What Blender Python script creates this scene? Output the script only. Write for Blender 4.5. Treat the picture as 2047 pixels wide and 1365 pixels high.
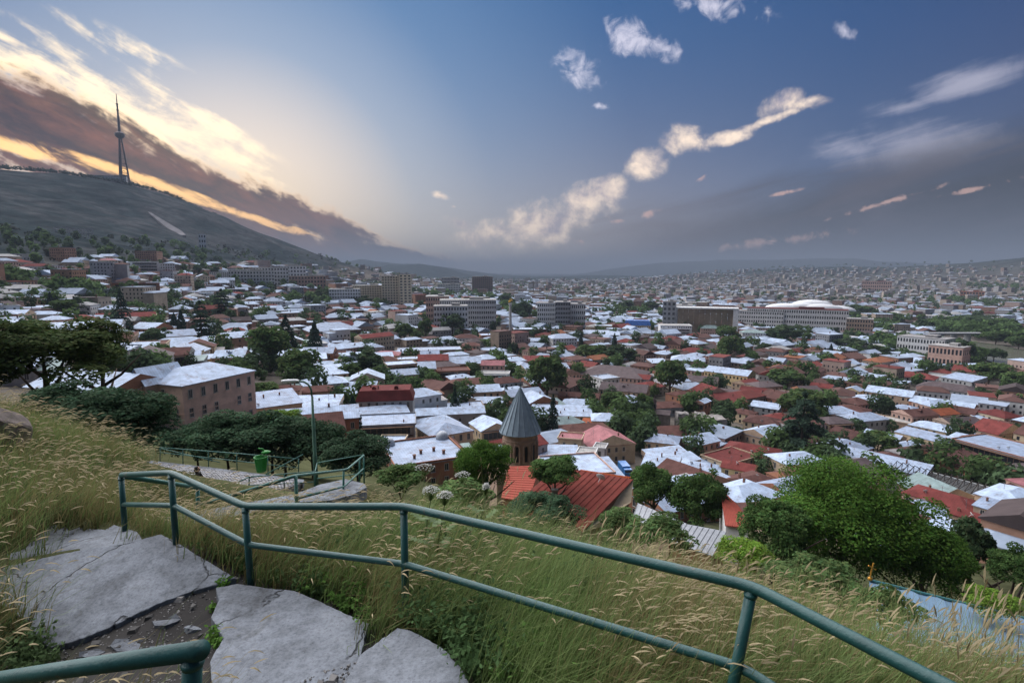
import bpy, bmesh, math, random
import numpy as np
from mathutils import Vector, Matrix

random.seed(7)
RNG = np.random.default_rng(11)
scene = bpy.context.scene
for o in list(bpy.data.objects):
    bpy.data.objects.remove(o)
COL = scene.collection

# ------------------------------------------------------------------ camera
PITCH = math.radians(7.26)
FPX, CX, CY = 1080.0, 1023.5, 682.5          # focal length / centre in photo pixels (2047 wide)
CZ = 80.0                                     # eye height above the old-town datum
cd = bpy.data.cameras.new('camera')
cam = bpy.data.objects.new('camera', cd)
COL.objects.link(cam)
cam.location = (0, 0, CZ)
cam.rotation_euler = (math.pi / 2 - PITCH, 0, 0)
cd.sensor_width = 36.0
cd.lens = 36.0 * FPX / 2047.0
cd.clip_start = 0.05
cd.clip_end = 60000
scene.camera = cam
scene.render.resolution_x, scene.render.resolution_y = 1024, 682

def ray(x, y):
    """world direction through a photo pixel, scaled so that the forward depth is 1"""
    r, u = (x - CX) / FPX, -(y - CY) / FPX
    c, s = math.cos(PITCH), math.sin(PITCH)
    return Vector((r, c + u * s, -s + u * c))
def P(x, y, d):
    return Vector((0, 0, CZ)) + ray(x, y) * d
def azel(x, y):
    d = ray(x, y)
    return math.degrees(math.atan2(d.x, d.y)), math.degrees(math.atan2(d.z, math.hypot(d.x, d.y)))
def lin(r, g, b, a=1.0):
    f = lambda c: (c / 255 / 12.92) if c / 255 <= 0.04045 else ((c / 255 + 0.055) / 1.055) ** 2.4
    return (f(r), f(g), f(b), a)

# ------------------------------------------------------------------ node expressions
class NX:
    """tiny wrapper that turns python arithmetic into shader maths nodes"""
    def __init__(s, nt, out): s.nt, s.out = nt, out
    def _m(s, op, *a, clamp=False):
        n = s.nt.nodes.new('ShaderNodeMath'); n.operation = op; n.use_clamp = clamp
        for i, v in enumerate((s,) + a):
            if isinstance(v, NX): s.nt.links.new(v.out, n.inputs[i])
            else: n.inputs[i].default_value = float(v)
        return NX(s.nt, n.outputs[0])
    def __add__(s, o): return s._m('ADD', o)
    __radd__ = __add__
    def __sub__(s, o): return s._m('SUBTRACT', o)
    def __rsub__(s, o): return (s * -1.0) + o
    def __mul__(s, o): return s._m('MULTIPLY', o)
    __rmul__ = __mul__
    def __truediv__(s, o): return s._m('DIVIDE', o)
    def max(s, o): return s._m('MAXIMUM', o)
    def min(s, o): return s._m('MINIMUM', o)
    def pow(s, o): return s._m('POWER', o)
    def abs(s): return s._m('ABSOLUTE')
    def clamp(s): return s._m('ADD', 0.0, clamp=True)
    def smooth(s, a, b):
        n = s.nt.nodes.new('ShaderNodeMapRange'); n.interpolation_type = 'SMOOTHSTEP'
        s.nt.links.new(s.out, n.inputs[0])
        n.inputs[1].default_value = a; n.inputs[2].default_value = b
        return NX(s.nt, n.outputs[0])
def nmix(nt, fac, a, b, blend='MIX'):
    n = nt.nodes.new('ShaderNodeMix'); n.data_type = 'RGBA'; n.blend_type = blend
    for i, v in ((0, fac), (6, a), (7, b)):
        if isinstance(v, NX): nt.links.new(v.out, n.inputs[i])
        elif hasattr(v, 'is_linked') or isinstance(v, bpy.types.NodeSocket): nt.links.new(v, n.inputs[i])
        elif i == 0: n.inputs[0].default_value = v
        else: n.inputs[i].default_value = v
    return n.outputs[2]
def nnoise(nt, vec, scale, detail=6, rough=0.55, dist=0.0):
    n = nt.nodes.new('ShaderNodeTexNoise')
    n.inputs['Scale'].default_value = scale; n.inputs['Detail'].default_value = detail
    n.inputs['Roughness'].default_value = rough; n.inputs['Distortion'].default_value = dist
    if vec is not None: nt.links.new(vec, n.inputs['Vector'])
    return NX(nt, n.outputs[0])
def nmap(nt, vec, loc=(0, 0, 0), rot=(0, 0, 0), sc=(1, 1, 1), kind='POINT'):
    n = nt.nodes.new('ShaderNodeMapping'); n.vector_type = kind
    n.inputs[1].default_value = loc; n.inputs[2].default_value = rot; n.inputs[3].default_value = sc
    nt.links.new(vec, n.inputs[0])
    return n.outputs[0]
def nramp(nt, fac, stops, interp='LINEAR'):
    n = nt.nodes.new('ShaderNodeValToRGB'); cr = n.color_ramp; cr.interpolation = interp
    while len(cr.elements) < len(stops): cr.elements.new(0.5)
    for e, (p, c) in zip(cr.elements, stops): e.position = p; e.color = c
    nt.links.new(fac.out if isinstance(fac, NX) else fac, n.inputs[0])
    return n.outputs[0]

# ------------------------------------------------------------------ sky, sun, exposure
SUN_AZ, SUN_EL = -36.0, 11.0                  # degrees; the sun stands low behind the hill with the mast
SKY = 0.1
world = bpy.data.worlds.new('World')
scene.world = world
world.use_nodes = True
def build_sky():
    nt = world.node_tree
    nt.nodes.clear()
    out = nt.nodes.new('ShaderNodeOutputWorld')
    bg = nt.nodes.new('ShaderNodeBackground')
    bg.inputs[1].default_value = SKY
    nt.links.new(bg.outputs[0], out.inputs[0])
    K = 1.0 / SKY
    def col(r, g, b, k=1.0):
        c = lin(r, g, b); return (c[0] * K * k, c[1] * K * k, c[2] * K * k, 1)
    tc = nt.nodes.new('ShaderNodeTexCoord')
    D = tc.outputs['Generated']
    sp = nt.nodes.new('ShaderNodeSeparateXYZ'); nt.links.new(D, sp.inputs[0])
    dx, dy, dz = (NX(nt, sp.outputs[i]) for i in range(3))
    az = dx._m('ARCTAN2', dy) * (18 / math.pi)             # tens of degrees, right positive
    el = dz.min(0.9999).max(-0.9999)._m('ARCSINE') * (18 / math.pi)
    cb = nt.nodes.new('ShaderNodeCombineXYZ')
    nt.links.new(az.out, cb.inputs[0]); nt.links.new(el.out, cb.inputs[1])
    V = cb.outputs[0]
    # cloud-deck coordinates (a flat layer seen in perspective)
    h = dz.max(0.0) + 0.12
    cb2 = nt.nodes.new('ShaderNodeCombineXYZ')
    nt.links.new((dx / h).out, cb2.inputs[0]); nt.links.new((dy / h).out, cb2.inputs[1])
    W = cb2.outputs[0]
    # clear sky
    sky = nt.nodes.new('ShaderNodeTexSky'); sky.sky_type = 'NISHITA'; sky.sun_disc = False
    sky.sun_elevation = math.radians(SUN_EL); sky.sun_rotation = math.radians(SUN_AZ)
    sky.altitude = 500; sky.dust_density = 2.0
    a, e = math.radians(SUN_AZ), math.radians(SUN_EL)
    S = (math.sin(a) * math.cos(e), math.cos(a) * math.cos(e), math.sin(e))
    dot = dx * S[0] + dy * S[1] + dz * S[2]
    gam = dot.min(0.9999).max(-0.9999)._m('ARCCOSINE') * (1 / math.pi)      # 0..1 = 0..180 degrees
    a, e = math.radians(-25), math.radians(4.5)             # centre of the afterglow
    S = (math.sin(a) * math.cos(e), math.cos(a) * math.cos(e), math.sin(e))
    glow = (dx * S[0] + dy * S[1] + dz * S[2]).min(0.9999).max(-0.9999)._m('ARCCOSINE') * (1 / math.pi)
    ramp = nramp(nt, glow, [(0.0, lin(236, 214, 184)), (0.04, lin(198, 190, 186)), (0.085, lin(116, 138, 166)), (0.13, lin(64, 104, 146)),
                            (0.21, lin(10, 70, 120)), (0.37, lin(0, 46, 94)), (0.6, lin(0, 40, 78)), (1.0, lin(8, 40, 74))])
    rs = nmix(nt, 1.0, ramp, (K, K, K, 1), 'MULTIPLY')
    rn = nt.nodes[-1]
    for n in nt.nodes:
        if n.type == 'MIX': n.clamp_result = False; n.clamp_factor = True
    base = nmix(nt, 0.985, sky.outputs[0], rs)
    hz = (el * -1.0 / 0.80)._m('EXPONENT').min(1.0)
    warm = nramp(nt, gam, [(0.0, lin(250, 214, 160)), (0.14, lin(222, 200, 164)), (0.24, lin(190, 172, 146)), (0.36, lin(120, 120, 124)), (0.6, lin(70, 84, 106)), (1.0, lin(58, 76, 104))])
    warmk = nmix(nt, 1.0, warm, (K, K, K, 1), 'MULTIPLY')
    c = nmix(nt, hz * 0.80, base, warmk)
    # --- helpers for cloud shapes: soft ellipses in azimuth/elevation, given by photo pixels
    def ell(px, py, rl, rw, ang):
        """centre, half length, half width in photo pixels, image angle (degrees, clockwise down)"""
        ca, ce = azel(px, py)
        t = math.radians(ang)
        a1 = azel(px + rl * math.cos(t), py + rl * math.sin(t)); a2 = azel(px + rw * math.sin(t), py - rw * math.cos(t))
        v1 = (a1[0] - ca, a1[1] - ce); v2 = (a2[0] - ca, a2[1] - ce)
        L1, L2 = math.hypot(*v1) / 10, math.hypot(*v2) / 10
        m = nmap(nt, V, (ca / 10, ce / 10, 0), (0, 0, math.atan2(v1[1], v1[0])), (L1, L2, 1), 'TEXTURE')
        g = nt.nodes.new('ShaderNodeTexGradient'); g.gradient_type = 'SPHERICAL'
        nt.links.new(m, g.inputs[0])
        return NX(nt, g.outputs[1])
    def shapes(lst):
        r = None
        for s in lst:
            e_ = ell(*s[:5]) * (s[5] if len(s) > 5 else 1.0)
            r = e_ if r is None else r.max(e_)
        return r, r.smooth(0.0, 0.30)
    puff = nnoise(nt, V, 2.2, 9, 0.60, 0.25)
    fine = nnoise(nt, V, 6.0, 8, 0.62, 0.5)
    deck = nnoise(nt, nmap(nt, W, sc=(1.0, 0.55, 1), rot=(0, 0, 0.5)), 1.3, 9, 0.6, 0.6)
    sA = nmap(nt, V, rot=(0, 0, math.radians(24)), sc=(1, 1, 1))
    streakA = nnoise(nt, nmap(nt, sA, sc=(0.55, 2.4, 1)), 1.6, 10, 0.62, 0.35)
    sC = nmap(nt, V, rot=(0, 0, math.radians(-13)))
    streakC = nnoise(nt, nmap(nt, sC, sc=(0.3, 2.0, 1)), 1.5, 9, 0.6, 0.5)
    # thin cirrus all over the upper sky
    ci = (deck.smooth(0.56, 0.80) * el.smooth(1.0, 3.0)) * 0.06
    c = nmix(nt, ci, c, col(190, 190, 205))
    # fine feathered wisps high on the right
    m, g = shapes([(1160, 140, 75, 50, 25), (1255, 75, 75, 55, 20), (1325, 98, 55, 32, 20), (1430, 12, 150, 42, 8), (1200, 213, 30, 14, 5), (1690, 62, 40, 26, 35, .7)])
    c = nmix(nt, (m * 1.05 + (fine - 0.55) * 2.6 + (puff - .5) * 1.2).smooth(0.15, 1.15) * g * 0.62, c, col(215, 210, 222))
    # long veils on the right
    m, g = shapes([(1830, 285, 330, 75, -7), (1930, 165, 190, 50, -14), (1800, 215, 130, 30, -10, .6), (2250, 230, 330, 110, -10), (1700, 300, 180, 55, -3)])
    c = nmix(nt, (m * 1.5 + (streakC - 0.5) * 4.0 + (fine - .5) * .8).smooth(0.25, 1.6) * g * 0.58, c, col(172, 170, 184))
    # grey-violet bank low in the north-east
    top = az.max(-4.0) * 0.19 + 0.32
    lowR = (top - el + (streakC - 0.5) * 0.9) .smooth(-0.25, 0.45) * az.smooth(-0.5, 1.8)
    bankc = nramp(nt, (az * 0.1 + 0.5), [(0.3, (lin(146, 112, 88))), (0.5, lin(88, 62, 48)), (0.75, lin(28, 26, 30)), (1.0, lin(4, 12, 20))])
    bankk = nmix(nt, 1.0, bankc, (K, K, K, 1), 'MULTIPLY')
    c = nmix(nt, lowR * 0.90, c, bankk)
    c = nmix(nt, lowR * (streakC * .6 + deck * .4).smooth(.46, .66) * el.smooth(.1, .5) * .55, c, nmix(nt, az.smooth(-1.0, 3.5), col(136, 108, 92), col(74, 70, 80)))
    # lit rims in that bank
    m, g = shapes([(1770, 405, 170, 9, -17, .9), (1560, 482, 190, 18, -8, .7), (1960, 375, 110, 8, -13, .8), (1160, 482, 26, 9, 14, .8), (1290, 430, 46, 12, -24, .7), (1400, 357, 26, 9, -40, .8), (1575, 384, 46, 6, -12, .8), (1240, 440, 30, 8, -10, .7)])
    c = nmix(nt, (m * 1.5 + (fine - 0.5) * 4.5 + (puff - .5) * 1.5).smooth(0.45, 1.4) * g * 0.6, c, col(205, 165, 150))
    # cumulus chain
    m, g = shapes([(1095, 446, 190, 74, -22, 1.0), (985, 466, 110, 40, -10, .85), (1160, 400, 95, 45, -15), (1215, 378, 70, 40, -10), (1290, 330, 66, 44, -25), (1375, 283, 76, 44, 5), (1440, 280, 90, 20, -12), (1530, 243, 110, 16, -22), (1560, 205, 85, 36, -25), (1610, 205, 90, 20, -10, .7), (925, 447, 52, 22, 15, .75), (880, 391, 34, 12, 15, .8), (908, 413, 18, 7, 0, .7)])
    cumA = (m * 1.9 + (puff - 0.5) * 3.4 + (fine - 0.5) * 1.5)
    shade = nnoise(nt, nmap(nt, V, loc=(0.05, -0.10, 0)), 2.2, 9, 0.6, 0.25)
    lit = ((puff - shade) * 4.5 + 0.62 + (fine - .5) * .5).clamp()
    cumc = nmix(nt, lit, col(150, 142, 150), col(236, 214, 192))
    c = nmix(nt, cumA.smooth(0.25, 1.65) * g * 0.92, c, cumc)
    # bright veil round the hidden sun
    m, g = shapes([(300, 255, 380, 120, 27, 1.0), (90, 130, 170, 34, 27, .9), (10, 75, 110, 22, 25, .9), (420, 250, 120, 50, 35, .8), (250, 90, 210, 30, 24, .5), (0, 120, 200, 90, 20, .8)])
    c = nmix(nt, (m * 1.5 + (streakA - 0.5) * 4.2 + (fine - .5) * 1.2).smooth(0.30, 1.4) * g * 0.80, c, col(255, 230, 190, 1.15))
    # dark bank sliding down to the right behind the hill
    m, g = shapes([(-80, 200, 400, 130, 16, 1.0), (150, 280, 400, 115, 22, 1.0), (420, 385, 380, 84, 22, 1.0), (620, 440, 280, 52, 17, 1.0), (740, 508, 270, 46, 9, 1.0), (640, 560, 380, 70, 6, 1.0), (560, 490, 420, 90, 17, 1.0), (-420, 130, 460, 150, 8, .9), (70, 335, 300, 48, 14, .85)])
    dA = (m * 2.7 + (streakA - 0.5) * 4.6 + (fine - .5) * 1.6)
    depth = dA.smooth(0.45, 1.5) * g
    warmth = (dot - 0.80).max(0.0) * 4.2
    dark = nmix(nt, warmth.clamp(), col(34, 30, 36), col(46, 26, 24))
    lump = nnoise(nt, nmap(nt, sA, sc=(0.5, 1.5, 1)), 5.0, 8, 0.66, 0.5)
    dark = nmix(nt, ((streakA - 0.5) * 2.6 + (lump - .5) * 2.6 + 0.55).clamp(), nmix(nt, warmth.clamp(), col(58, 50, 54), col(122, 74, 52)), dark)
    edge = nmix(nt, dA.smooth(0.6, 1.35), col(246, 196, 140), dark)
    c = nmix(nt, depth * 0.94, c, edge)
    # glowing gap along the ridge
    m, g = shapes([(330, 375, 210, 15, 19, 1.0), (520, 440, 230, 13, 17, .9), (60, 305, 150, 22, 17, 1.0), (200, 330, 130, 12, 20, .8)])
    c = nmix(nt, (m * 1.4 + (streakA - 0.5) * 3.0 + (lump - .5) * 5.0).smooth(0.3, 1.4) * g * 0.85, c, col(255, 200, 128, 1.3))
    for n in nt.nodes:
        if n.type == 'MIX': n.clamp_result = False
    nt.links.new(c, bg.inputs[0])
build_sky()
world.cycles.sampling_method = 'MANUAL'
world.cycles.sample_map_resolution = 512

sl = bpy.data.lights.new('sun', 'SUN')
sun = bpy.data.objects.new('sun', sl)
COL.objects.link(sun)
sl.energy = 4.8
sl.angle = math.radians(110)
sl.color = (1.0, 0.97, 0.96)
_a, _e = math.radians(SUN_AZ), math.radians(SUN_EL + 29)
_d = Vector((math.sin(_a) * math.cos(_e), math.cos(_a) * math.cos(_e), math.sin(_e)))
sun.rotation_euler = _d.to_track_quat('Z', 'Y').to_euler()
sun.location = (-60, 80, CZ + 60)

scene.view_settings.view_transform = 'Standard'
scene.view_settings.look = 'None'
scene.view_settings.exposure = 0.82
scene.view_settings.gamma = 1.0
scene.view_settings.use_curve_mapping = False
cy = scene.cycles
cy.use_denoising = True
cy.max_bounces = 6; cy.diffuse_bounces = 3; cy.glossy_bounces = 3; cy.transmission_bounces = 4
cy.transparent_max_bounces = 8; cy.volume_bounces = 1
cy.caustics_reflective = False; cy.caustics_refractive = False

# ------------------------------------------------------------------ mesh + object helpers
class MB:
    """collects faces (with material slots) and builds ONE mesh"""
    def __init__(s): s.v, s.f, s.m = [], [], []
    def add(s, vs, fs, mi=0):
        b = len(s.v); s.v.extend([tuple(p) for p in vs])
        s.f.extend([tuple(b + i for i in f) for f in fs]); s.m.extend([mi] * len(fs))
    def quad(s, a, b, c, d, mi=0): s.add([a, b, c, d], [(0, 1, 2, 3)], mi)
    def poly(s, pts, mi=0): s.add(pts, [tuple(range(len(pts)))], mi)
    def box(s, c, size, mi=0, rz=0.0):
        x, y, z = size[0] / 2, size[1] / 2, size[2] / 2
        cs, sn = math.cos(rz), math.sin(rz)
        vs = []
        for dz in (-z, z):
            for dx, dy in ((-x, -y), (x, -y), (x, y), (-x, y)):
                vs.append((c[0] + dx * cs - dy * sn, c[1] + dx * sn + dy * cs, c[2] + dz))
        s.add(vs, [(3, 2, 1, 0), (4, 5, 6, 7), (0, 1, 5, 4), (1, 2, 6, 5), (2, 3, 7, 6), (3, 0, 4, 7)], mi)
    def prism(s, poly, z0, z1, mi=0):
        n = len(poly)
        vs = [(p[0], p[1], z0) for p in poly] + [(p[0], p[1], z1) for p in poly]
        s.add(vs, [tuple(range(n))[::-1], tuple(range(n, 2 * n))] + [(i, (i + 1) % n, n + (i + 1) % n, n + i) for i in range(n)], mi)
    def solid(s, top, th, mi=0):
        """sheet polygon (any plane) given a thickness straight down"""
        n = len(top)
        vs = [tuple(p) for p in top] + [(p[0], p[1], p[2] - th) for p in top]
        s.add(vs, [tuple(range(n)), tuple(range(n, 2 * n))[::-1]] + [((i + 1) % n, i, n + i, n + (i + 1) % n) for i in range(n)], mi)
    def tube(s, pts, r, seg=10, mi=0, caps=True):
        pts = [Vector(p) for p in pts]; n = len(pts)
        rs = r if isinstance(r, (list, tuple)) else [r] * n
        T = []
        for i in range(n):
            a = (pts[i] - pts[i - 1]).normalized() if i else (pts[1] - pts[0]).normalized()
            b = (pts[i + 1] - pts[i]).normalized() if i < n - 1 else a
            t = a + b
            T.append((t.normalized() if t.length > 1e-6 else a, max(0.4, math.sqrt((1 + a.dot(b)) / 2))))
        up = Vector((0, 0, 1)) if abs(T[0][0].z) < 0.9 else Vector((1, 0, 0))
        N = T[0][0].cross(up).normalized()
        vs = []
        for i in range(n):
            t, m = T[i]
            N = (N - t * N.dot(t)).normalized(); B = t.cross(N)
            for k in range(seg):
                a = 2 * math.pi * k / seg
                vs.append(pts[i] + (N * math.cos(a) + B * math.sin(a)) * rs[i])
        fs = []
        for i in range(n - 1):
            for k in range(seg):
                k2 = (k + 1) % seg
                fs.append((i * seg + k, i * seg + k2, (i + 1) * seg + k2, (i + 1) * seg + k))
        if caps:
            fs.append(tuple(range(seg))[::-1]); fs.append(tuple((n - 1) * seg + k for k in range(seg)))
        s.add(vs, fs, mi)
    def lathe(s, prof, c=(0, 0, 0), seg=20, mi=0):
        n = len(prof); vs = []
        for r, z in prof:
            for k in range(seg):
                a = 2 * math.pi * k / seg
                vs.append((c[0] + r * math.cos(a), c[1] + r * math.sin(a), c[2] + z))
        fs = [(i * seg + k, i * seg + (k + 1) % seg, (i + 1) * seg + (k + 1) % seg, (i + 1) * seg + k) for i in range(n - 1) for k in range(seg)]
        fs.append(tuple(range(seg))[::-1]); fs.append(tuple((n - 1) * seg + k for k in range(seg)))
        s.add(vs, fs, mi)
    def mesh(s, name, mats, smooth=False, autosmooth=None):
        me = bpy.data.meshes.new(name)
        me.from_pydata(s.v, [], s.f)
        for m in (mats if isinstance(mats, (list, tuple)) else [mats]): me.materials.append(m)
        if len(set(s.m)) > 1: me.polygons.foreach_set('material_index', s.m)
        if smooth: me.polygons.foreach_set('use_smooth', [True] * len(me.polygons))
        me.update()
        return me
def np_mesh(name, verts, faces, mats, col=None, smooth=False):
    """fast build from numpy; faces is an (n,k) array"""
    me = bpy.data.meshes.new(name)
    verts = np.asarray(verts, np.float32); faces = np.asarray(faces, np.int32)
    n, k = faces.shape
    me.vertices.add(len(verts)); me.vertices.foreach_set('co', verts.ravel())
    me.loops.add(n * k); me.loops.foreach_set('vertex_index', faces.ravel())
    me.polygons.add(n); me.polygons.foreach_set('loop_start', np.arange(0, n * k, k, dtype=np.int32))
    me.polygons.foreach_set('use_smooth', np.full(n, bool(smooth)))
    me.update(calc_edges=True)
    if col is not None:
        at = me.color_attributes.new('Col', 'FLOAT_COLOR', 'POINT')
        c = np.ones((len(verts), 4), np.float32); c[:, :3] = col
        at.data.foreach_set('color', c.ravel())
    for m in (mats if isinstance(mats, (list, tuple)) else [mats]): me.materials.append(m)
    return me
def ob(name, data, parent=None, loc=None, rz=None, scale=None, **props):
    o = bpy.data.objects.new(name, data)
    COL.objects.link(o)
    if parent: o.parent = parent
    if loc is not None: o.location = loc
    if rz is not None: o.rotation_euler = (0, 0, rz)
    if scale is not None: o.scale = scale
    for k, v in props.items(): o[k] = v
    return o
def thing(name, label, cat, loc=(0, 0, 0), rz=0.0, group=None, data=None):
    o = ob(name, data, None, loc, rz, label=label, category=cat)
    if group: o['group'] = group
    return o
def copy_tree(o, parent=None):
    c = o.copy(); COL.objects.link(c)
    if parent: c.parent = parent
    for ch in o.children: copy_tree(ch, c)
    return c

# ------------------------------------------------------------------ materials
MATS = {}
def mat(name, color, rough=0.8, metal=0.0, var=0.25, vscale=2.0, bump=0.0, bscale=20.0, stain=0.0, stain_col=(0.05, 0.04, 0.035, 1), stain_rng=(0.56, 0.74), rnd=0.0, spec=0.3, attr=False, seams=None, coord='Object', transl=0.0, big=0.0):
    if name in MATS: return MATS[name]
    m = bpy.data.materials.new(name); m.use_nodes = True
    nt = m.node_tree; b = nt.nodes['Principled BSDF']
    tc = nt.nodes.new('ShaderNodeTexCoord'); vec = tc.outputs[coord]
    if attr:
        a = nt.nodes.new('ShaderNodeVertexColor'); a.layer_name = 'Col'; c = a.outputs[0]
    else:
        c = nt.nodes.new('ShaderNodeRGB'); c.outputs[0].default_value = tuple(color[:3]) + (1,); c = c.outputs[0]
    n1 = nnoise(nt, vec, vscale, 5, 0.6)
    if var: c = nmix(nt, 1.0, c, nramp(nt, n1, [(0.25, (1 - var, 1 - var, 1 - var, 1)), (0.75, (1 + var, 1 + var, 1 + var, 1))]), 'MULTIPLY')
    if big:
        c = nmix(nt, 1.0, c, nramp(nt, nnoise(nt, nmap(nt, vec, sc=(.6, .6, 2.2)), 0.035, 9, 0.72, 0.4), [(0.32, (1 - big, 1 - big, 1 - big, 1)), (0.68, (1 + big, 1 + big, 1 + big, 1))]), 'MULTIPLY')
    if rnd:
        oi = nt.nodes.new('ShaderNodeObjectInfo')
        r = NX(nt, oi.outputs['Random'])
        c = nmix(nt, 1.0, c, nramp(nt, r, [(0, (1 - rnd, 1 - rnd, 1 - rnd * .9, 1)), (1, (1 + rnd, 1 + rnd, 1 + rnd * .9, 1))]), 'MULTIPLY')
    if stain:
        n2 = nnoise(nt, vec, vscale * 0.6 + 0.3, 7, 0.7, 0.5)
        c = nmix(nt, n2.smooth(*stain_rng) * stain, c, stain_col)
    if seams:                                     # ribs of folded sheet metal, drawn as dark stripes in the colour
        w = nt.nodes.new('ShaderNodeTexWave'); w.wave_type = 'BANDS'; w.bands_direction = seams[0]
        w.wave_profile = 'SAW'; w.inputs['Scale'].default_value = seams[1]; w.inputs['Distortion'].default_value = 0.0
        nt.links.new(vec, w.inputs[0])
        sv = NX(nt, w.outputs[1]).smooth(0.86, 0.97)
        c = nmix(nt, sv * seams[2], c, (0.02, 0.02, 0.022, 1))
    nt.links.new(c, b.inputs['Base Color'])
    b.inputs['Roughness'].default_value = rough; b.inputs['Metallic'].default_value = metal
    b.inputs['Specular IOR Level'].default_value = spec
    if transl:
        b.inputs['Subsurface Weight'].default_value = 0.0
        tr = nt.nodes.new('ShaderNodeBsdfTranslucent'); nt.links.new(c, tr.inputs[0])
        mx = nt.nodes.new('ShaderNodeMixShader'); mx.inputs[0].default_value = transl
        nt.links.new(b.outputs[0], mx.inputs[1]); nt.links.new(tr.outputs[0], mx.inputs[2])
        nt.links.new(mx.outputs[0], nt.nodes['Material Output'].inputs[0])
    if bump:
        bp = nt.nodes.new('ShaderNodeBump'); bp.inputs['Strength'].default_value = bump; bp.inputs['Distance'].default_value = 0.02
        nt.links.new(nnoise(nt, vec, bscale, 6, 0.65).out, bp.inputs['Height'])
        nt.links.new(bp.outputs[0], b.inputs['Normal'])
    for n in nt.nodes:
        if n.type == 'MIX': n.clamp_result = False
    MATS[name] = m
    return m

# ------------------------------------------------------------------ terrain height
def proj(pts):
    """world points -> photo pixels + depth"""
    p = np.asarray(pts, float) - np.array([0, 0, CZ]); c, s = math.cos(PITCH), math.sin(PITCH)
    d = p[:, 1] * c - p[:, 2] * s; u = p[:, 1] * s + p[:, 2] * c
    return np.stack([CX + FPX * p[:, 0] / d, CY - FPX * u / d, d], 1)
def inpoly(x, y, poly):
    r = np.zeros(len(x), bool); n = len(poly)
    for i in range(n):
        x1, y1 = poly[i]; x2, y2 = poly[(i + 1) % n]
        k = (y1 > y) != (y2 > y)
        r ^= k & (x < (x2 - x1) * (y - y1) / ((y2 - y1) + 1e-12) + x1)
    return r
def plane3(a, b, c):
    a, b, c = P(*a), P(*b), P(*c); n = (b - a).cross(c - a).normalized()
    return a, n
def onplane(px, py, pl):
    d = ray(px, py); o = Vector((0, 0, CZ))
    return o + d * ((pl[0] - o).dot(pl[1]) / d.dot(pl[1]))
SLABS = [
    ([(103, 1044), (160, 1051), (210, 1056), (228, 1046), (273, 1059), (284, 1075), (250, 1084), (170, 1096), (92, 1112), (40, 1122), (-30, 1140), (-60, 1120), (40, 1098)], ((250, 1058, 6.5), (40, 1111, 6.0), (160, 1100, 5.95)), -0.015),
    ([(-60, 1150), (40, 1125), (160, 1099), (250, 1087), (322, 1067), (359, 1087), (410, 1118), (471, 1154), (425, 1169), (370, 1186), (313, 1207), (262, 1232), (210, 1257), (150, 1280), (103, 1293), (61, 1269), (55, 1242), (30, 1225), (0, 1208), (-60, 1190)], ((352, 1085, 5.67), (502, 1176, 5.05), (100, 1150, 5.35)), 0.0),
    ([(432, 1180), (474, 1172), (502, 1176), (545, 1182), (588, 1186), (646, 1210), (682, 1228), (738, 1252), (722, 1312), (712, 1352), (694, 1400), (430, 1420), (420, 1330), (447, 1281), (422, 1239), (438, 1205)], ((502, 1180, 4.95), (731, 1254, 4.42), (430, 1330, 4.02)), 0.03),
    ([(795, 1268), (822, 1274), (859, 1293), (892, 1315), (925, 1354), (960, 1430), (640, 1430), (690, 1378), (722, 1322)], ((795, 1268, 4.2), (925, 1354, 3.62), (690, 1380, 3.6)), 0.06)]
CTRL = []
def cp(x, y, d): CTRL.append(tuple(P(x, y, d)))
def cw(x, y, z): CTRL.append((x, y, CZ + z))
# stairs and the bank beside them
for _p in ((250, 1058, 6.5), (352, 1085, 5.67), (502, 1176, 5.05), (810, 1250, 4.55)):
    _q = P(*_p); CTRL.append((_q.x, _q.y, _q.z - 0.05))
for _k, _l in ((1, ((60, 1230), (200, 1150), (330, 1240), (250, 1275), (400, 1225), (380, 1290), (300, 1330), (150, 1325), (60, 1300), (440, 1165))), (2, ((560, 1300), (435, 1260), (425, 1360), (740, 1280))), (3, ((760, 1330), (900, 1380)))):
    for _x, _y in _l:
        _q = onplane(_x, _y, plane3(*SLABS[_k][1])); CTRL.append((_q.x, _q.y, _q.z - 0.035))
cw(1.2, 2.7, -2.62); cw(2.4, 2.2, -2.35); cw(0.2, 2.6, -2.8); cw(0, 0, -1.9); cw(-1.2, 2.2, -2.7); cw(-3, 1.2, -2.4); cw(3, 0, -1.7); cw(0, -6, -1.2); cw(-6, -3, -1.2); cw(6, -3, -1.2)
cp(0, 1120, 5.6); cp(120, 1045, 6.6); cp(30, 960, 8.2); cp(0, 860, 10.5); cp(-250, 840, 10.0); cp(120, 890, 12.5); cp(235, 925, 13.0); cp(-100, 770, 16)
cp(420, 1090, 8.2); cp(600, 1075, 8.6); cp(680, 1100, 7.2); cp(780, 1060, 7.6); cp(1000, 1140, 6.2); cp(1200, 1205, 5.2); cp(1450, 1310, 4.1); cp(1800, 1450, 3.4); cp(2100, 1490, 3.6)
cp(400, 1090, 11.0); cp(560, 1080, 12.5); cp(650, 1025, 15); cp(720, 992, 18)
cp(900, 1110, 9.5); cp(1150, 1205, 8.5); cp(1400, 1320, 7.5); cp(1700, 1440, 7.0); cp(2000, 1540, 7.0)
cp(760, 1020, 17); cp(900, 1090, 18); cp(1100, 1180, 17); cp(1400, 1310, 16); cp(1800, 1450, 15)
# cobbled path and the ground about it
cp(320, 937, 35); cp(480, 955, 31); cp(600, 968, 30); cp(390, 1010, 23.5); cp(500, 1015, 22.5); cp(640, 995, 24); cp(290, 1000, 22)
cp(250, 930, 40); cp(500, 950, 44); cp(700, 960, 42); cp(100, 880, 45); cp(-150, 800, 48)
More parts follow.
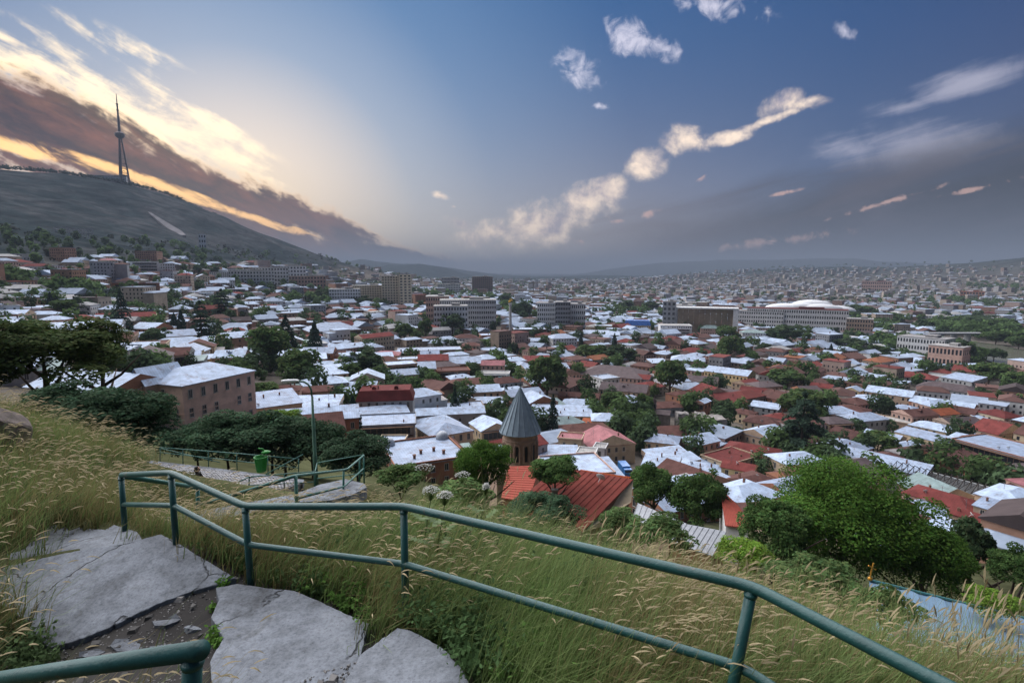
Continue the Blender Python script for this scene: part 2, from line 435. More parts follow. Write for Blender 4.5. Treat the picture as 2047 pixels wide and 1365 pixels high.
# the slope down to the old town
cp(900, 1080, 40); cp(1150, 1150, 42); cp(1500, 1270, 38); cp(1900, 1400, 34); cp(2200, 1480, 34)
cp(1050, 1040, 62); cp(1300, 1080, 62); cp(1700, 1180, 60); cp(2100, 1220, 60)
cp(400, 885, 105); cp(150, 830, 110); cp(700, 935, 85); cp(650, 890, 120); cp(-200, 780, 110)
cw(0, 95, -45); cw(60, 110, -55); cw(110, 120, -61); cw(150, 110, -58); cw(-40, 130, -45)
cw(0, 160, -58); cw(80, 180, -68); cw(170, 190, -72); cw(-70, 190, -46); cw(-130, 170, -33)
cw(0, 240, -63); cw(120, 260, -73); cw(260, 260, -77); cw(-120, 260, -48); cw(-210, 240, -33); cw(-330, 220, -8)
cw(0, 420, -68); cw(200, 420, -77); cw(420, 420, -82); cw(-180, 400, -50); cw(-330, 420, -26); cw(-480, 420, 6)
cw(0, 700, -64); cw(330, 720, -78); cw(700, 700, -84); cw(-250, 680, -46); cw(-450, 640, 2); cw(-750, 640, 70)
cw(0, 1100, -60); cw(500, 1100, -78); cw(1100, 1000, -80); cw(-350, 1050, -38); cw(-560, 1000, 20); cw(-900, 1000, 105)
cw(0, 1900, -56); cw(1000, 1900, -70); cw(2000, 1700, -55); cw(-500, 1700, -30); cw(-780, 1500, 70)
# the hill with the mast: ridge by photo pixel, then its far side
_rp = ((-500, 315, 1230), (-250, 322, 1330), (0, 337, 1430), (120, 346, 1550), (248, 366, 1660), (330, 388, 1850), (400, 422, 2039), (460, 447, 2120), (520, 477, 2200), (585, 508, 2330), (650, 538, 2500), (700, 553, 2600))
for _a, _b in zip(_rp[:-1], _rp[1:]):
    for _t in (0, .25, .5, .75): cp(*[_a[k] + (_b[k] - _a[k]) * _t for k in range(3)])
cp(*_rp[-1])
cw(-2200, 2100, 150); cw(-1900, 2700, 110); cw(-1500, 3300, 20); cw(-1000, 3500, -40); cw(-3300, 1700, 150); cw(-2400, 900, 250); cw(-1400, 500, 150); cw(-900, 150, 75); cw(-500, 0, 30)
cw(0, 3500, -52); cw(1500, 3500, -50); cw(3500, 3000, 0); cw(3500, 1000, -40)
for a in range(-180, 181, 20):
    r = math.radians(a)
    for R, z in ((7000, -55), (15000, -60), (42000, -60)): cw(R * math.sin(r), R * math.cos(r), z if abs(a) < 90 else z + 60)
for x, y, z in ((0, -60, 6), (-80, -60, 12), (80, -60, 4), (-100, 30, 2), (120, 20, -18), (0, -250, 20), (-300, -250, 30), (300, -250, 0)): cw(x, y, z)
CT = np.array(CTRL)
def _rbf_fit():
    n = len(CT)
    d = np.hypot(CT[:, None, 0] - CT[None, :, 0], CT[:, None, 1] - CT[None, :, 1])
    A = np.zeros((n + 3, n + 3)); A[:n, :n] = d; A[:n, n] = 1; A[n, :n] = 1
    A[:n, n + 1:] = CT[:, :2] / 1000; A[n + 1:, :n] = (CT[:, :2] / 1000).T
    b = np.zeros(n + 3); b[:n] = CT[:, 2]
    return np.linalg.lstsq(A, b, rcond=None)[0]
RBF = _rbf_fit()
RIDGES = [  # pixel crest, distance, width of the ridge (far range of hills)
    ([(520, 556), (640, 530), (720, 521), (800, 527), (900, 536), (1000, 549), (1080, 556)], 7500, 900),
    ([(700, 556), (770, 536), (835, 531), (890, 540), (940, 552), (1000, 556)], 5200, 500),
    ([(1080, 556), (1150, 550), (1250, 534), (1330, 524), (1450, 520), (1600, 516), (1700, 515), (1760, 521), (1900, 528), (2047, 530), (2300, 520), (2700, 530)], 12000, 1500),
    ([(1200, 560), (1300, 556), (1450, 545), (1600, 538), (1700, 538), (1850, 537), (1950, 532), (2047, 525), (2300, 512), (2700, 500)], 4600, 1150)]
_RD = []
for crest, R, w in RIDGES:
    ae = [azel(*p) for p in crest]
    _RD.append(([a for a, e in ae], [math.tan(math.radians(e)) * R + 62 for a, e in ae], R, w))
def Hn(x, y):
    x = np.asarray(x, float); y = np.asarray(y, float)
    sh = x.shape; x = x.ravel(); y = y.ravel()
    out = np.empty(len(x))
    for i in range(0, len(x), 20000):
        xs, ys = x[i:i + 20000], y[i:i + 20000]
        d = np.hypot(xs[:, None] - CT[None, :, 0], ys[:, None] - CT[None, :, 1])
        out[i:i + 20000] = d @ RBF[:-3] + RBF[-3] + (xs * RBF[-2] + ys * RBF[-1]) / 1000
    r = np.hypot(x, y); a = np.degrees(np.arctan2(x, y))
    for aa, hh, R, w in _RD:
        h = np.interp(a, aa, hh, left=0, right=0)
        out += np.maximum(h, 0) * np.exp(-((r - R) / w) ** 2)
    return out.reshape(sh)
def H(x, y): return float(Hn(np.array([x]), np.array([y]))[0])
def hit(px, py, h=0.0, dmin=3.0, dmax=9000.0):
    """where the ray through a photo pixel meets the ground raised by h metres"""
    d = np.geomspace(dmin, dmax, 500); q = ray(px, py)
    z = Hn(q.x * d, q.y * d) + h; f = CZ + q.z * d - z
    i = np.where((f[1:] < 0) & (f[:-1] >= 0))[0]
    if len(i) == 0: return None
    i = i[0] + 1
    t = f[i - 1] / (f[i - 1] - f[i])
    return P(px, py, d[i - 1] + (d[i] - d[i - 1]) * t)

PIT = []
for _o, _p, _d in SLABS:
    _pl = plane3(*_p); PIT.append(([tuple(onplane(x, y, _pl)[:2]) for x, y in _o], _pl, _d))
def build_terrain():
    az = np.radians(np.concatenate([np.linspace(-178, -54, 40), np.linspace(-52, 52, 350), np.linspace(54, 178, 40)]))
    rr = np.concatenate([[0.4], np.geomspace(1.0, 1000, 215), np.linspace(1010, 2800, 150), np.geomspace(2850, 42000, 60)])
    A, R = np.meshgrid(az, rr)
    X, Y = R * np.sin(A), R * np.cos(A)
    Z = Hn(X, Y)
    for poly, pl, dz in PIT:                       # bed of the concrete slabs
        k = inpoly(X.ravel(), Y.ravel(), poly).reshape(X.shape)
        a, nn = pl; zp_ = a.z + dz - ((X - a.x) * nn.x + (Y - a.y) * nn.y) / nn.z - 0.05
        Z = np.where(k, np.minimum(Z, zp_), Z)
    r2 = np.random.default_rng(3)
    # roughness of open ground
    def vn(s, k):
        g = r2.standard_normal((64, 64))
        u, v = (X / s) % 63, (Y / s) % 63
        i, j = u.astype(int), v.astype(int); fu, fv = u - i, v - j; g[63] = g[0]; g[:, 63] = g[:, 0]
        fu = fu * fu * (3 - 2 * fu); fv = fv * fv * (3 - 2 * fv)
        return k * (g[i, j] * (1 - fu) * (1 - fv) + g[i + 1, j] * fu * (1 - fv) + g[i, j + 1] * (1 - fu) * fv + g[i + 1, j + 1] * fu * fv)
    hill = np.clip((Z - CZ + 5) / 45, 0, 1) * np.clip((-X - 300) / 200, 0, 1)
    Z = Z + vn(0.7, 0.03) * ((R < 60) & (R > 6.2)) + vn(0.25, 0.008) * (R < 7) + vn(3.0, 0.06) * ((R < 100) & (R > 7)) + (vn(60, 2.0) + vn(140, 5.0)) * hill * np.clip(1 - np.abs(X + 1250) / 5000, .2, 1) + (vn(900, 18) + vn(400, 8)) * (R > 3500)
    n, m = A.shape
    idx = np.arange(n * m).reshape(n, m)
    F = np.stack([idx[:-1, :-1], idx[:-1, 1:], idx[1:, 1:], idx[1:, :-1]], -1).reshape(-1, 4)
    soil = np.array([0.062, 0.066, 0.034]); town = np.array([0.13, 0.115, 0.10]); wood = np.array([0.028, 0.038, 0.040]); grassy = np.array([0.058, 0.062, 0.064])
    mott = np.clip(vn(90, .35) + vn(35, .35) + vn(14, .25) + 0.42, 0, 1)[..., None]
    c = soil + (town - soil) * np.clip((R - 110) / 60, 0, 1)[..., None]
    hc = wood + (grassy - wood) * mott
    c = c + (hc - c) * np.clip(hill * 1.6, 0, 1)[..., None]
    dirt = np.clip(1 - np.hypot((X + 1.9) / 2.6, (Y - 4.9) / 2.6), 0, 1) ** 0.5
    c = c + (np.array([0.058, 0.055, 0.053]) - c) * np.clip(dirt * 1.6, 0, 1)[..., None]
    far = np.clip((R - 2600) / 1500, 0, 1)[..., None]
    c = c + ((wood * 1.2) - c) * far
    me = np_mesh('ground', np.stack([X, Y, Z], -1).reshape(-1, 3), F, mat('ground_soil', (1, 1, 1), 0.95, var=0.3, vscale=0.6, attr=True, bump=0.6, bscale=6, big=0.6, spec=0.0), c.reshape(-1, 3), True)
    ob('ground', me, kind='structure')
build_terrain()

def build_haze():
    m = bpy.data.materials.new('hazy_air'); m.use_nodes = True
    nt = m.node_tree; nt.nodes.remove(nt.nodes['Principled BSDF'])
    v = nt.nodes.new('ShaderNodeVolumePrincipled')
    v.inputs['Color'].default_value = (0.245, 0.29, 0.37, 1)
    v.inputs['Density'].default_value = HAZE
    v.inputs['Anisotropy'].default_value = 0.0
    nt.links.new(v.outputs[0], nt.nodes['Material Output'].inputs['Volume'])
    b = MB(); z0, z1 = CZ - 130, CZ + 548
    b.box((0, 6000, (z0 + z1) / 2), (64000, 52000, z1 - z0))
    ob('haze', b.mesh('haze', m), kind='stuff')
HAZE = 0.00014
build_haze()

# ------------------------------------------------------------------ foliage
def srgb(*c): return np.array(lin(*c)[:3])
LEAF = mat('leaf', (1, 1, 1), 0.75, var=0.25, vscale=3.0, attr=True, rnd=0.14, spec=0.03, transl=0.30)
BARK = mat('bark', (0.075, 0.055, 0.042), 0.95, var=0.4, vscale=6, bump=0.8, bscale=30)
def leaf_quads(c, nrm, size, rng, aspect=0.62):
    """kite-shaped leaf faces at points c, facing nrm"""
    n = len(c)
    nrm = nrm / (np.linalg.norm(nrm, axis=1, keepdims=True) + 1e-9)
    t = rng.standard_normal((n, 3)); t -= nrm * (t * nrm).sum(1, keepdims=True); t /= np.linalg.norm(t, axis=1, keepdims=True) + 1e-9
    b = np.cross(nrm, t)
    s = np.asarray(size).reshape(-1, 1) * np.ones((n, 1))
    v = np.stack([c - t * s, c + b * s * aspect - t * s * .1, c + t * s, c - b * s * aspect - t * s * .1], 1).reshape(-1, 3)
    f = np.arange(n * 4).reshape(n, 4)
    return v, f
def crown_round(n, seed, leaf, clumps, tint, squash=1.0, spread=0.30, dark=0.55):
    """leafy crown in a unit ball: clumps of leaves with gaps between them"""
    rng = np.random.default_rng(seed)
    d = rng.standard_normal((clumps, 3)); d /= np.linalg.norm(d, axis=1, keepdims=True)
    d[:, 2] = np.where(d[:, 2] < -0.55, -d[:, 2] * .6, d[:, 2])
    rad = rng.uniform(0.30, 0.78, clumps) ** 0.7
    cc = d * rad[:, None] * (1 + 0.16 * np.sin(3 * np.arctan2(d[:, 1], d[:, 0]) + seed))[:, None]
    cr = rng.uniform(0.6, 1.25, clumps) * spread
    cr *= np.where(rad > .75, .8, 1.1)
    k = rng.choice(clumps, n, p=cr ** 2 / (cr ** 2).sum())
    e = rng.standard_normal((n, 3)); e /= np.linalg.norm(e, axis=1, keepdims=True)
    e[:, 2] = np.where(rng.random(n) < .45, np.abs(e[:, 2]), e[:, 2])
    rr = cr[k] * rng.uniform(0.55, 1.06, n) ** 0.6
    c = cc[k] + e * rr[:, None] * np.array([1, 1, .8])
    c[:, 2] *= squash
    v, f = leaf_quads(c, e + 0.7 * rng.standard_normal((n, 3)) + np.array([0, 0, .5]), leaf * rng.uniform(.7, 1.35, n), rng)
    kt = rng.uniform(0.72, 1.28, clumps)
    col = np.asarray(tint)[None] * (kt[k] * rng.uniform(.8, 1.25, n))[:, None]
    col[:, 0] *= rng.uniform(.85, 1.25, n)
    return v, f, np.repeat(col, 4, 0)
def crown_cypress(n, seed, leaf, tint):
    rng = np.random.default_rng(seed)
    z = rng.uniform(0, 1, n) ** 0.85
    w = np.sin(np.clip(z * 0.94 + .06, 0, 1) ** 0.62 * math.pi) ** .8 * .5 * (1 + .15 * np.sin(z * 37 + seed))
    a = rng.uniform(0, 2 * math.pi, n); w = w * rng.uniform(.75, 1.05, n)
    c = np.stack([w * np.cos(a), w * np.sin(a), z * 2 - 1], 1)
    nr = np.stack([np.cos(a), np.sin(a), .25 + 0 * a], 1) + .5 * rng.standard_normal((n, 3))
    v, f = leaf_quads(c, nr, leaf * rng.uniform(.7, 1.4, n), rng, .45)
    col = np.asarray(tint)[None] * rng.uniform(.65, 1.3, n)[:, None]
    return v, f, np.repeat(col, 4, 0)
def crown_conifer(n, seed, leaf, tint, whorls=13, droop=.28, flat=False):
    """tiers of drooping boughs; flat gives the open tables of a cedar"""
    rng = np.random.default_rng(seed); C, NR = [], []
    for w in range(whorls):
        t = w / (whorls - 1); z = -0.95 + 1.9 * t
        R = (1 - t) ** (.75 if not flat else .55) * (1.0 if not flat else .95) + .05
        for b in range(int(7 + 4 * rng.random())):
            a = rng.uniform(0, 2 * math.pi); Lb = R * rng.uniform(.65, 1.08)
            m = max(6, int(n / (whorls * 8) * (Lb + .15) * 1.7))
            s = rng.uniform(.08, 1, m) ** .7
            zz = z + (.08 if flat else .12) * np.sin(s * 3) - (droop * .35 if flat else droop) * s ** 2 * Lb
            sp = rng.normal(0, .11 + (.05 if flat else 0), m) * (1.1 - .5 * s) * (Lb + .2)
            C.append(np.stack([np.cos(a) * s * Lb - np.sin(a) * sp, np.sin(a) * s * Lb + np.cos(a) * sp, zz + rng.normal(0, .02, m)], 1))
            NR.append(np.tile([np.cos(a) * .5, np.sin(a) * .5, 1.0], (m, 1)) + .45 * rng.standard_normal((m, 3)))
    c = np.concatenate(C); nr = np.concatenate(NR)
    v, f = leaf_quads(c, nr, leaf * rng.uniform(.7, 1.35, len(c)), rng, .5)
    col = np.asarray(tint)[None] * rng.uniform(.6, 1.3, len(c))[:, None]
    return v, f, np.repeat(col, 4, 0)
DKG = (0.060, 0.098, 0.046); MDG = (0.082, 0.135, 0.046); OLV = (0.030, 0.036, 0.026); CON = (0.034, 0.060, 0.044)
CROWN = {}
def crown(kind, i):
    key = (kind, i)
    if key in CROWN: return CROWN[key]
    sd = 100 + i * 17 + len(kind)
    g = {'broad': lambda: crown_round(3400, sd, .085, 34, MDG), 'dark': lambda: crown_round(3200, sd, .085, 30, DKG),
         'cypress': lambda: crown_cypress(1500, sd, .085, CON), 'spruce': lambda: crown_conifer(2600, sd, .075, CON),
         'cedar': lambda: crown_conifer(3200, sd, .080, (0.042, 0.072, 0.048), 9, .25, True),
         'far': lambda: crown_round(700, sd, .17, 16, MDG),
         'nearbright': lambda: crown_round(68000 if i == 1 else 38000, sd, .0155 if i == 1 else .022, 120, (0.058, 0.122, 0.022), spread=.23),
         'nearmid': lambda: crown_round(17000, sd, .036, 60, (0.066, 0.125, 0.038), spread=.26),
         'bush': lambda: crown_round(15000, sd, .034, 55, (0.050, 0.095, 0.052), spread=.27),
         'lightbush': lambda: crown_round(11000, sd, .036, 50, (0.13, 0.23, 0.035), spread=.27),
         'pine': lambda: crown_round(15000, sd, .030, 42, (0.060, 0.090, 0.032), spread=.27),
         'weed': lambda: crown_round(5200, sd, .050, 40, (0.085, 0.145, 0.050), spread=.27)}[kind]()
    CROWN[key] = np_mesh('crown_' + kind, g[0], g[1], LEAF, g[2])
    return CROWN[key]
TRUNK = {}
def trunk_mesh(kind, i=0):
    key = (kind, i)
    if key in TRUNK: return TRUNK[key]
    rng = random.Random(50 + i); b = MB()
    if kind == 'straight':
        b.tube([(0, 0, -.06), (0, 0, .3), (.005, 0, .65), (0, 0, .97)], [.028, .022, .014, .004], 8)
    else:                                         # unit height, limbs reaching into the crown
        b.tube([(0, 0, -.06), (.01, 0, .12), (-.01, .01, .3), (.01, 0, .5), (0, 0, .72)], [.040, .032, .026, .018, .006], 9)
        for k in range(7):
            a = k * 2.4 + rng.random(); z = .22 + .055 * k; L = rng.uniform(.2, .34)
            p0 = Vector((0, 0, z)); d = Vector((math.cos(a), math.sin(a), .7))
            b.tube([p0, p0 + d * L * .45, p0 + d * L + Vector((0, 0, .06))], [.014, .010, .003], 6)
    TRUNK[key] = b.mesh('trunk_' + kind, BARK, True)
    return TRUNK[key]
TREES = []
def tree(kind, base, h, w, label, group=None, name=None, cat='tree', low=0.12, i=None, depth=None):
    """h = full height, w = crown width, low = bare part of the trunk as a fraction of h"""
    i = random.randrange(3) if i is None else i
    nm = name or {'cypress': 'cypress_tree', 'spruce': 'spruce_tree', 'cedar': 'cedar_tree', 'pine': 'pine_tree', 'bush': 'shrub', 'lightbush': 'shrub', 'weed': 'weed_bush'}.get(kind, 'broadleaf_tree')
    r = thing(nm, label, cat, base, random.uniform(0, 6.28), group)
    ob('trunk', trunk_mesh('straight' if kind in ('cypress', 'spruce', 'cedar') else 'limbed', i % 2), r, scale=(h * (1 if kind not in ('bush', 'weed', 'lightbush') else .6), h * (1 if kind not in ('bush', 'weed', 'lightbush') else .6), h * .96))
    ch = h * (1 - low)
    wx = w / 2 / (.5 if kind == 'cypress' else 1.0)
    ob('crown', crown(kind, i), r, (0, 0, h * low + ch / 2), None, (wx, (depth / 2 if depth else wx), ch / 2))
    TREES.append((r, base, h, w))
    return r

# ------------------------------------------------------------------ foreground: steps, railings, grass
def concrete():
    m = bpy.data.materials.new('weathered_concrete'); m.use_nodes = True
    nt = m.node_tree; b = nt.nodes['Principled BSDF']; tc = nt.nodes.new('ShaderNodeTexCoord'); v = tc.outputs['Object']
    big, mid, fine, grit = nnoise(nt, v, 1.1, 6, .65, .4), nnoise(nt, v, 5.0, 7, .7), nnoise(nt, v, 34.0, 6, .75), nnoise(nt, v, 120.0, 3, .8)
    c = nramp(nt, big * .55 + mid * .45, [(.34, (.070, .073, .078, 1)), (.45, (.125, .135, .150, 1)), (.55, (.195, .213, .240, 1)), (.68, (.255, .275, .305, 1))])
    c = nmix(nt, 1.0, c, nramp(nt, fine, [(.30, (.55, .55, .56, 1)), (.5, (1, 1, 1, 1)), (.7, (1.18, 1.18, 1.18, 1))]), 'MULTIPLY')
    c = nmix(nt, (grit * .6 + mid * .4).smooth(.60, .66) * .75, c, (.035, .036, .038, 1))                 # pits and grit
    vo = nt.nodes.new('ShaderNodeTexVoronoi'); vo.feature = 'DISTANCE_TO_EDGE'; vo.inputs['Scale'].default_value = .9
    ds = nt.nodes.new('ShaderNodeVectorMath'); ds.operation = 'ADD'; sc_ = nt.nodes.new('ShaderNodeVectorMath'); sc_.operation = 'SCALE'; sc_.inputs['Scale'].default_value = .5
    nz = nt.nodes.new('ShaderNodeTexNoise'); nz.inputs['Scale'].default_value = 3.0; nz.inputs['Detail'].default_value = 5; nt.links.new(v, nz.inputs[0]); nt.links.new(nz.outputs[1], sc_.inputs[0]); nt.links.new(v, ds.inputs[0]); nt.links.new(sc_.outputs[0], ds.inputs[1]); nt.links.new(ds.outputs[0], vo.inputs[0])
    crack = (NX(nt, vo.outputs[0]) + mid * .012).smooth(.022, .009) * mid.smooth(.42, .55)
    c = nmix(nt, crack * .85, c, (.02, .02, .02, 1))
    moss = nnoise(nt, v, 2.1, 6, .7, .3).smooth(.60, .72)
    c = nmix(nt, moss * .5, c, (.075, .072, .060, 1))
    nt.links.new(c, b.inputs['Base Color']); b.inputs['Roughness'].default_value = .93; b.inputs['Specular IOR Level'].default_value = .2
    bp = nt.nodes.new('ShaderNodeBump'); bp.inputs['Strength'].default_value = .9; bp.inputs['Distance'].default_value = .012
    nt.links.new((mid * 1.0 + fine * .6 + grit * .25 - crack * 1.2).out, bp.inputs['Height']); nt.links.new(bp.outputs[0], b.inputs['Normal'])
    for n in nt.nodes:
        if n.type == 'MIX': n.clamp_result = False
    return m
CONC = concrete()
def build_steps():
    rng = random.Random(5)
    root = ob('concrete_stairs', None, None, P(400, 1200, 4.8) - Vector((0, 0, .2)), kind='structure')
    rl = Vector(root.location)
    for outl, pts, dz in SLABS:
        pl = plane3(*pts)
        top = []
        n = len(outl)
        for i in range(n):
            a, b = outl[i], outl[(i + 1) % n]
            L = math.hypot(a[0] - b[0], a[1] - b[1]); k = max(1, int(L / 9))
            for t in range(k):
                f = t / k; j = 0 if t == 0 else 1.3
                top.append(onplane(a[0] + (b[0] - a[0]) * f + rng.gauss(0, j * .6), a[1] + (b[1] - a[1]) * f + rng.gauss(0, j * .45), pl) + Vector((0, 0, dz)))
        bm = bmesh.new()
        vs = [bm.verts.new(p - rl) for p in top]
        f = bm.faces.new(vs)
        if f.normal.z < 0: f.normal_flip()
        bm.normal_update()
        if f.normal.z < 0: f.normal_flip()
        r = bmesh.ops.extrude_face_region(bm, geom=[f])
        nv = [g for g in r['geom'] if isinstance(g, bmesh.types.BMVert)]
        for v in vs: v.co.z -= .20
        for v in nv:
            pass
        es = [e for e in bm.edges if all(v in nv for v in e.verts)]
        bmesh.ops.bevel(bm, geom=es, offset=.010, segments=2, affect='EDGES', profile=.6)
        bmesh.ops.recalc_face_normals(bm, faces=bm.faces)
        me = bpy.data.meshes.new('slab'); bm.to_mesh(me); bm.free(); me.materials.append(CONC)
        ob('slab', me, root)
    pl1 = plane3(*SLABS[1][1]); fm = MB()
    for fx, fy, fr in ((262, 1282, 34), (335, 1296, 40), (388, 1248, 26), (330, 1236, 30), (230, 1322, 42), (400, 1300, 24), (180, 1300, 26), (300, 1345, 40)):
        pts = [onplane(fx + fr * rng.uniform(.6, 1.1) * 1.25 * math.cos(a), fy + fr * rng.uniform(.6, 1.1) * .42 * math.sin(a) - .15 * fr * math.cos(a), pl1) - rl for a in [k * math.pi / 4 for k in range(8)]]
        pts = [p + Vector((0, 0, rng.uniform(-.045, .004))) for p in pts][::-1]
        fm = MB(); fm.solid(pts, .1); ob('slab_fragment', fm.mesh('slab_fragment', CONC), root)
    # landing further down the stairs
    land = [(596, 985), (640, 968), (690, 957), (728, 966), (733, 974), (700, 990), (660, 1000), (600, 1003)]
    pl = plane3((600, 1000, 13.0), (728, 970, 17.0), (640, 968, 16.0))
    b = MB(); b.solid([onplane(x, y, pl) - rl for x, y in land][::-1], .35)
    ob('landing', b.mesh('landing', CONC), root)
    # more treads between the slabs and the landing
    for (x0, y0, x1, y1, d0, d1) in ((395, 1030, 470, 1050, 10.0, 8.6), (470, 1012, 560, 1030, 12.0, 10.6)):
        a, c = P(x0, y0, d0), P(x1, y1, d1)
        b = MB(); b.box(((a + c) / 2 - rl), (1.5, .5, .22), rz=.5)
        ob('tread', b.mesh('tread', CONC), root)
build_steps()
PAINT = mat('green_rail_paint', (0.012, 0.070, 0.067), 0.42, 0.0, var=0.22, vscale=7, bump=0.25, bscale=60, stain=0.7, stain_col=(0.095, 0.075, 0.06, 1), stain_rng=(0.60, 0.66), spec=0.45)
PAINT2 = mat('green_rail_paint_far', (0.022, 0.12, 0.10), 0.5, 0.0, var=0.2, vscale=4, stain=0.3, stain_col=(0.13, 0.13, 0.12, 1), spec=0.4)
def fillet(pts, r=.10, n=4):
    pts = [Vector(p) for p in pts]; out = [pts[0]]
    for i in range(1, len(pts) - 1):
        a, b, c = pts[i - 1], pts[i], pts[i + 1]
        u, v = (a - b), (c - b); k = min(r, u.length * .3, v.length * .3)
        p, q = b + u.normalized() * k, b + v.normalized() * k
        for t in range(n + 1):
            f = t / n; out.append(p * (1 - f) ** 2 + b * 2 * f * (1 - f) + q * f * f)
    out.append(pts[-1])
    return out
def railing(label, tops, mids, posts, rad, paint=PAINT, seg=14):
    """tops/mids: lists of polylines of (px,py,depth); posts: (top, bottom) pairs of the same"""
    base = P(*posts[0][1])
    r = thing('green_railing', label, 'railing', base, 0)
    for nm, L, rr in (('top_rail', tops, rad), ('middle_rail', mids, rad * .86)):
        for pl in L:
            b = MB(); b.tube([p - base for p in fillet([P(*q) if len(q) == 3 and isinstance(q, tuple) else Vector(q) for q in pl])], rr, seg)
            ob(nm, b.mesh(nm, paint, True), r)
    for t, q in posts:
        t, q = P(*t), P(*q); q = q + (q - t).normalized() * .12
        b = MB(); b.tube([t - base, (t + q) / 2 - base, q - base], rad * .96, seg)
        if seg > 10: b.lathe([(rad * 1.02, -.012), (rad * 1.12, 0), (rad * 1.02, .012)], t - base + (q - t).normalized() * rad * 1.2, seg)
        ob('post', b.mesh('post', paint, True), r)
    return r
e1, e0 = P(1880, 1365, 2.2), P(1505, 1172, 2.94)
m1 = P(1490, 1336, 2.94)
off = e1 + (e1 - e0) * 1.3
railing('dark green pipe railing with two bars running along the outer edge of the concrete stairs',
        [[tuple(off) + (0,), (1880, 1365, 2.2), (1505, 1172, 2.94), (808, 1012, 4.55), (490, 1012, 5.05), (342, 945, 5.67), (243, 949, 6.5)] if False else [off, e1, e0, P(808, 1012, 4.55), P(490, 1012, 5.05), P(342, 945, 5.67), P(243, 949, 6.5)]],
        [[m1 + (e1 - e0) * .9, m1, P(810, 1127, 4.55), P(495, 1088, 5.05), P(347, 1010, 5.67), P(246, 1008, 6.5)]],
        [((1503, 1175, 2.94), (1440, 1500, 2.94)), ((807, 1014, 4.55), (812, 1262, 4.55)), ((490, 1013, 5.05), (502, 1178, 5.05)), ((342, 947, 5.67), (352, 1086, 5.67)), ((242, 951, 6.5), (250, 1060, 6.5))], .032)
railing('thick green handrail with a capped bend beside the lowest gravel patch of the stairs',
        [[(-420, 1430, 3.4), (0, 1356, 2.45), (402, 1299, 1.80)]], [], [((386, 1304, 1.83), (372, 1600, 1.9)), ((-300, 1410, 3.0), (-290, 1700, 3.0))], .033)
railing('green stair railing descending past dry grass towards the concrete landing',
        [[(243, 951, 6.5), (395, 974, 8.4)], [(400, 1010, 8.4), (590, 951, 9.7), (687, 939, 15.7), (695, 937, 16.0), (727, 910, 20.0)]],
        [[(596, 995, 9.7), (688, 972, 15.7), (727, 936, 20)]],
        [((395, 973, 8.4), (397, 1075, 8.4)), ((591, 951, 9.7), (595, 1060, 9.7)), ((687, 939, 15.7), (686, 1008, 15.7)), ((719, 916, 19.6), (719, 974, 19.6)), ((727, 910, 20), (728, 968, 20))], .031, PAINT2, 10)
railing('thin green railing of the lower flight with the lamp post standing at its end',
        [[(477, 963, 21), (498, 953, 21.6), (630, 942, 24), (634, 925, 25), (726, 909, 22)]], [[(478, 978, 21), (498, 970, 21.6), (630, 963, 24)], [(634, 956, 25), (726, 946, 22)]],
        [((477, 963, 21), (478, 979, 21)), ((498, 953, 21.6), (498, 976, 21.6)), ((568, 947, 22.8), (568, 975, 22.8)), ((630, 942, 24), (630, 975, 24))], .026, PAINT2, 8)
railing('long green railing between the cobbled path and the dark hedge',
        [[(319, 894, 35.6), (474, 906, 32.3), (597, 917, 30.5)], [(531, 948, 27), (606, 908, 27.5)]], [[(319, 904, 35.6), (474, 921, 32.3), (597, 935, 30.5)], [(322, 896, 36.5), (440, 924, 34)]],
        [((320, 894, 35.6), (320, 923, 35.6)), ((365, 898, 34.6), (366, 929, 34.6)), ((416, 902, 33.5), (417, 934, 33.5)), ((473, 906, 32.3), (474, 939, 32.3)), ((535, 911, 31.4), (536, 944, 31.4)), ((597, 917, 30.5), (597, 944, 30.5))], .030, PAINT2, 8)

# --- cobbled path with raised kerb
def build_path():
    root = ob('cobbled_path', None, None, P(450, 965, 27), kind='structure'); rl = Vector(root.location)
    A, B, C_, D_ = P(300, 923, 35.6), P(606, 962, 29), P(470, 1010, 21), P(285, 985, 21)
    bed = mat('path_mortar', (0.15, 0.145, 0.14), .95, var=.3, vscale=2)
    b = MB(); b.solid([p - rl - Vector((0, 0, .05)) for p in (A, B, C_, D_)][::-1], .4); ob('path_bed', b.mesh('path_bed', bed), root)
    st = mat('cobble', (0.33, 0.33, 0.345), .85, var=.35, vscale=1.4, stain=.4)
    rng = random.Random(9); cb = MB(); nu, nv = 44, 34
    bil = lambda u, v: (A * (1 - u) + B * u) * (1 - v) + (D_ * (1 - u) + C_ * u) * v
    for j in range(nv):
        for i in range(nu):
            sh = .5 * (j % 2)
            u0, u1 = (i + sh + .07 + rng.random() * .12) / (nu + .5), (i + sh + .95 - rng.random() * .12) / (nu + .5)
            v0, v1 = (j + .08 + rng.random() * .1) / nv, (j + .94 - rng.random() * .1) / nv
            q = [bil(u0, v0), bil(u1, v0), bil(u1, v1), bil(u0, v1)]; hz = rng.uniform(.0, .05)
            c = (q[0] + q[1] + q[2] + q[3]) / 4
            lo = [p - rl + Vector((0, 0, -.06)) for p in q]; hi = [c + (p - c) * .86 - rl + Vector((0, 0, hz)) for p in q]
            cb.add(lo + hi, [(7, 6, 5, 4), (0, 4, 5, 1), (1, 5, 6, 2), (2, 6, 7, 3), (3, 7, 4, 0)])
    ob('cobblestones', cb.mesh('cobblestones', st), root, kind='stuff')
    k = MB(); k.solid([p - rl + Vector((0, 0, .10)) for p in (A, P(430, 938, 33), P(608, 962, 29), P(606, 969, 28.6), P(425, 945, 32.5), A + Vector((-.1, -.5, 0)))], .3)
    ob('kerb', k.mesh('kerb', CONC), root)
build_path()

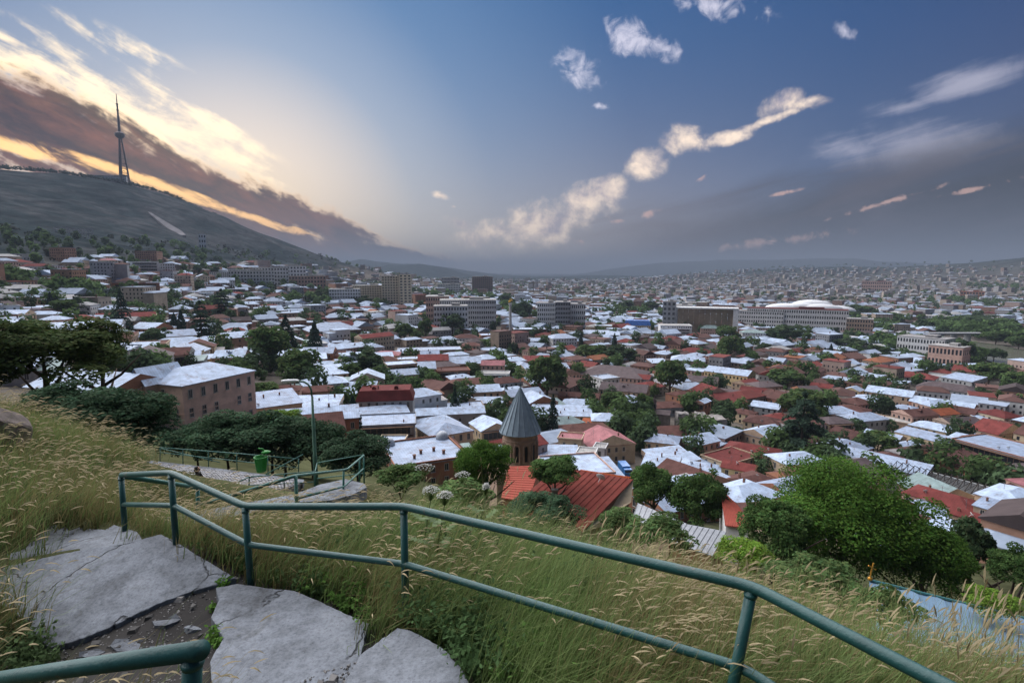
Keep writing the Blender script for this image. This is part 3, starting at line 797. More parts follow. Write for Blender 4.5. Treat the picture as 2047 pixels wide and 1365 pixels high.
# --- street lamp on the path
def build_lamp():
    base = P(632, 970, 25.5); top = P(624, 792, 25.5)
    h = (top - base).length
    r = thing('street_lamp', 'slim green street lamp with curved arm and flat pale head', 'street lamp', base)
    gp = mat('lamp_post_paint', (0.06, 0.13, 0.09), .5, var=.25, vscale=2, stain=.3)
    tv = top - base
    b = MB(); b.tube([Vector((0, 0, -.3)) , tv * .34, tv * .345, tv * .72, tv * .725, tv], [.115, .10, .085, .08, .065, .055], 12); ob('post', b.mesh('post', gp, True), r)
    pts = [P(624, 795, 25.5), P(622, 778, 25.5), P(616, 768, 25.5), P(607, 763, 25.5), P(598, 762, 25.5)]
    a = MB(); a.tube([p - base for p in fillet(pts, .3, 3)], .045, 8); ob('arm', a.mesh('arm', gp, True), r)
    hd = P(580, 761, 25.5) - base
    e = MB()
    prof = [(-.42, .035, .02), (-.38, .10, .05), (-.1, .13, .075), (.25, .11, .07), (.42, .06, .045)]
    vs, n = [], 10
    for x, w, hh in prof:
        for k in range(n):
            t = 2 * math.pi * k / n; vs.append((hd.x + x, hd.y + w * math.cos(t), hd.z + hh * math.sin(t) + .02 * x))
    fs = [(i * n + k, i * n + (k + 1) % n, (i + 1) * n + (k + 1) % n, (i + 1) * n + k) for i in range(4) for k in range(n)] + [tuple(range(n)), tuple(range(4 * n, 5 * n))[::-1]]
    e.add(vs, fs); ho = ob('lamp_head', e.mesh('lamp_head', mat('lamp_shell', (0.62, 0.64, 0.66), .4, var=.1), True), r)
    g = MB(); g.box((hd.x - .05, hd.y, hd.z - .07), (.55, .16, .035)); ob('lens', g.mesh('lens', mat('lamp_lens', (.55, .57, .55), .2, var=.05)), ho)
build_lamp()

# --- hanging litter bin
def build_bin():
    base = P(523, 946, 26.0)
    r = thing('litter_bin', 'bright green tapered litter bin hung on a bracket by the path', 'litter bin', base)
    gm = mat('bin_plastic', (0.012, 0.20, 0.022), .45, var=.12, vscale=5)
    b = MB(); b.lathe([(.20, .10), (.22, .12), (.27, .55), (.30, .78), (.315, .80), (.315, .84), (.285, .84), (.25, .3), (.20, .14)], seg=18); ob('bucket', b.mesh('bucket', gm, True), r)
    for k in range(6):
        a = k * math.pi / 3; c = MB(); c.tube([(.225 * math.cos(a), .225 * math.sin(a), .16), (.305 * math.cos(a), .305 * math.sin(a), .76)], .016, 5); ob('rib', c.mesh('rib', gm, True), r)
    d = MB(); d.tube([(.0, .30, .60), (.02, .36, .95), (-.05, .34, 1.10), (-.22, .25, 1.16)], [.05, .045, .05, .03], 8); ob('bracket', d.mesh('bracket', gm, True), r)
    l = MB(); l.lathe([(.02, .0), (.20, .0), (.22, .03), (.10, .09), (.02, .10)], (0.12, .32, .93), 14); ob('lid', l.mesh('lid', gm, True), r)
build_bin()

# --- person resting on the edge of the path
def build_person():
    base = P(392, 968, 24.0); base.z -= .12
    root = thing('person', 'person with dark hair in black jacket and blue jeans sitting on the cobbled path', 'person', base, 0)
    V = [(0, 0, .13), (.02, 0, .34), (.07, 0, .54), (.09, 0, .64), (.10, 0, .70),                # pelvis, waist, chest, neck
         (.08, .17, .59), (.16, .25, .36), (.38, .16, .30), (.46, .12, .31),                      # left arm
         (.08, -.17, .59), (.18, -.24, .36), (.40, -.14, .30), (.48, -.10, .31),                  # right arm
         (.06, .10, .12), (.46, .13, .30), (.66, .12, .02), (.80, .13, 0.0),                     # left leg
         (.06, -.10, .12), (.44, -.13, .33), (.62, -.13, .03), (.76, -.14, 0.0)]
    E = [(0, 1), (1, 2), (2, 3), (3, 4), (2, 5), (5, 6), (6, 7), (7, 8), (2, 9), (9, 10), (10, 11), (11, 12), (0, 13), (13, 14), (14, 15), (15, 16), (0, 17), (17, 18), (18, 19), (19, 20)]
    R = [.15, .13, .16, .07, .06, .07, .055, .045, .032, .07, .055, .045, .032, .10, .085, .055, .04, .10, .085, .055, .04]
    me = bpy.data.meshes.new('body'); me.from_pydata(V, E, []); 
    body = ob('body', me, root)
    sk = body.modifiers.new('skin', 'SKIN'); 
    if not me.skin_vertices: me.update()
    for i, sv in enumerate(me.skin_vertices[0].data if me.skin_vertices else []): sv.radius = (R[i], R[i]); sv.use_root = (i == 0)
    ss = body.modifiers.new('subd', 'SUBSURF'); ss.levels = 1; ss.render_levels = 1
    cloth = bpy.data.materials.new('clothes'); cloth.use_nodes = True; nt = cloth.node_tree
    tc = nt.nodes.new('ShaderNodeTexCoord'); sp = nt.nodes.new('ShaderNodeSeparateXYZ'); nt.links.new(tc.outputs['Object'], sp.inputs[0])
    z, x = NX(nt, sp.outputs[2]), NX(nt, sp.outputs[0])
    up = (z - x * .55).smooth(.155, .165)
    c = nmix(nt, up, (0.035, 0.075, 0.16, 1), (0.012, 0.012, 0.015, 1))
    c = nmix(nt, x.smooth(.70, .71), c, (0.25, .24, .23, 1))
    nt.links.new(c, nt.nodes['Principled BSDF'].inputs['Base Color']); nt.nodes['Principled BSDF'].inputs['Roughness'].default_value = .9
    me.materials.append(cloth)
    skin = mat('skin', (.42, .24, .17), .6, var=.06)
    def blob(c, s, mt, nm, extra=None, seg=14):
        b = bmesh.new(); bmesh.ops.create_uvsphere(b, u_segments=seg, v_segments=10, radius=1)
        for v in b.verts:
            v.co = Vector((v.co.x * s[0], v.co.y * s[1], v.co.z * s[2]))
            if extra: extra(v)
            v.co += Vector(c)
        m = bpy.data.meshes.new(nm); b.to_mesh(m); b.free(); m.materials.append(mt)
        m.polygons.foreach_set('use_smooth', [True] * len(m.polygons))
        return ob(nm, m, root)
    def face(v):
        if v.co.x > .07 and abs(v.co.z + .01) < .03 and abs(v.co.y) < .03: v.co.x += .025
        if v.co.z < -.06: v.co.x += .015
    blob((.12, 0, .82), (.098, .078, .122), skin, 'head', face)
    def hair(v):
        if v.co.z < 0 and v.co.x < .03: v.co.z *= 1.9; v.co.x -= .02
        if v.co.x > .05: v.co.x = .05 + (v.co.x - .05) * .25
    blob((.095, 0, .845), (.125, .105, .125), mat('hair', (.010, .008, .007), .5, var=.2), 'hair', hair)
    g = MB(); g.box((.222, 0, .835), (.02, .13, .035)); ob('sunglasses', g.mesh('sunglasses', mat('dark_lens', (.01, .01, .012), .15, var=0)), root)
    for s, (hx, hz) in ((1, (.47, .31)), (-1, (.49, .31))):
        h = MB()
        h.box((hx + .02, s * .11, hz), (.08, .07, .03))
        for k in range(4): h.tube([(hx + .05, s * .11 + (k - 1.5) * .018, hz), (hx + .10, s * .11 + (k - 1.5) * .019, hz - .01), (hx + .125 - abs(k - 1.3) * .01, s * .11 + (k - 1.5) * .019, hz - .03)], .008, 5)
        h.tube([(hx, s * .08, hz), (hx + .04, s * .06, hz + .01), (hx + .07, s * .06, hz)], .009, 5)
        ob('hand', h.mesh('hand', skin, True), root)
build_person()

# --- grass: blades and stalks with seed heads, one mass
GRASS = mat('grass_blades', (1, 1, 1), 0.7, var=0.15, vscale=1.5, attr=True, spec=0.2, transl=0.35)
DIRT = [(380, 1160), (440, 1130), (500, 1160), (560, 1190), (620, 1190), (740, 1240), (745, 1300), (720, 1400), (300, 1500), (-100, 1500), (-100, 1300), (60, 1290), (0, 1200), (200, 1220)]
def blades(base, L, w, dirx, diry, lean, col0, col1, rng, seg=3):
    """curved tapering blades; returns verts, quads, colours"""
    n = len(base); V = np.zeros((n, seg + 1, 2, 3)); C = np.zeros((n, seg + 1, 2, 3))
    side = np.stack([-diry, dirx, 0 * dirx], 1)
    rnd = rng.uniform(0, math.pi, n); side = side * np.cos(rnd)[:, None] + np.stack([dirx, diry, 0 * dirx], 1) * np.sin(rnd)[:, None]
    for k in range(seg + 1):
        t = k / seg
        up = L * (t - .28 * lean * t * t); out = L * lean * t ** 2 * .85
        c = base + np.stack([dirx * out, diry * out, up], 1)
        ww = (w * (1 - t) ** .7 + .0006)[:, None] * .5
        V[:, k, 0] = c - side * ww; V[:, k, 1] = c + side * ww
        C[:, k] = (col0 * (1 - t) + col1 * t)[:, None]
    i = np.arange(n * (seg + 1) * 2).reshape(n, seg + 1, 2)
    F = np.stack([i[:, :-1, 0], i[:, :-1, 1], i[:, 1:, 1], i[:, 1:, 0]], -1).reshape(-1, 4)
    return V.reshape(-1, 3), F, C.reshape(-1, 3)
def heads(base, d0, L, r, col, droop, rng):
    """three-sided seed heads that bow over"""
    n = len(base); rings = 4; V = np.zeros((n, rings, 3, 3))
    a = np.stack([d0[:, 1], -d0[:, 0], 0 * d0[:, 0]], 1); a /= np.linalg.norm(a, axis=1, keepdims=True) + 1e-6
    p = base.copy(); d = d0.copy()
    for k, pr in enumerate((.35, 1.0, .85, .12)):
        b = np.cross(d, a)
        for q in range(3):
            th = q * 2.0944
            V[:, k, q] = p + (a * math.cos(th) + b * math.sin(th)) * (r * pr)[:, None]
        d = d + np.stack([0 * droop, 0 * droop, -droop], 1); d /= np.linalg.norm(d, axis=1, keepdims=True)
        p = p + d * (L / 3)[:, None]
    i = np.arange(n * rings * 3).reshape(n, rings, 3)
    F = np.concatenate([np.stack([i[:, :-1, q], i[:, :-1, (q + 1) % 3], i[:, 1:, (q + 1) % 3], i[:, 1:, q]], -1).reshape(-1, 4) for q in range(3)])
    return V.reshape(-1, 3), F, np.repeat(col, rings * 3, 0)
class Mass:
    def __init__(s): s.V, s.F, s.C, s.n = [], [], [], 0
    def add(s, v, f, c): s.V.append(v); s.F.append(f + s.n); s.C.append(c); s.n += len(v)
    def build(s, name, **kw):
        return ob(name, np_mesh(name, np.concatenate(s.V), np.concatenate(s.F), GRASS, np.clip(np.concatenate(s.C), 0, 1)), **kw)
def build_grass():
    rng = np.random.default_rng(21)
    N = 30000
    az = np.radians(rng.uniform(-50, 50, N)); r = 2.6 * (26 / 2.6) ** (rng.random(N) ** .80)
    X, Y = r * np.sin(az), r * np.cos(az); Z = Hn(X, Y)
    pr = proj(np.stack([X, Y, Z], 1))
    keep = (pr[:, 1] < 1520) & (pr[:, 0] > -160) & (pr[:, 0] < 2200)
    for outl, _, _ in SLABS: keep &= ~inpoly(pr[:, 0], pr[:, 1], outl)
    thin = inpoly(pr[:, 0], pr[:, 1], DIRT); keep &= ~(thin & (rng.random(N) > .012))
    keep &= ~(inpoly(pr[:, 0], pr[:, 1], [(285, 925), (600, 930), (735, 955), (735, 990), (600, 1006), (480, 985), (285, 965)]) & (r > 12.5))
    keep &= ~((r > 9) & (pr[:, 0] > 800) & (rng.random(N) < .6))
    keep &= ~((pr[:, 0] < 965) & (pr[:, 0] > 380) & (pr[:, 1] > 1300))
    X, Y, Z, r, pr = X[keep], Y[keep], Z[keep], r[keep], pr[keep]; n = len(X)
    px = pr[:, 0]
    nz = np.sin(X * 1.7 + 1.1 * np.sin(Y * 1.3)) * np.cos(Y * 1.9 - .6 * X) * .5 + .5
    gold = np.clip(np.where(px < 800, .50, .26) + (nz - .5) * .9 + np.where((px > 1150) & (px < 1420), .18, 0) - np.where((px > 640) & (px < 1120) & (pr[:, 1] > 1120), .25, 0), 0.03, .95)
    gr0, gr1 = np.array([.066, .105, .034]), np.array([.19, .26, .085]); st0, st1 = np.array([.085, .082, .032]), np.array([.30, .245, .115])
    M = Mass()
    sc = 1 + r / 16
    for rep in range(9):
        g = rng.random(n) < gold * .8
        jit = rng.normal(0, .07, (n, 2)) * sc[:, None]
        base = np.stack([X + jit[:, 0], Y + jit[:, 1], Z - .03], 1)
        a = rng.uniform(0, 6.283, n); dx, dy = np.cos(a) * .7 + .75, np.sin(a) * .7; q = np.hypot(dx, dy) + 1e-6
        L = rng.uniform(.16, .44, n) * rng.uniform(.7, 1.35, n) * np.where(px > 1650, 1.0, 1) * np.where(px > 800, 1.35, np.where((r > 7) & (px > 250), .75, 1.05)) * np.clip(sc, 1, 1.5)
        var = rng.uniform(.7, 1.35, (n, 1))
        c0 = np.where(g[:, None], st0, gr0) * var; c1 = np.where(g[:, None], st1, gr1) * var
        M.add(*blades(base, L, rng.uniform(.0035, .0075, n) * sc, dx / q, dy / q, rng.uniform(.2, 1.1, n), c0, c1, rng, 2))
    M.build('grass', kind='stuff', label='green and straw-coloured grass covering the slope beside the stairs', category='grass')
    M = Mass()
    for rep in range(2):
        k = rng.random(n) < gold * .7
        m = k.sum(); b0 = np.stack([X[k] + rng.normal(0, .06, m), Y[k] + rng.normal(0, .06, m), Z[k] - .02], 1)
        dx, dy = .8 + rng.normal(0, .35, m), rng.normal(0, .35, m); q = np.hypot(dx, dy); dx, dy = dx / q, dy / q
        s = sc[k]; L = rng.uniform(.30, .60, m) * np.clip(s, 1, 1.4) * np.where((r[k] > 7) & (px[k] > 250) & (px[k] < 800), .75, 1.12); lean = rng.uniform(.35, .9, m)
        var = rng.uniform(.75, 1.25, (m, 1))
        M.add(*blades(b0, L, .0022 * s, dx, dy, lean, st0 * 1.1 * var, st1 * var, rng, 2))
        tip = b0 + np.stack([dx * L * lean * .85, dy * L * lean * .85, L * (1 - .28 * lean)], 1)
        d0 = np.stack([dx * (.5 + lean), dy * (.5 + lean), 1 - .3 * lean], 1); d0 /= np.linalg.norm(d0, axis=1, keepdims=True)
        M.add(*heads(tip - d0 * .01, d0, rng.uniform(.05, .095, m) * s, rng.uniform(.0032, .0052, m) * s, np.array([.47, .39, .235]) * rng.uniform(.75, 1.2, (m, 1)), rng.uniform(.15, .5, m), rng))
    M.build('seed_grass', kind='stuff', label='pale bowing seed heads of dry grass on the slope', category='grass')
    # tall cat-tail grasses that stand up against the rail and the roofs
    M = Mass()
    for x0, x1, y0, y1, dd, cnt in ((1165, 1310, 1050, 1110, 4.6, 34), (1360, 1500, 1125, 1200, 4.0, 16), (1770, 2060, 1175, 1300, 3.3, 70), (1560, 1800, 1230, 1330, 3.3, 22), (950, 1060, 930, 1010, 6.2, 14), (1900, 2047, 1200, 1330, 2.9, 30)):
        for _ in range(cnt):
            tp = P(rng.uniform(x0, x1), rng.uniform(y0, y1), dd * rng.uniform(.88, 1.12))
            sw = rng.normal(.10, .12); bx, by = tp.x - sw - .03, tp.y + rng.normal(0, .06); bz = H(bx, by) - .03
            if tp.z - bz < .25: continue
            b0 = np.array([[bx, by, bz]]); L = np.array([(tp.z - bz) * 1.05]); dv = np.array([tp.x - bx, tp.y - by]); q = np.hypot(*dv) + 1e-6
            lean = np.array([min(.9, q / L[0] / .85)])
            M.add(*blades(b0, L, np.array([.004]), dv[:1] / q, dv[1:] / q, lean, np.array([[.12, .125, .045]]), np.array([[.30, .26, .13]]), rng, 4))
            tip = b0 + np.array([[dv[0], dv[1], L[0] * (1 - .28 * lean[0])]])
            d0 = np.array([[dv[0] / q * lean[0] * 1.2, dv[1] / q * lean[0], 1.0 - .3 * lean[0]]]); d0 /= np.linalg.norm(d0)
            M.add(*heads(tip, d0, np.array([rng.uniform(.06, .11)]), np.array([rng.uniform(.0042, .007)]), np.array([[.50, .42, .26]]) * rng.uniform(.8, 1.15), np.array([rng.uniform(.05, .35)]), rng))
    M.build('tall_seed_grass', kind='stuff', label='tall upright straw seed heads standing along the railing', category='grass')
    # pebbles and crumbled concrete in the dirt
    V, F, C, k = [], [], [], 0
    cube = np.array([(-1, -1, -.6), (1, -1, -.6), (1, 1, -.6), (-1, 1, -.6), (-.7, -.6, .6), (.6, -.7, .5), (.7, .6, .7), (-.6, .7, .5)]); cf = np.array([(4, 5, 6, 7), (0, 1, 5, 4), (1, 2, 6, 5), (2, 3, 7, 6), (3, 0, 4, 7)])
    for _ in range(6500):
        x, y = rng.uniform(-160, 760), rng.uniform(1120, 1480)
        if not inpoly(np.array([x]), np.array([y]), DIRT)[0]: continue
        g = hit(x, y, 0, 2.0, 12)
        if g is None: continue
        s = rng.uniform(.003, .011) * (4.5 if rng.random() < .02 else 1); a = rng.uniform(0, 6.28)
        c = cube * s * rng.uniform(.7, 1.3, 3) * (1 + rng.normal(0, .15, (8, 3))); c = np.stack([c[:, 0] * math.cos(a) - c[:, 1] * math.sin(a), c[:, 0] * math.sin(a) + c[:, 1] * math.cos(a), c[:, 2]], 1)
        V.append(c + np.array(g)); F.append(cf + k); k += 8; C.append(np.tile(np.array([.15, .145, .14]) * rng.uniform(.3, 1.5), (8, 1)))
    ob('pebbles', np_mesh('pebbles', np.concatenate(V), np.concatenate(F), mat('pebble', (1, 1, 1), .9, var=.2, attr=True), np.concatenate(C)), kind='stuff', label='loose pebbles and crumbled concrete between the slabs', category='gravel')
build_grass()

def build_weeds():
    # leafy weeds that fill in below the seed grass
    rng = np.random.default_rng(61); V, F, C, n = [], [], [], 0
    for x0, x1, y0, y1, cnt, hh, colr in ((820, 1010, 1215, 1400, 230, .34, (.070, .125, .048)), (610, 740, 1165, 1275, 60, .20, (.10, .19, .045)), (540, 640, 1150, 1215, 40, .18, (.085, .14, .055)), (1000, 1180, 1240, 1420, 150, .30, (.095, .18, .045)),
            (1180, 1480, 1270, 1430, 150, .26, (.075, .13, .045)), (422, 452, 1150, 1300, 16, .07, (.10, .20, .04)), (-20, 110, 1270, 1365, 46, .16, (.09, .14, .06)), (1500, 1700, 1250, 1420, 90, .24, (.08, .14, .05)), (880, 1100, 1060, 1160, 150, .50, (.075, .12, .055)), (1100, 1500, 1120, 1230, 190, .46, (.075, .125, .055)), (640, 900, 1040, 1140, 120, .34, (.085, .13, .05)), (1500, 2047, 1200, 1365, 150, .36, (.085, .14, .055)), (0, 240, 880, 1040, 120, .22, (.075, .12, .045)), (280, 520, 1090, 1160, 50, .16, (.085, .14, .05))):
        for _ in range(cnt):
            g = hit(rng.uniform(x0, x1), rng.uniform(y0, y1), 0, 2.0, 20)
            if g is None: continue
            pp = proj([g])[0]
            if any(inpoly(pp[:1], pp[1:2], o)[0] for o, _, _ in SLABS): continue
            q = 40; st = rng.integers(3, 6); a = rng.uniform(0, 6.28, st); k = rng.integers(0, st, q); t = rng.uniform(.15, 1, q); h = hh * rng.uniform(.6, 1.3)
            c = np.stack([np.cos(a[k]) * t ** 1.5 * h * .55, np.sin(a[k]) * t ** 1.5 * h * .55, t * h], 1) + rng.normal(0, .02, (q, 3)) + np.array(g)
            v, f = leaf_quads(c, rng.standard_normal((q, 3)) + np.array([0, -.3, .9]), rng.uniform(.010, .024, q) * (1 + g.y / 14), rng, .5)
            V.append(v); F.append(f + n); n += len(v); C.append(np.repeat(np.array(colr)[None] * rng.uniform(.6, 1.35, (q, 1)) * rng.uniform(.8, 1.2), 4, 0))
    ob('weeds', np_mesh('weeds', np.concatenate(V), np.concatenate(F), LEAF, np.concatenate(C)), kind='stuff', label='low leafy green weeds among the grass', category='weeds')
build_weeds()

# --- white-flowered umbel plants above the rail
def umbel(x, y, d, size, label):
    tp = P(x, y, d); bz = H(tp.x - .1, tp.y + .05)
    base = Vector((tp.x - .1, tp.y + .05, bz)); r = thing('umbel_plant', label, 'plant', base, 0)
    stem = mat('umbel_stem', (.09, .14, .045), .7, var=.2); wh = mat('umbel_flower', (.62, .62, .58), .8, var=.15, vscale=9)
    rg = random.Random(int(x)); t = tp - base
    b = MB(); b.tube([Vector((0, 0, -.05)), t * .5 + Vector((-.03, 0, 0)), t * .9], [.010, .008, .005], 6); ob('stem', b.mesh('stem', stem, True), r)
    f = MB(); q = MB(); top = t * .9
    for k in range(34):
        a = k * 2.399; rad = size * math.sqrt((k + .5) / 34); c = t + Vector((rad * math.cos(a), rad * math.sin(a) * .8, .05 * (1 - (rad / size) ** 2) + rg.uniform(-.006, .006)))
        q.tube([top, (top + c) / 2 - Vector((0, 0, .012)), c], .0018, 3, caps=False)
        for j in range(9):
            p = c + Vector((rg.gauss(0, .009), rg.gauss(0, .009), rg.gauss(0, .004))); s = rg.uniform(.004, .007)
            f.add([p + Vector((s, 0, 0)), p + Vector((0, s, .002)), p + Vector((-s, 0, 0)), p + Vector((0, -s, .002)), p + Vector((0, 0, s))], [(0, 1, 4), (1, 2, 4), (2, 3, 4), (3, 0, 4)])
    fo = ob('flower_head', f.mesh('flower_head', wh), r, kind='stuff'); ob('ray', q.mesh('ray', stem), fo, kind='stuff')
    for k in range(10):
        lv = MB()
        a = k * 1.9; z = .1 + .07 * k; p = t * min(.8, z / max(.3, t.length)); 
        e = p + Vector((math.cos(a) * .16, math.sin(a) * .16, .06)); s = (e - p).cross(Vector((0, 0, 1))).normalized()
        for m in range(4):
            o = p + (e - p) * (.3 + .22 * m); lv.add([o, o + s * .05 + (e - p) * .25, o + (e - p) * .3, o - s * .05 + (e - p) * .25], [(0, 1, 2, 3)])
        ob('leaf', lv.mesh('leaf', stem), r)
umbel(862, 982, 5.3, .085, 'white umbel flower in full bloom rising just above the railing bend')
umbel(890, 992, 5.2, .075, 'white umbel flower leaning right beside a fuller white umbel')
umbel(850, 935, 8.6, .17, 'wide soft white umbel standing before the silver ribbed roof')
umbel(925, 950, 8.2, .12, 'white umbel half hidden under the round bright green tree')
umbel(972, 975, 6.0, .035, 'small greenish umbel among oat stalks above the railing')

# --- near trees and shrubs
def tree_px(kind, x, ybase, wpx, hpx, d, label, **kw):
    b = P(x, ybase, d); g = H(b.x, b.y); tall = hpx / FPX * d * 1.02
    ztop = b.z + tall; base = Vector((b.x, b.y, g - .1))
    h = max(ztop - base.z, tall * .6)
    low = max(0.04, min(.8, 1 - tall / h))
    return tree(kind, base, h, wpx / FPX * d, label, low=low, **kw)
tree_px('pine', 95, 800, 330, 175, 40, 'spreading dark pine crowning the grassy bank beside the rubble wall', i=0)
tree_px('pine', -60, 830, 260, 200, 36, 'dark pine growing at the rear of the grassy bank', i=1)
tree_px('pine', 205, 735, 120, 90, 44, 'lighter pine bough mass beside the silver school roof', i=2)
tree_px('bush', 235, 925, 250, 160, 27, 'round dark green shrub at the upper end of the cobbled path', i=0)
tree_px('bush', 130, 880, 190, 115, 32, 'dark shrub wedged between the grassy bank and the pine', i=1)
for k, (x, w, yb, hp) in enumerate(((395, 130, 915, 75), (455, 190, 925, 105), (545, 210, 935, 120), (625, 150, 940, 110))):
    tree_px('bush', x, yb, w, hp, 42, ('low dark shrub at the far end of the hedge behind the long railing', 'dark hedge shrub above the sitting person', 'broad dark hedge shrub right behind the litter bin', 'dark hedge shrub in which the lamp post stands')[k], i=k % 3, group='dark hedge shrubs along the path')
tree_px('bush', 715, 955, 160, 100, 36, 'dark glossy shrub beyond the stair landing', i=2)
tree_px('lightbush', 565, 850, 90, 32, 46, 'yellow-green shrub top above the dark hedge', i=1)
tree_px('nearbright', 965, 985, 135, 118, 46, 'round bright green tree in front of the church drum', i=0)
tree_px('nearmid', 1110, 975, 110, 70, 58, 'thin-leaved tree between the church drum and the dark red roof', i=0)
tree_px('nearmid', 1305, 1030, 110, 110, 78, 'dark leafy tree behind the grey metal lean-to roof', i=1)
tree_px('nearmid', 1395, 1060, 130, 130, 74, 'broad leafy tree beside the small orange ribbed roof', i=2)
tree_px('nearbright', 1680, 1190, 345, 285, 48, 'huge bright green tree dominating the slope under the town', i=1)
tree_px('nearbright', 1840, 1190, 190, 150, 46, 'dense green tree leaning from the huge bright tree to the blue roof', i=2)
tree_px('nearmid', 1545, 1130, 150, 150, 44, 'mid-green tree at the foot of the huge bright tree', i=0)
tree_px('dark', 1938, 1150, 85, 120, 50, 'small sparse dark tree beside the red and silver roofs', i=1)
tree_px('nearmid', 2025, 1180, 110, 90, 46, 'rounded green tree next to the sparse dark tree', i=1)
tree_px('lightbush', 1985, 1215, 110, 38, 30, 'vivid yellow-green shrub behind the blue panelled roof', i=0)
for x, yb, w, hp, d, k, lb in ((1480, 1150, 130, 80, 26, 'lightbush', 'leafy green shrub beside the corner of the grey tin roof'), (1240, 1075, 110, 60, 30, 'weed', 'tall weeds growing under the dark red roof'),
        (1320, 1100, 150, 75, 24, 'weed', 'green weed bush in front of the grey tin roof'), (1620, 1190, 190, 80, 20, 'weed', 'weed thicket rising behind the railing corner post'),
        (1760, 1260, 140, 100, 13, 'weed', 'broad-leaved weed bush partly covering the blue panelled roof'), (1080, 1060, 160, 80, 22, 'bush', 'dark bush under the eave of the dark red roof'),
        (930, 1040, 170, 80, 18, 'weed', 'tangle of weeds under the round bright green tree'), (800, 985, 110, 60, 24, 'weed', 'weed bush beyond the dry grass knoll'), (1500, 1215, 140, 60, 12, 'weed', 'low weeds behind the pipe railing near its corner')):
    tree_px(k, x, yb, w, hp, d, lb, cat='shrub')
def build_rock():
    b = bmesh.new(); bmesh.ops.create_icosphere(b, subdivisions=4, radius=1)
    rng = np.random.default_rng(4)
    dirs = rng.standard_normal((26, 3)); dirs /= np.linalg.norm(dirs, axis=1, keepdims=True); off = rng.uniform(.62, .95, 26)
    for v in b.verts:
        c = np.array(v.co); 
        for d, o in zip(dirs, off):
            k = c @ d - o
            if k > 0: c = c - d * k
        v.co = Vector((c[0] * 1.4, c[1] * 1.1, c[2] * .95))
    m = bpy.data.meshes.new('rock'); b.to_mesh(m); b.free(); m.materials.append(mat('rock_face', (.14, .115, .105), .9, var=.5, vscale=2, bump=1, bscale=9))
    p = P(-12, 862, 9.8); o = ob('rock', m, None, p, scale=(.42, .4, .55), label='dark fractured rock outcrop in the grassy bank', category='rock')
build_rock()

# ------------------------------------------------------------------ the town
ROOFC = {'S': ((.33, .41, .54), .6, .08, 'silver metal'), 'B': ((.115, .058, .050), .9, 0, 'rusty brown'), 'R': ((.155, .040, .036), .85, 0, 'red'), 'O': ((.27, .080, .038), .85, 0, 'orange'),
         'P': ((.32, .13, .14), .6, 0, 'pink'), 'D': ((.11, .085, .088), .7, 0, 'dark'), 'U': ((.06, .15, .42), .5, 0, 'blue'), 'G': ((.20, .27, .27), .5, .1, 'grey-green metal'), 'L': ((.36, .35, .34), .8, 0, 'pale grey')}
WALLC = {'ho': ((.66, .57, .42), 'ochre'), 'sp': ((.68, .47, .38), 'pink brick'), 'br': ((0.385, 0.189, 0.121), 'brick'), 'be': ((0.560, 0.452, 0.317), 'beige'), 'pk': ((0.519, 0.351, 0.290), 'dusty pink'), 'gr': ((0.331, 0.337, 0.344), 'grey'), 'wh': ((0.680, 0.680, 0.680), 'white'), 'ta': ((0.425, 0.317, 0.236), 'tan'),
         'wd': ((0.169, 0.112, 0.081), 'dark timber'), 'tq': ((0.115, 0.385, 0.479), 'turquoise'), 'ye': ((0.587, 0.466, 0.263), 'ochre')}
def roof_mat(k, near=False):
    c, r, m, _ = ROOFC[k]
    return mat('roof_%s_%d' % (k, near), c, r, m, var=.34, vscale=.45, rnd=.22, stain=.65 if k == 'S' else .45, stain_rng=(.50, .70), stain_col=(.16, .10, .075, 1) if k == 'S' else (.05, .03, .025, 1), seams=('X', .55, .35) if near else ('X', .5, .22), spec=.25 if k == 'S' else .06)
def wall_mat(k):
    return mat('wall_' + k, WALLC[k][0], .9, var=.22, vscale=.5, rnd=.16, stain=.4, stain_col=(.09, .075, .065, 1), spec=.06)
GLASS = mat('window_glass', (.025, .03, .037), .12, var=.2, vscale=3, spec=.6)
FRAME = mat('window_frame', (.42, .40, .37), .7, var=.15, rnd=.25)
SOOT = mat('chimney_brick', (.20, .105, .075), .9, var=.3)
DISH = mat('dish_white', (.62, .63, .64), .5, var=.08)
def _win(w, h):
    b = MB(); t = .09
    b.box((0, 0, h / 2 - t / 2), (w, .14, t)); b.box((0, 0, -h / 2 + t / 2), (w, .14, t))
    b.box((-w / 2 + t / 2, 0, 0), (t, .135, h - 2 * t)); b.box((w / 2 - t / 2, 0, 0), (t, .135, h - 2 * t)); b.box((0, .01, 0), (t * .6, .09, h - 2 * t))
    b.box((0, -.06, -h / 2 - .03), (w + .18, .24, .06))
    p = MB(); p.box((0, .03, 0), (w - 2 * t + .02, .03, h - 2 * t + .02))
    return b.mesh('window', FRAME), p.mesh('pane', GLASS)
WIN = {'n': _win(.95, 1.55), 'w': _win(1.5, 1.5), 't': _win(1.0, 2.0)}
def _dish():
    b = MB(); b.lathe([(.02, 0), (.22, .03), (.42, .12), (.44, .14), (.40, .13), (.2, .05), (.02, .02)], seg=14); b.tube([(0, 0, 0), (.1, 0, .42)], .012, 4); b.tube([(0, 0, 0), (0, .1, -.5)], .03, 5)
    return b.mesh('satellite_dish', DISH, True)
DISHM = _dish()
def _chim():
    b = MB(); b.box((0, 0, .3), (.6, .45, 1.8)); b.box((0, 0, 1.25), (.72, .57, .12)); b.box((0, 0, 1.4), (.3, .25, .2))
    return b.mesh('chimney', SOOT)
CHIM = _chim()
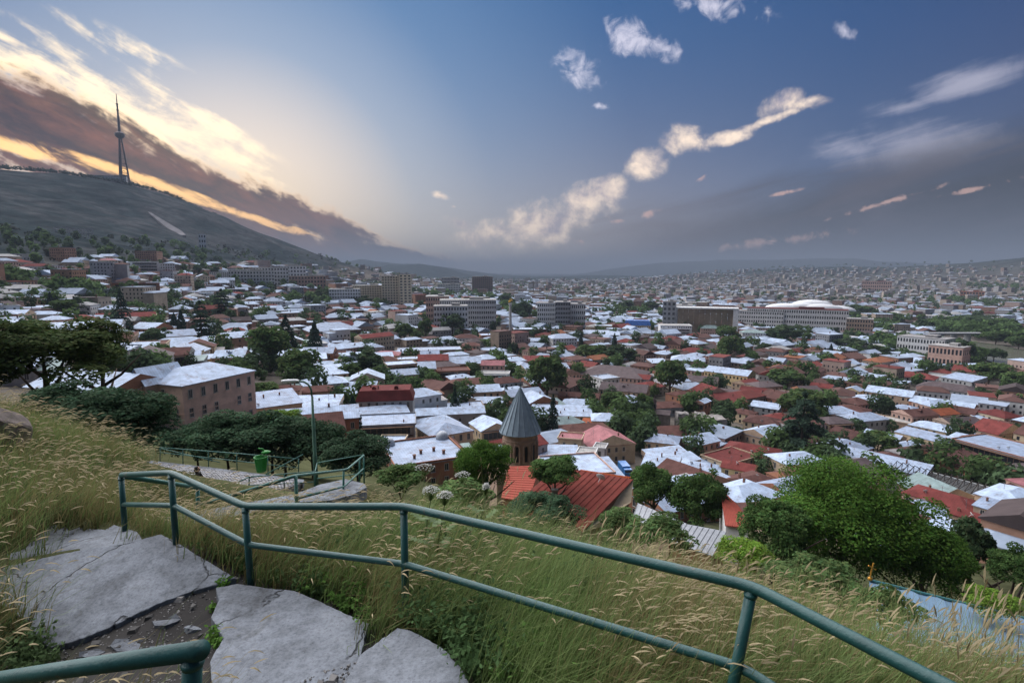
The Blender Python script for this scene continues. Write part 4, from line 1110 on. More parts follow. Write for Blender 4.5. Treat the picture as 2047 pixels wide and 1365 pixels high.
def _aerial():
    b = MB(); b.tube([(0, 0, -.5), (0, 0, 2.6)], .035, 4)
    for k in range(4): b.tube([(-.5 + .06 * k, .12 * k, 2.0 + .15 * k), (.5 - .06 * k, .12 * k, 2.0 + .15 * k)], .02, 4)
    return b.mesh('aerial', mat('aerial_metal', (.25, .25, .26), .5, .5, var=.1))
AERIAL = _aerial()
HOUSES, FOOT = [], []
def roof_mesh(w, d, h, roof, rc, wc, near, o=.35, rise=None):
    b = MB(); X, Y = w / 2 + o, d / 2 + o; f = .14
    rise = rise if rise is not None else {'gw': .20 * d, 'gd': .22 * w, 'hip': .17 * min(w, d), 'shed': .16 * d, 'flat': 0, 'mans': .30 * min(w, d)}[roof]
    B = [(-X, -Y, h), (X, -Y, h), (X, Y, h), (-X, Y, h)]; T = [(p[0], p[1], h + f) for p in B]
    side = [(3, 2, 1, 0), (0, 1, 5, 4), (1, 2, 6, 5), (2, 3, 7, 6), (3, 0, 4, 7)]
    b.add(B + T, side if roof != 'flat' else side + [(4, 5, 6, 7)])
    z = h + f
    if roof == 'gw':
        a, c = (-X, 0, z + rise), (X, 0, z + rise)
        b.quad(T[0], T[1], c, a); b.quad(T[2], T[3], a, c); b.poly([T[1], T[2], c], 1); b.poly([T[3], T[0], a], 1)
    elif roof == 'gd':
        a, c = (0, -Y, z + rise), (0, Y, z + rise)
        b.quad(T[1], T[2], c, a); b.quad(T[3], T[0], a, c); b.poly([T[0], T[1], a], 1); b.poly([T[2], T[3], c], 1)
    elif roof == 'hip':
        if w >= d: k = (w - d) / 2 + d * .12; a, c = (-k, 0, z + rise), (k, 0, z + rise); b.quad(T[0], T[1], c, a); b.quad(T[2], T[3], a, c); b.poly([T[1], T[2], c]); b.poly([T[3], T[0], a])
        else: k = (d - w) / 2 + w * .12; a, c = (0, -k, z + rise), (0, k, z + rise); b.quad(T[1], T[2], c, a); b.quad(T[3], T[0], a, c); b.poly([T[0], T[1], a]); b.poly([T[2], T[3], c])
    elif roof == 'shed':
        a, c = (X, Y, z + rise), (-X, Y, z + rise)
        b.quad(T[0], T[1], a, c); b.poly([T[1], T[2], a], 1); b.poly([T[3], T[0], c], 1); b.quad(T[2], T[3], c, a, 1)
    elif roof == 'mans':
        k = .22 * min(w, d); Q = [(-X + k * .5, -Y + k * .5, z + rise), (X - k * .5, -Y + k * .5, z + rise), (X - k * .5, Y - k * .5, z + rise), (-X + k * .5, Y - k * .5, z + rise)]
        for i in range(4): b.quad(T[i], T[(i + 1) % 4], Q[(i + 1) % 4], Q[i])
        b.quad(*Q)
    else:                                                    # parapet on a flat roof
        for c_, s_ in (((0, -Y + .1, z + .2), (2 * X, .2, .4)), ((0, Y - .1, z + .2), (2 * X, .2, .4)), ((-X + .1, 0, z + .2), (.2, 2 * Y - .4, .4)), ((X - .1, 0, z + .2), (.2, 2 * Y - .4, .4))): b.box(c_, s_, 1)
    return b.mesh('roof', [roof_mat(rc, near), wall_mat(wc)]), z, rise
def roof_z(x, y, w, d, z, rise, roof):
    if roof == 'gw': return z + rise * (1 - abs(y) / (d / 2 + .35))
    if roof == 'gd': return z + rise * (1 - abs(x) / (w / 2 + .35))
    if roof == 'shed': return z + rise * (y + d / 2) / d
    if roof == 'hip': return z + rise * min(1, 1.0 - max(abs(x) / (w / 2) if w < d else 0, abs(y) / (d / 2) if w >= d else 0))
    return z + (rise if roof == 'mans' else 0)
def house(cx, cy, w, d, hw, yaw, roof, rc, wc, feat='', label=None, name='house', cat='house', storeys=None, near=None, win=True, nchim=None, balcony=None, dish=None, group=None, gz=None, wt=None, wstep=2.5, dormer=False, rise=None, o=.35, annex=None):
    """x = width, front at -y; feat goes into the generated label"""
    R = math.hypot(cx, cy); g = H(cx, cy) if gz is None else gz
    near = R < 240 if near is None else near
    rg = random.Random(int(cx * 31 + cy * 17))
    r = thing(name, label or '', cat, (cx, cy, g), yaw)
    if group: r['group'] = group
    b = MB(); b.box((0, 0, hw / 2 - 2.5), (w, d, hw + 5)); 
    if R < 330:
        b.box((0, 0, hw - .28), (w + .22, d + .22, .24)); b.box((0, 0, .3), (w + .16, d + .16, .7))
        if hw > 6: b.box((0, 0, hw / 2 + .05), (w + .14, d + .14, .16))
    ob('wall', b.mesh('wall', wall_mat(wc)), r)
    rm, z, rise = roof_mesh(w, d, hw, roof, rc, wc, near, o, rise)
    ro = ob('roof', rm, r)
    nchim = rg.choice((0, 0, 1, 1, 2)) if nchim is None else nchim
    for k in range(nchim):
        x, y = rg.uniform(-.38, .38) * w, rg.uniform(-.3, .3) * d
        ob('chimney', CHIM, ro, (x, y, roof_z(x, y, w, d, z, rise, roof) - .1), rg.choice((0, 1.57)), (.8, .8, rg.uniform(.5, .9)))
    n_dish = (1 if rg.random() < .22 else 0) if dish is None else dish
    for k in range(n_dish if R < 300 else 0):
        x, y = rg.uniform(-.35, .35) * w, -d * rg.uniform(.1, .4)
        q = ob('satellite_dish', DISHM, ro, (x, y, roof_z(x, y, w, d, z, rise, roof) + .45)); q.rotation_euler = (-.9, rg.uniform(-.4, .4), rg.uniform(-.8, .8)); q.scale = (1.2,) * 3
    if dormer:
        for k in range(dormer):
            x = (k + .5 - dormer / 2) * w / max(1, dormer) * .8; y = -d * .25; zz = roof_z(x, y, w, d, z, rise, roof)
            m = MB(); m.box((0, .3, .2), (1.3, 1.6, 1.2)); m.poly([(-.75, -.55, .8), (.75, -.55, .8), (0, -.55, 1.25)]); m.quad((.75, -.55, .8), (.75, 1.6, .8), (0, 1.6, 1.25), (0, -.55, 1.25)); m.quad((-.75, 1.6, .8), (-.75, -.55, .8), (0, -.55, 1.25), (0, 1.6, 1.25))
            ob('dormer', m.mesh('dormer', roof_mat(rc, near)), ro, (x, y, zz))
    if R < 420 and rg.random() < .45 and name == 'house':
        q = ob('aerial', AERIAL, ro, (rg.uniform(-.3, .3) * w, rg.uniform(-.2, .2) * d, z + rise * .4)); q.rotation_euler = (0, 0, rg.uniform(0, 3))
    if annex:
        sd, aw, ad, ah, ac = annex
        m = MB(); m.box((sd * (w / 2 + aw / 2 - .3), 0, ah / 2 - 2.5), (aw, ad, ah + 5)); ao = ob('annex', m.mesh('annex', wall_mat(wc)), r)
        am, *_ = roof_mesh(aw, ad, ah, 'shed', ac, wc, near, .25, .12 * ad); ob('annex_roof', am, ao, (sd * (w / 2 + aw / 2 - .3), 0, 0))
    st = storeys or max(1, int(round(hw / 3.2))); sh = hw / st
    faces = [(0, -1, w, d / 2, 0.0), (1, 0, d, w / 2, math.pi / 2), (-1, 0, d, w / 2, -math.pi / 2)]
    cs, sn = math.cos(yaw), math.sin(yaw); jm = MB()
    for nx, ny, L, off, rz in faces:
        ax, ay = nx * cs - ny * sn, nx * sn + ny * cs
        if not win or (-(cx + ax * off) * ax - (cy + ay * off) * ay) < .12 * R: continue
        n = max(1, int((L - .8) / wstep))
        kind = wt or rg.choice(('n', 'n', 'w', 't'))
        for s in range(st):
            if balcony and s in balcony and (nx, ny) == (0, -1): continue
            for i in range(n):
                if rg.random() < .08: continue
                u = (i + .5 - n / 2) * (L - .4) / n; zz = s * sh + sh * .52
                lx, ly = (u, -off - .02) if ny else ((off + .02) * nx, u * nx)
                if R < 235 or name != 'house':
                    wo = ob('window', WIN[kind][0], r, (lx, ly, zz), rz); ob('pane', WIN[kind][1], wo)
                else:
                    jm.box((lx, ly, zz), (1.0 if ny else .08, .08 if ny else 1.0, 1.5))
    if jm.v: ob('glazing', jm.mesh('glazing', GLASS), r, kind='stuff')
    if balcony:
        wdm = wall_mat('wd') if wc != 'wh' else wall_mat('wh')
        for s in balcony:
            m = MB(); z0 = s * sh + .05; Wd = w * .94; y0 = -d / 2
            m.box((0, y0 - .65, z0), (Wd, 1.3, .16)); m.box((0, y0 - 1.25, z0 + .95), (Wd, .07, .08)); m.box((0, y0 - .65, z0 + sh - .35), (Wd, 1.34, .12))
            npost = max(3, int(Wd / 1.6))
            for k in range(npost + 1): m.box((-Wd / 2 + k * Wd / npost, y0 - 1.24, z0 + sh / 2 - .15), (.1, .1, sh - .35))
            for k in range(npost * 4): m.box((-Wd / 2 + (k + .5) * Wd / (npost * 4), y0 - 1.25, z0 + .5), (.04, .04, .85))
            bo = ob('balcony', m.mesh('balcony', wdm), r)
            gl = MB(); gl.box((0, y0 - .03, z0 + sh * .45), (Wd * .9, .08, sh * .6)); ob('glazed_door', gl.mesh('glazed_door', GLASS), bo)
    HOUSES.append(dict(o=r, x=cx, y=cy, w=w, d=d, hw=hw, roof=roof, rc=rc, wc=wc, st=st, feat=feat, nch=nchim, bal=bool(balcony), dish=n_dish, label=label, R=R, kind=cat))
    FOOT.append((cx, cy, w + 1, d + 1, yaw))
    return r
ZO = {1: (0, 480, 3.9), 2: (500, 480, 3.9), 3: (1000, 480, 3.9), 4: (1500, 480, 3.742), 5: (200, 680, 3.9), 6: (680, 700, 3.9), 7: (1180, 700, 3.9), 8: (1560, 720, 3.9), 0: (0, 0, 1.0)}
def zp(z, x, y): a, b, s = ZO[z]; return a + x / s, b + y / s
def house_px(z, x0, x1, ye, hw, roof, rc, wc, r=.75, yaw=0, feat='', **kw):
    """front eave spans x0..x1 at ye (coordinates of one enlarged view of the photo)"""
    xa, yy = zp(z, x0, ye); xb, _ = zp(z, x1, ye); xm = (xa + xb) / 2
    E = hit(xm, yy, hw, 95)
    if E is None: return None
    dep = proj([E])[0][2]; app = (xb - xa) / FPX * dep; ya = math.radians(yaw)
    w = app / (abs(math.cos(ya)) + r * abs(math.sin(ya))); d = w * r
    az = math.atan2(E.x, E.y); k = .5 * (d * abs(math.cos(ya)) + w * abs(math.sin(ya))) * .92
    return house(E.x + math.sin(az) * k, E.y + math.cos(az) * k, w, d, hw, -az + ya, roof, rc, wc, feat, **kw)
# --- houses one can make out in the photograph
L_ = [
 (2, 1310, 1545, 938, 7.5, 'gw', 'R', 'ta', .8, 0, 'with a timber balcony', dict(balcony=(1,))), (2, 1550, 1800, 960, 7.5, 'gw', 'S', 'ta', .8, 0, 'with a white glazed balcony', dict(balcony=(1, 0))),
 (2, 1800, 1990, 975, 9.0, 'gw', 'P', 'pk', .8, -4, 'standing on a white balconied storey', {}), (2, 1790, 2028, 1045, 6.0, 'flat', 'L', 'wh', .6, -6, 'with ochre balcony doors', dict(balcony=(1,))), (2, 1935, 2060, 1085, 5.0, 'flat', 'L', 'tq', .5, -8, 'painted bright turquoise', dict(nchim=0)),
 (2, 1040, 1300, 972, 9.5, 'flat', 'S', 'ta', .8, 12, 'with stacked balconies', dict(balcony=(0, 1, 2))), (2, 835, 1290, 1250, 8.5, 'mans', 'R', 'gr', .6, -6, 'with mansard windows', dict(dormer=2)),
 (2, 1505, 1910, 1140, 5.5, 'hip', 'B', 'ta', .7, 8, 'with a silver ridge strip', {}), (2, 1275, 1510, 1212, 4.5, 'flat', 'L', 'br', .8, 14, 'with a roof terrace', {}), (2, 395, 760, 1050, 5.0, 'shed', 'S', 'be', .8, 12, 'perched above brown roofs', {}),
 (2, 115, 400, 1180, 4.5, 'hip', 'B', 'pk', .7, -8, 'sprawling below the perched beige house', {}), (2, 380, 660, 1185, 4.5, 'hip', 'B', 'ta', .7, 5, 'sprawling beside the perched beige house', {}), (2, 600, 890, 1200, 5, 'hip', 'S', 'gr', .8, 6, '', {}),
 (2, 955, 1180, 900, 6, 'hip', 'P', 'pk', .8, -8, 'with crimson trim', {}), (2, 1145, 1350, 930, 6, 'flat', 'S', 'be', .7, 4, '', {}), (2, 815, 1125, 765, 10.5, 'gw', 'R', 'be', .45, 32, 'with a long classical facade', dict(wstep=2.2, wt='t', storeys=3)),
 (2, 575, 905, 850, 7, 'gw', 'S', 'pk', .5, 28, 'with a long classical facade', dict(wstep=2.3, wt='t')), (2, 400, 860, 715, 8, 'hip', 'S', 'wd', .8, 14, 'with a glazed timber front', dict(balcony=(1,))), (2, 1590, 1780, 765, 7, 'hip', 'B', 'wh', .8, 5, 'with a stepped white parapet', {}),
 (2, 1780, 1950, 745, 8, 'flat', 'S', 'br', .9, 10, '', {}), (2, 1650, 1790, 825, 6, 'hip', 'B', 'be', .9, 0, '', {}), (2, 1145, 1650, 862, 4.5, 'flat', 'S', 'ta', .4, 2, 'long and low', {}), (2, 640, 790, 955, 5, 'gw', 'S', 'be', 1, 20, '', {}),
 (5, 1230, 1945, 585, 8.0, 'gd', 'S', 'be', 1.7, 48, 'with a plank-clad gable', dict(nchim=2)), (5, 1010, 1560, 520, 4.5, 'shed', 'S', 'be', .7, 10, 'low beside the plank-gabled house', dict(nchim=3)), 
 (1, 1690, 1960, 765, 10.5, 'gw', 'S', 'ta', .9, 24, 'with a tall blank side wall', dict(wstep=4)), (1, 1150, 1650, 832, 5.5, 'hip', 'S', 'ta', .75, 10, '', {}), (1, 845, 1490, 770, 5, 'gw', 'S', 'ye', .35, 8, 'long and low', {}), (1, 1040, 1330, 698, 6, 'gd', 'S', 'br', 1.2, 42, '', {}),
 (1, 790, 1190, 605, 6, 'gw', 'R', 'be', .4, -6, 'with a long brick-red roof', {}), (1, 0, 130, 520, 9.5, 'flat', 'L', 'wh', .7, 8, 'with glazed loggias', dict(wt='w')), (1, 130, 290, 545, 5, 'flat', 'S', 'pk', .8, 0, '', {}), (1, 300, 390, 530, 4, 'shed', 'S', 'br', 1, 0, '', {}),
 (1, 560, 870, 400, 7, 'flat', 'S', 'wh', .6, 8, 'with a pale blue front', {}), (1, 905, 1215, 350, 12, 'flat', 'O', 'br', .6, 0, 'with stepped brick terraces', dict(balcony=(1, 2, 3))), (1, 190, 385, 215, 8, 'hip', 'R', 'wh', .7, 0, '', {}), (1, 1035, 1220, 180, 14, 'flat', 'S', 'wh', .7, 0, 'stepping up the hillside', dict(balcony=(1, 2, 3))), (1, 1200, 1350, 190, 16, 'flat', 'S', 'wh', .7, 10, 'stepping up the hillside', {}),
 (1, 1380, 1510, 280, 11, 'hip', 'R', 'be', .8, 8, '', {}), (1, 1530, 1630, 290, 9, 'gd', 'S', 'be', 1, 10, '', {}), (1, 1640, 1775, 255, 9, 'flat', 'S', 'wh', .8, 0, '', {}), (1, 1790, 2030, 235, 14, 'flat', 'S', 'wh', .6, 0, 'with many small balconies', dict(balcony=(1, 2))), (1, 780, 905, 165, 9, 'hip', 'P', 'be', .8, 5, '', {}), (1, 750, 895, 240, 9, 'flat', 'S', 'be', .8, 0, '', {}), (1, 125, 310, 120, 6, 'flat', 'S', 'wh', .6, 0, '', {}),
 (3, 600, 1180, 1070, 5.5, 'hip', 'D', 'pk', .7, -14, 'with a broad sagging ridge', dict(nchim=2)), (3, 1040, 1190, 1085, 6, 'gw', 'R', 'gr', 1.1, -14, '', dict(dish=1)), (3, 770, 1170, 1180, 6, 'gw', 'D', 'be', .6, -10, 'with a white verandah edge', dict(dormer=1)), (3, 430, 670, 1130, 4.5, 'shed', 'B', 'be', .7, 4, '', {}),
 (3, 450, 780, 1225, 4.2, 'gw', 'B', 'br', .4, -8, 'long and narrow', dict(dish=1)), (3, 470, 770, 1290, 5, 'hip', 'S', 'ta', .7, -8, '', {}), (3, 640, 930, 740, 5, 'shed', 'S', 'br', .5, 2, 'with glazed front', {}), (3, 735, 870, 670, 8, 'flat', 'S', 'ye', .8, 0, 'with a rounded pavilion', {}), (3, 350, 600, 770, 10, 'hip', 'S', 'wh', .8, 22, 'with white pilastered front', dict(wt='t')),
 (3, 145, 350, 790, 5, 'gw', 'S', 'gr', .5, 10, '', {}), (3, 90, 360, 700, 7, 'flat', 'S', 'wd', .6, 6, '', {}), (3, 1230, 1490, 670, 13, 'flat', 'L', 'wh', .7, 8, 'with blue-tinted balconies', dict(balcony=(1, 2), wt='w')), (3, 970, 1170, 665, 8, 'mans', 'U', 'be', .6, 0, 'with a slate-blue mansard', {}), (3, 1555, 1720, 690, 8, 'hip', 'G', 'pk', .8, 6, '', {}), (3, 1870, 2060, 725, 9, 'hip', 'G', 'wh', .7, 12, '', dict(wt='n')),
 (3, 1335, 1590, 940, 7.5, 'hip', 'S', 'ta', .8, 0, 'with a blank tan wall', dict(win=False)), (3, 1595, 1980, 1050, 8, 'gw', 'S', 'ye', .5, -22, 'with a long ochre facade', dict(wt='t', wstep=2.4)), (3, 1400, 1640, 880, 5, 'hip', 'R', 'gr', .8, -6, '', {}), (3, 1455, 1700, 1110, 7.5, 'gw', 'D', 'be', .8, -6, 'with tall grey windows', dict(wt='t')), (3, 1140, 1310, 960, 5, 'shed', 'S', 'ta', .8, 25, '', {}),
 (3, 1515, 1640, 1270, 8, 'gd', 'S', 'br', 1.5, -24, 'with a gabled brick front', dict(balcony=(1,))), (3, 1700, 1890, 1200, 5.5, 'gw', 'D', 'gr', .8, -12, '', dict(dish=1)), (3, 1870, 2040, 1190, 6.5, 'gw', 'R', 'wh', .7, -10, 'with white upper verandah', dict(balcony=(1,))), (3, 1100, 1300, 800, 4, 'hip', 'B', 'br', .7, 0, '', {}), (3, 1000, 1090, 835, 3.5, 'hip', 'U', 'br', 1, 0, 'with a bright blue tarpaulin roof', dict(nchim=0)),
 (7, 430, 700, 715, 7, 'hip', 'S', 'be', .9, -6, 'with a curved pale front', dict(wt='t')), (7, 405, 700, 905, 5, 'shed', 'S', 'be', .9, -8, 'with a small roof hatch', {}), (7, 695, 990, 930, 5, 'hip', 'S', 'wh', .8, -8, '', {}), (7, 1030, 1480, 820, 5.5, 'hip', 'R', 'br', .8, -10, 'with ribbed sheets and rooftop dishes', dict(dish=2)), (7, 1030, 1290, 925, 6, 'gw', 'R', 'ye', .8, -10, 'above a wide dark window band', {}),
 (7, 1100, 1300, 500, 5, 'hip', 'B', 'be', .9, -24, '', dict(dish=1)), (7, 1200, 1490, 575, 5, 'hip', 'B', 'be', .9, -12, 'overgrown by ivy', dict(dish=1)), (7, 1170, 1400, 330, 6.5, 'gw', 'R', 'be', .7, -12, '', {}), (7, 1700, 1900, 460, 5, 'hip', 'S', 'be', .7, -16, '', {}), (7, 1250, 1480, 450, 5, 'shed', 'S', 'gr', .6, -12, '', {}),
 (7, 0, 262, 548, 8, 'hip', 'S', 'be', .9, 4, 'pale and three-sided beside the street', dict(nchim=1)), (7, 1880, 2040, 690, 5, 'hip', 'B', 'br', .8, -16, '', {}),
 (8, 480, 1110, 830, 6.5, 'shed', 'S', 'gr', .38, -14, 'with a long grey cornice', dict(nchim=2, dish=1)), (8, 660, 950, 620, 4.8, 'gw', 'S', 'be', .8, -18, '', {}), (8, 860, 1090, 690, 4.8, 'gd', 'S', 'gr', 1.3, -30, '', {}), (8, 930, 1350, 625, 4.5, 'shed', 'S', 'be', .4, -26, 'long and narrow', {}), (8, 1200, 1490, 760, 5, 'hip', 'S', 'gr', .8, -24, '', {}), (8, 1320, 1690, 670, 4.6, 'shed', 'S', 'br', .6, -22, 'with a wide blue-tinted roof', {}),
 (8, 1030, 1340, 540, 5, 'hip', 'S', 'be', .8, -20, 'with a glazed roof hut', {}), (8, 690, 1030, 270, 6.5, 'gw', 'S', 'ta', .6, -12, 'with white-framed windows', dict(wt='n')), (8, 570, 830, 320, 5, 'hip', 'S', 'gr', .8, -12, '', {}), (8, 1050, 1480, 360, 4.8, 'gw', 'S', 'br', .45, -12, '', {}), (8, 1100, 1510, 235, 6, 'hip', 'D', 'gr', .6, -12, 'with pale stone front', dict(dish=2)), (8, 900, 1200, 140, 5, 'hip', 'R', 'wh', .7, -10, '', {}),
 (8, 1290, 1565, 160, 7, 'shed', 'S', 'gr', .8, -30, 'with a big blank grey wall', dict(nchim=0)), (8, 1270, 1530, 410, 6.5, 'gw', 'B', 'br', .8, -16, 'with a blue awning', dict(balcony=(1,))), (8, 1540, 1800, 440, 5, 'gw', 'D', 'ta', .7, -14, '', {}), (8, 1560, 1880, 520, 5, 'hip', 'B', 'ta', .7, -16, '', {}), (8, 430, 690, 400, 4.6, 'hip', 'B', 'br', .8, -14, '', {}), (8, 400, 660, 590, 4.6, 'gw', 'B', 'br', .8, -30, '', {}),
 (8, 890, 1070, 385, 5, 'hip', 'S', 'be', .9, -14, '', {}), (8, 240, 410, 215, 6, 'gw', 'R', 'gr', .8, -10, 'with a white verandah', dict(balcony=(1,))), (8, 500, 640, 240, 5, 'gd', 'S', 'ye', 1, -16, '', {}), (8, 660, 1000, 470, 4.5, 'flat', 'L', 'ta', .4, -14, '', {}),
 (8, 1000, 1520, 1110, 5, 'hip', 'R', 'pk', .7, -18, 'with long pinkish sheets', dict(dish=1)), (8, 960, 1280, 1270, 5, 'hip', 'B', 'gr', .9, -20, 'with a steep four-sided roof', {}), (8, 1180, 1415, 1300, 5, 'shed', 'S', 'gr', .9, -20, 'pieced onto the steep brown roof', dict(nchim=0)), (8, 1350, 1610, 1220, 6, 'gw', 'R', 'ta', .8, -16, 'with a red sheet roof', dict(dish=1)), (8, 1560, 1930, 1190, 5, 'shed', 'S', 'ta', .6, -16, '', {}), (8, 1450, 1850, 1350, 6, 'gw', 'D', 'be', .7, -20, 'with small square windows', dict(wt='w')),
 (6, 510, 1130, 500, 4.5, 'gw', 'S', 'gr', .3, 3, 'with long ribbed blue-grey sheets', {}), (6, 1050, 1270, 410, 4.2, 'shed', 'S', 'be', .6, 0, '', {}), (6, 1490, 1960, 505, 5, 'shed', 'S', 'be', .45, 0, '', dict(nchim=4)), (6, 855, 1055, 390, 4.8, 'gd', 'S', 'be', 1.2, 25, 'with glazed gable', {}), (6, 1270, 1360, 430, 4.5, 'shed', 'R', 'br', 1, 10, '', {}), (6, 1000, 1330, 620, 7.0, 'gd', 'S', 'be', 1.1, 22, 'with a glazed gable above a balcony', dict(balcony=(1,))), (6, 840, 1030, 775, 4.6, 'shed', 'G', 'br', .6, 18, '', {}),
 (6, 1530, 1850, 850, 5, 'shed', 'S', 'wh', .9, 0, 'with ribbed sheets and a skylight', dict(nchim=0)), (6, 300, 520, 705, 5, 'flat', 'S', 'be', .8, -12, 'pale beside the twin domes', dict(nchim=0)), (6, 750, 960, 770, 5, 'shed', 'B', 'br', 1.6, 24, 'with a long sloping roof', dict(nchim=0)), (6, 440, 880, 930, 3.6, 'shed', 'S', 'gr', .6, 6, 'with ribbed sheets behind the flowers', dict(nchim=2, dish=2)),
 (6, 1880, 2040, 580, 5.5, 'shed', 'O', 'ta', .8, -10, 'with roof terrace and tan pergola', dict(nchim=0)), (6, 1700, 1900, 690, 7.5, 'flat', 'P', 'be', .9, -8, 'with a planted pink terrace', dict(nchim=1)), (6, 1850, 2000, 800, 9, 'flat', 'L', 'wh', 1.0, -8, 'with glass-sided balconies', dict(balcony=(1, 2), nchim=0)), (6, 1980, 2080, 760, 10, 'flat', 'L', 'wh', 1.4, -10, 'tall beside the street', dict(nchim=0)),
]
for z, x0, x1, ye, hw, roof, rc, wc, r, yaw, feat, kw in L_: house_px(z, x0, x1, ye, hw, roof, rc, wc, r, yaw, feat, **kw)
NHAND = len(HOUSES)

# ------------------------------------------------------------------ landmarks
def mb_obj(name, fn, m, parent, smooth=False, **kw):
    b = MB(); fn(b); return ob(name, b.mesh(name, m, smooth), parent, **kw)
MARKS = []                                                    # (x, y, phrase) used in labels
def mark(o, phrase): MARKS.append((o.location.x, o.location.y, phrase)); return o
def foot(x, y, w, d, yaw=0): FOOT.append((x, y, w, d, yaw))
STEEL = mat('mast_steel', (.10, .075, .075), .6, .3, var=.2)
def build_mast():
    bx = P(248, 368, 1660); gz = H(bx.x, bx.y) - 6
    r = thing('television_mast', 'tall lattice television mast with a round pod on the hill ridge', 'tower', (bx.x, bx.y, gz), .5)
    T = P(240, 195, 1660).z - gz; hp = T * .53
    legs = [(16 * math.cos(a), 16 * math.sin(a)) for a in (0.3, 2.4, 4.5)]
    apex = [(3.2 * math.cos(a), 3.2 * math.sin(a)) for a in (0.3, 2.4, 4.5)]
    for k in range(3):
        b = MB(); b.tube([(legs[k][0], legs[k][1], -8), (legs[k][0] * .62 + apex[k][0] * .38, legs[k][1] * .62 + apex[k][1] * .38, hp * .38), (apex[k][0], apex[k][1], hp)], [3.0, 2.6, 2.0], 6); ob('leg', b.mesh('leg', STEEL), r)
    for j in range(10):
        t = j / 10 + .05; z = hp * t; b = MB(); pts = [Vector((legs[k][0] * (1 - t) + apex[k][0] * t, legs[k][1] * (1 - t) + apex[k][1] * t, z)) for k in range(3)]
        for k in range(3): b.tube([pts[k], pts[(k + 1) % 3]], .7, 4)
        t2 = t + .1; p2 = [Vector((legs[k][0] * (1 - t2) + apex[k][0] * t2, legs[k][1] * (1 - t2) + apex[k][1] * t2, hp * t2)) for k in range(3)]
        for k in range(3): b.tube([pts[k], p2[(k + 1) % 3]], .5, 4)
        ob('brace', b.mesh('brace', STEEL), r)
    mb_obj('platform', lambda b: b.lathe([(9, 0), (12, 1), (12, 5), (9, 6)], (0, 0, hp * .17), 12), STEEL, r)
    mb_obj('pod', lambda b: b.lathe([(4, -9), (10, -5), (13.5, 0), (13.5, 6), (10, 9), (5, 12)], (0, 0, hp + 4), 18), STEEL, r)
    mb_obj('antenna', lambda b: b.tube([(0, 0, hp), (0, 0, hp + (T - hp) * .45), (0, 0, hp + (T - hp) * .46), (0, 0, hp + (T - hp) * .75), (0, 0, hp + (T - hp) * .76), (0, 0, T)], [4.2, 3.4, 2.6, 2.2, 1.5, .8], 8), STEEL, r)
    for f in (.3, .46, .62, .76): mb_obj('collar', lambda b: b.lathe([(2, -1), (3.6, 0), (3.6, 1.5), (2, 2.2)], (0, 0, hp + (T - hp) * f), 10), STEEL, r)
build_mast()
def block(px0, px1, ytop, ybot, d, depth, wc, label, yaw=0, floors=None, cols=None, roofc='L', name='apartment_block', cat='building', parapet=True, winw=.55):
    """flat-roofed building given by its outline in the photo and its distance"""
    xm = (px0 + px1) / 2; q = P(xm, ybot, d); g = H(q.x, q.y)
    top = P(xm, ytop, d).z; h = max(6.0, top - g); az = math.atan2(q.x, q.y); w = (px1 - px0) / FPX * d
    cx, cy = q.x + math.sin(az) * depth / 2, q.y + math.cos(az) * depth / 2
    r = thing(name, label, cat, (cx, cy, g), -az + math.radians(yaw))
    mb_obj('wall', lambda b: b.box((0, 0, h / 2 - 4), (w, depth, h + 8)), wall_mat(wc), r)
    mb_obj('roof', lambda b: (b.box((0, 0, h + .25), (w + .8, depth + .8, .5)), b.box((w * .15, 0, h + 1.6), (w * .25, depth * .4, 2.6))), roof_mat(roofc), r)
    floors = floors or max(2, int(h / 3.2)); cols = cols or max(3, int(w / 3.4))
    b = MB(); fh = h / floors; cw_ = w / cols
    big = (px1 - px0) / cols >= 9
    for s in range(floors):
        for c in range(cols):
            x, z = (c + .5 - cols / 2) * cw_, (s + .52) * fh
            b.box((x, -depth / 2 - .02, z), (cw_ * winw, .12, fh * .5))
    for s in range(floors):
        for sd in (-1, 1):
            for c in range(max(1, int(depth / 4))): b.box((sd * (w / 2 + .02), (c + .5) * depth / max(1, int(depth / 4)) - depth / 2, (s + .52) * fh), (.12, 1.4, fh * .5))
    ob('glazing', b.mesh('glazing', GLASS), r, kind='stuff')
    b = MB()
    for s in range(1, floors): b.box((0, 0, s * fh), (w + .24, depth + .24, .22))
    ob('floor_band', b.mesh('floor_band', wall_mat(wc)), r, kind='stuff')
    foot(cx, cy, w + 4, depth + 4, -az + math.radians(yaw))
    return r
# long ribbed hall below the mast
block(192, 250, 352, 366, 1640, 14, 'wh', 'long pale ribbed hall on the ridge under the television mast', floors=3, cols=22, yaw=-18)
HT = block(706, 772, 571, 604, 820, 22, 'ho', 'lower ochre hotel wing with a grid of small windows', floors=8, cols=14, yaw=0)
block(765, 823, 552, 604, 818, 20, 'ho', 'tall ochre hotel slab with a grid of small windows', floors=12, cols=11)
block(799, 823, 549, 602, 812, 8, 'ho', 'narrow ochre stair tower fronting the hotel slab', floors=12, cols=3)
mark(HT, 'the ochre hotel')
block(944, 985, 553, 572, 1500, 25, 'wd', 'dark slab tower block on the distant avenue', floors=8, cols=10)
block(884, 918, 555, 575, 1350, 25, 'gr', 'grey-blue office block with vertical ribs', floors=6, cols=12)
block(875, 920, 568, 585, 1280, 20, 'wh', 'pale office block standing before the ribbed office block', floors=5, cols=14)
block(852, 898, 593, 620, 640, 30, 'pk', 'dusty pink corner block with a lantern roof', floors=5, cols=10)
block(880, 992, 600, 640, 600, 26, 'wh', 'long white classical block with stacked cornices', floors=6, cols=26)
block(868, 935, 612, 650, 560, 22, 'wh', 'white modern block with tall arched openings', floors=5, cols=12)
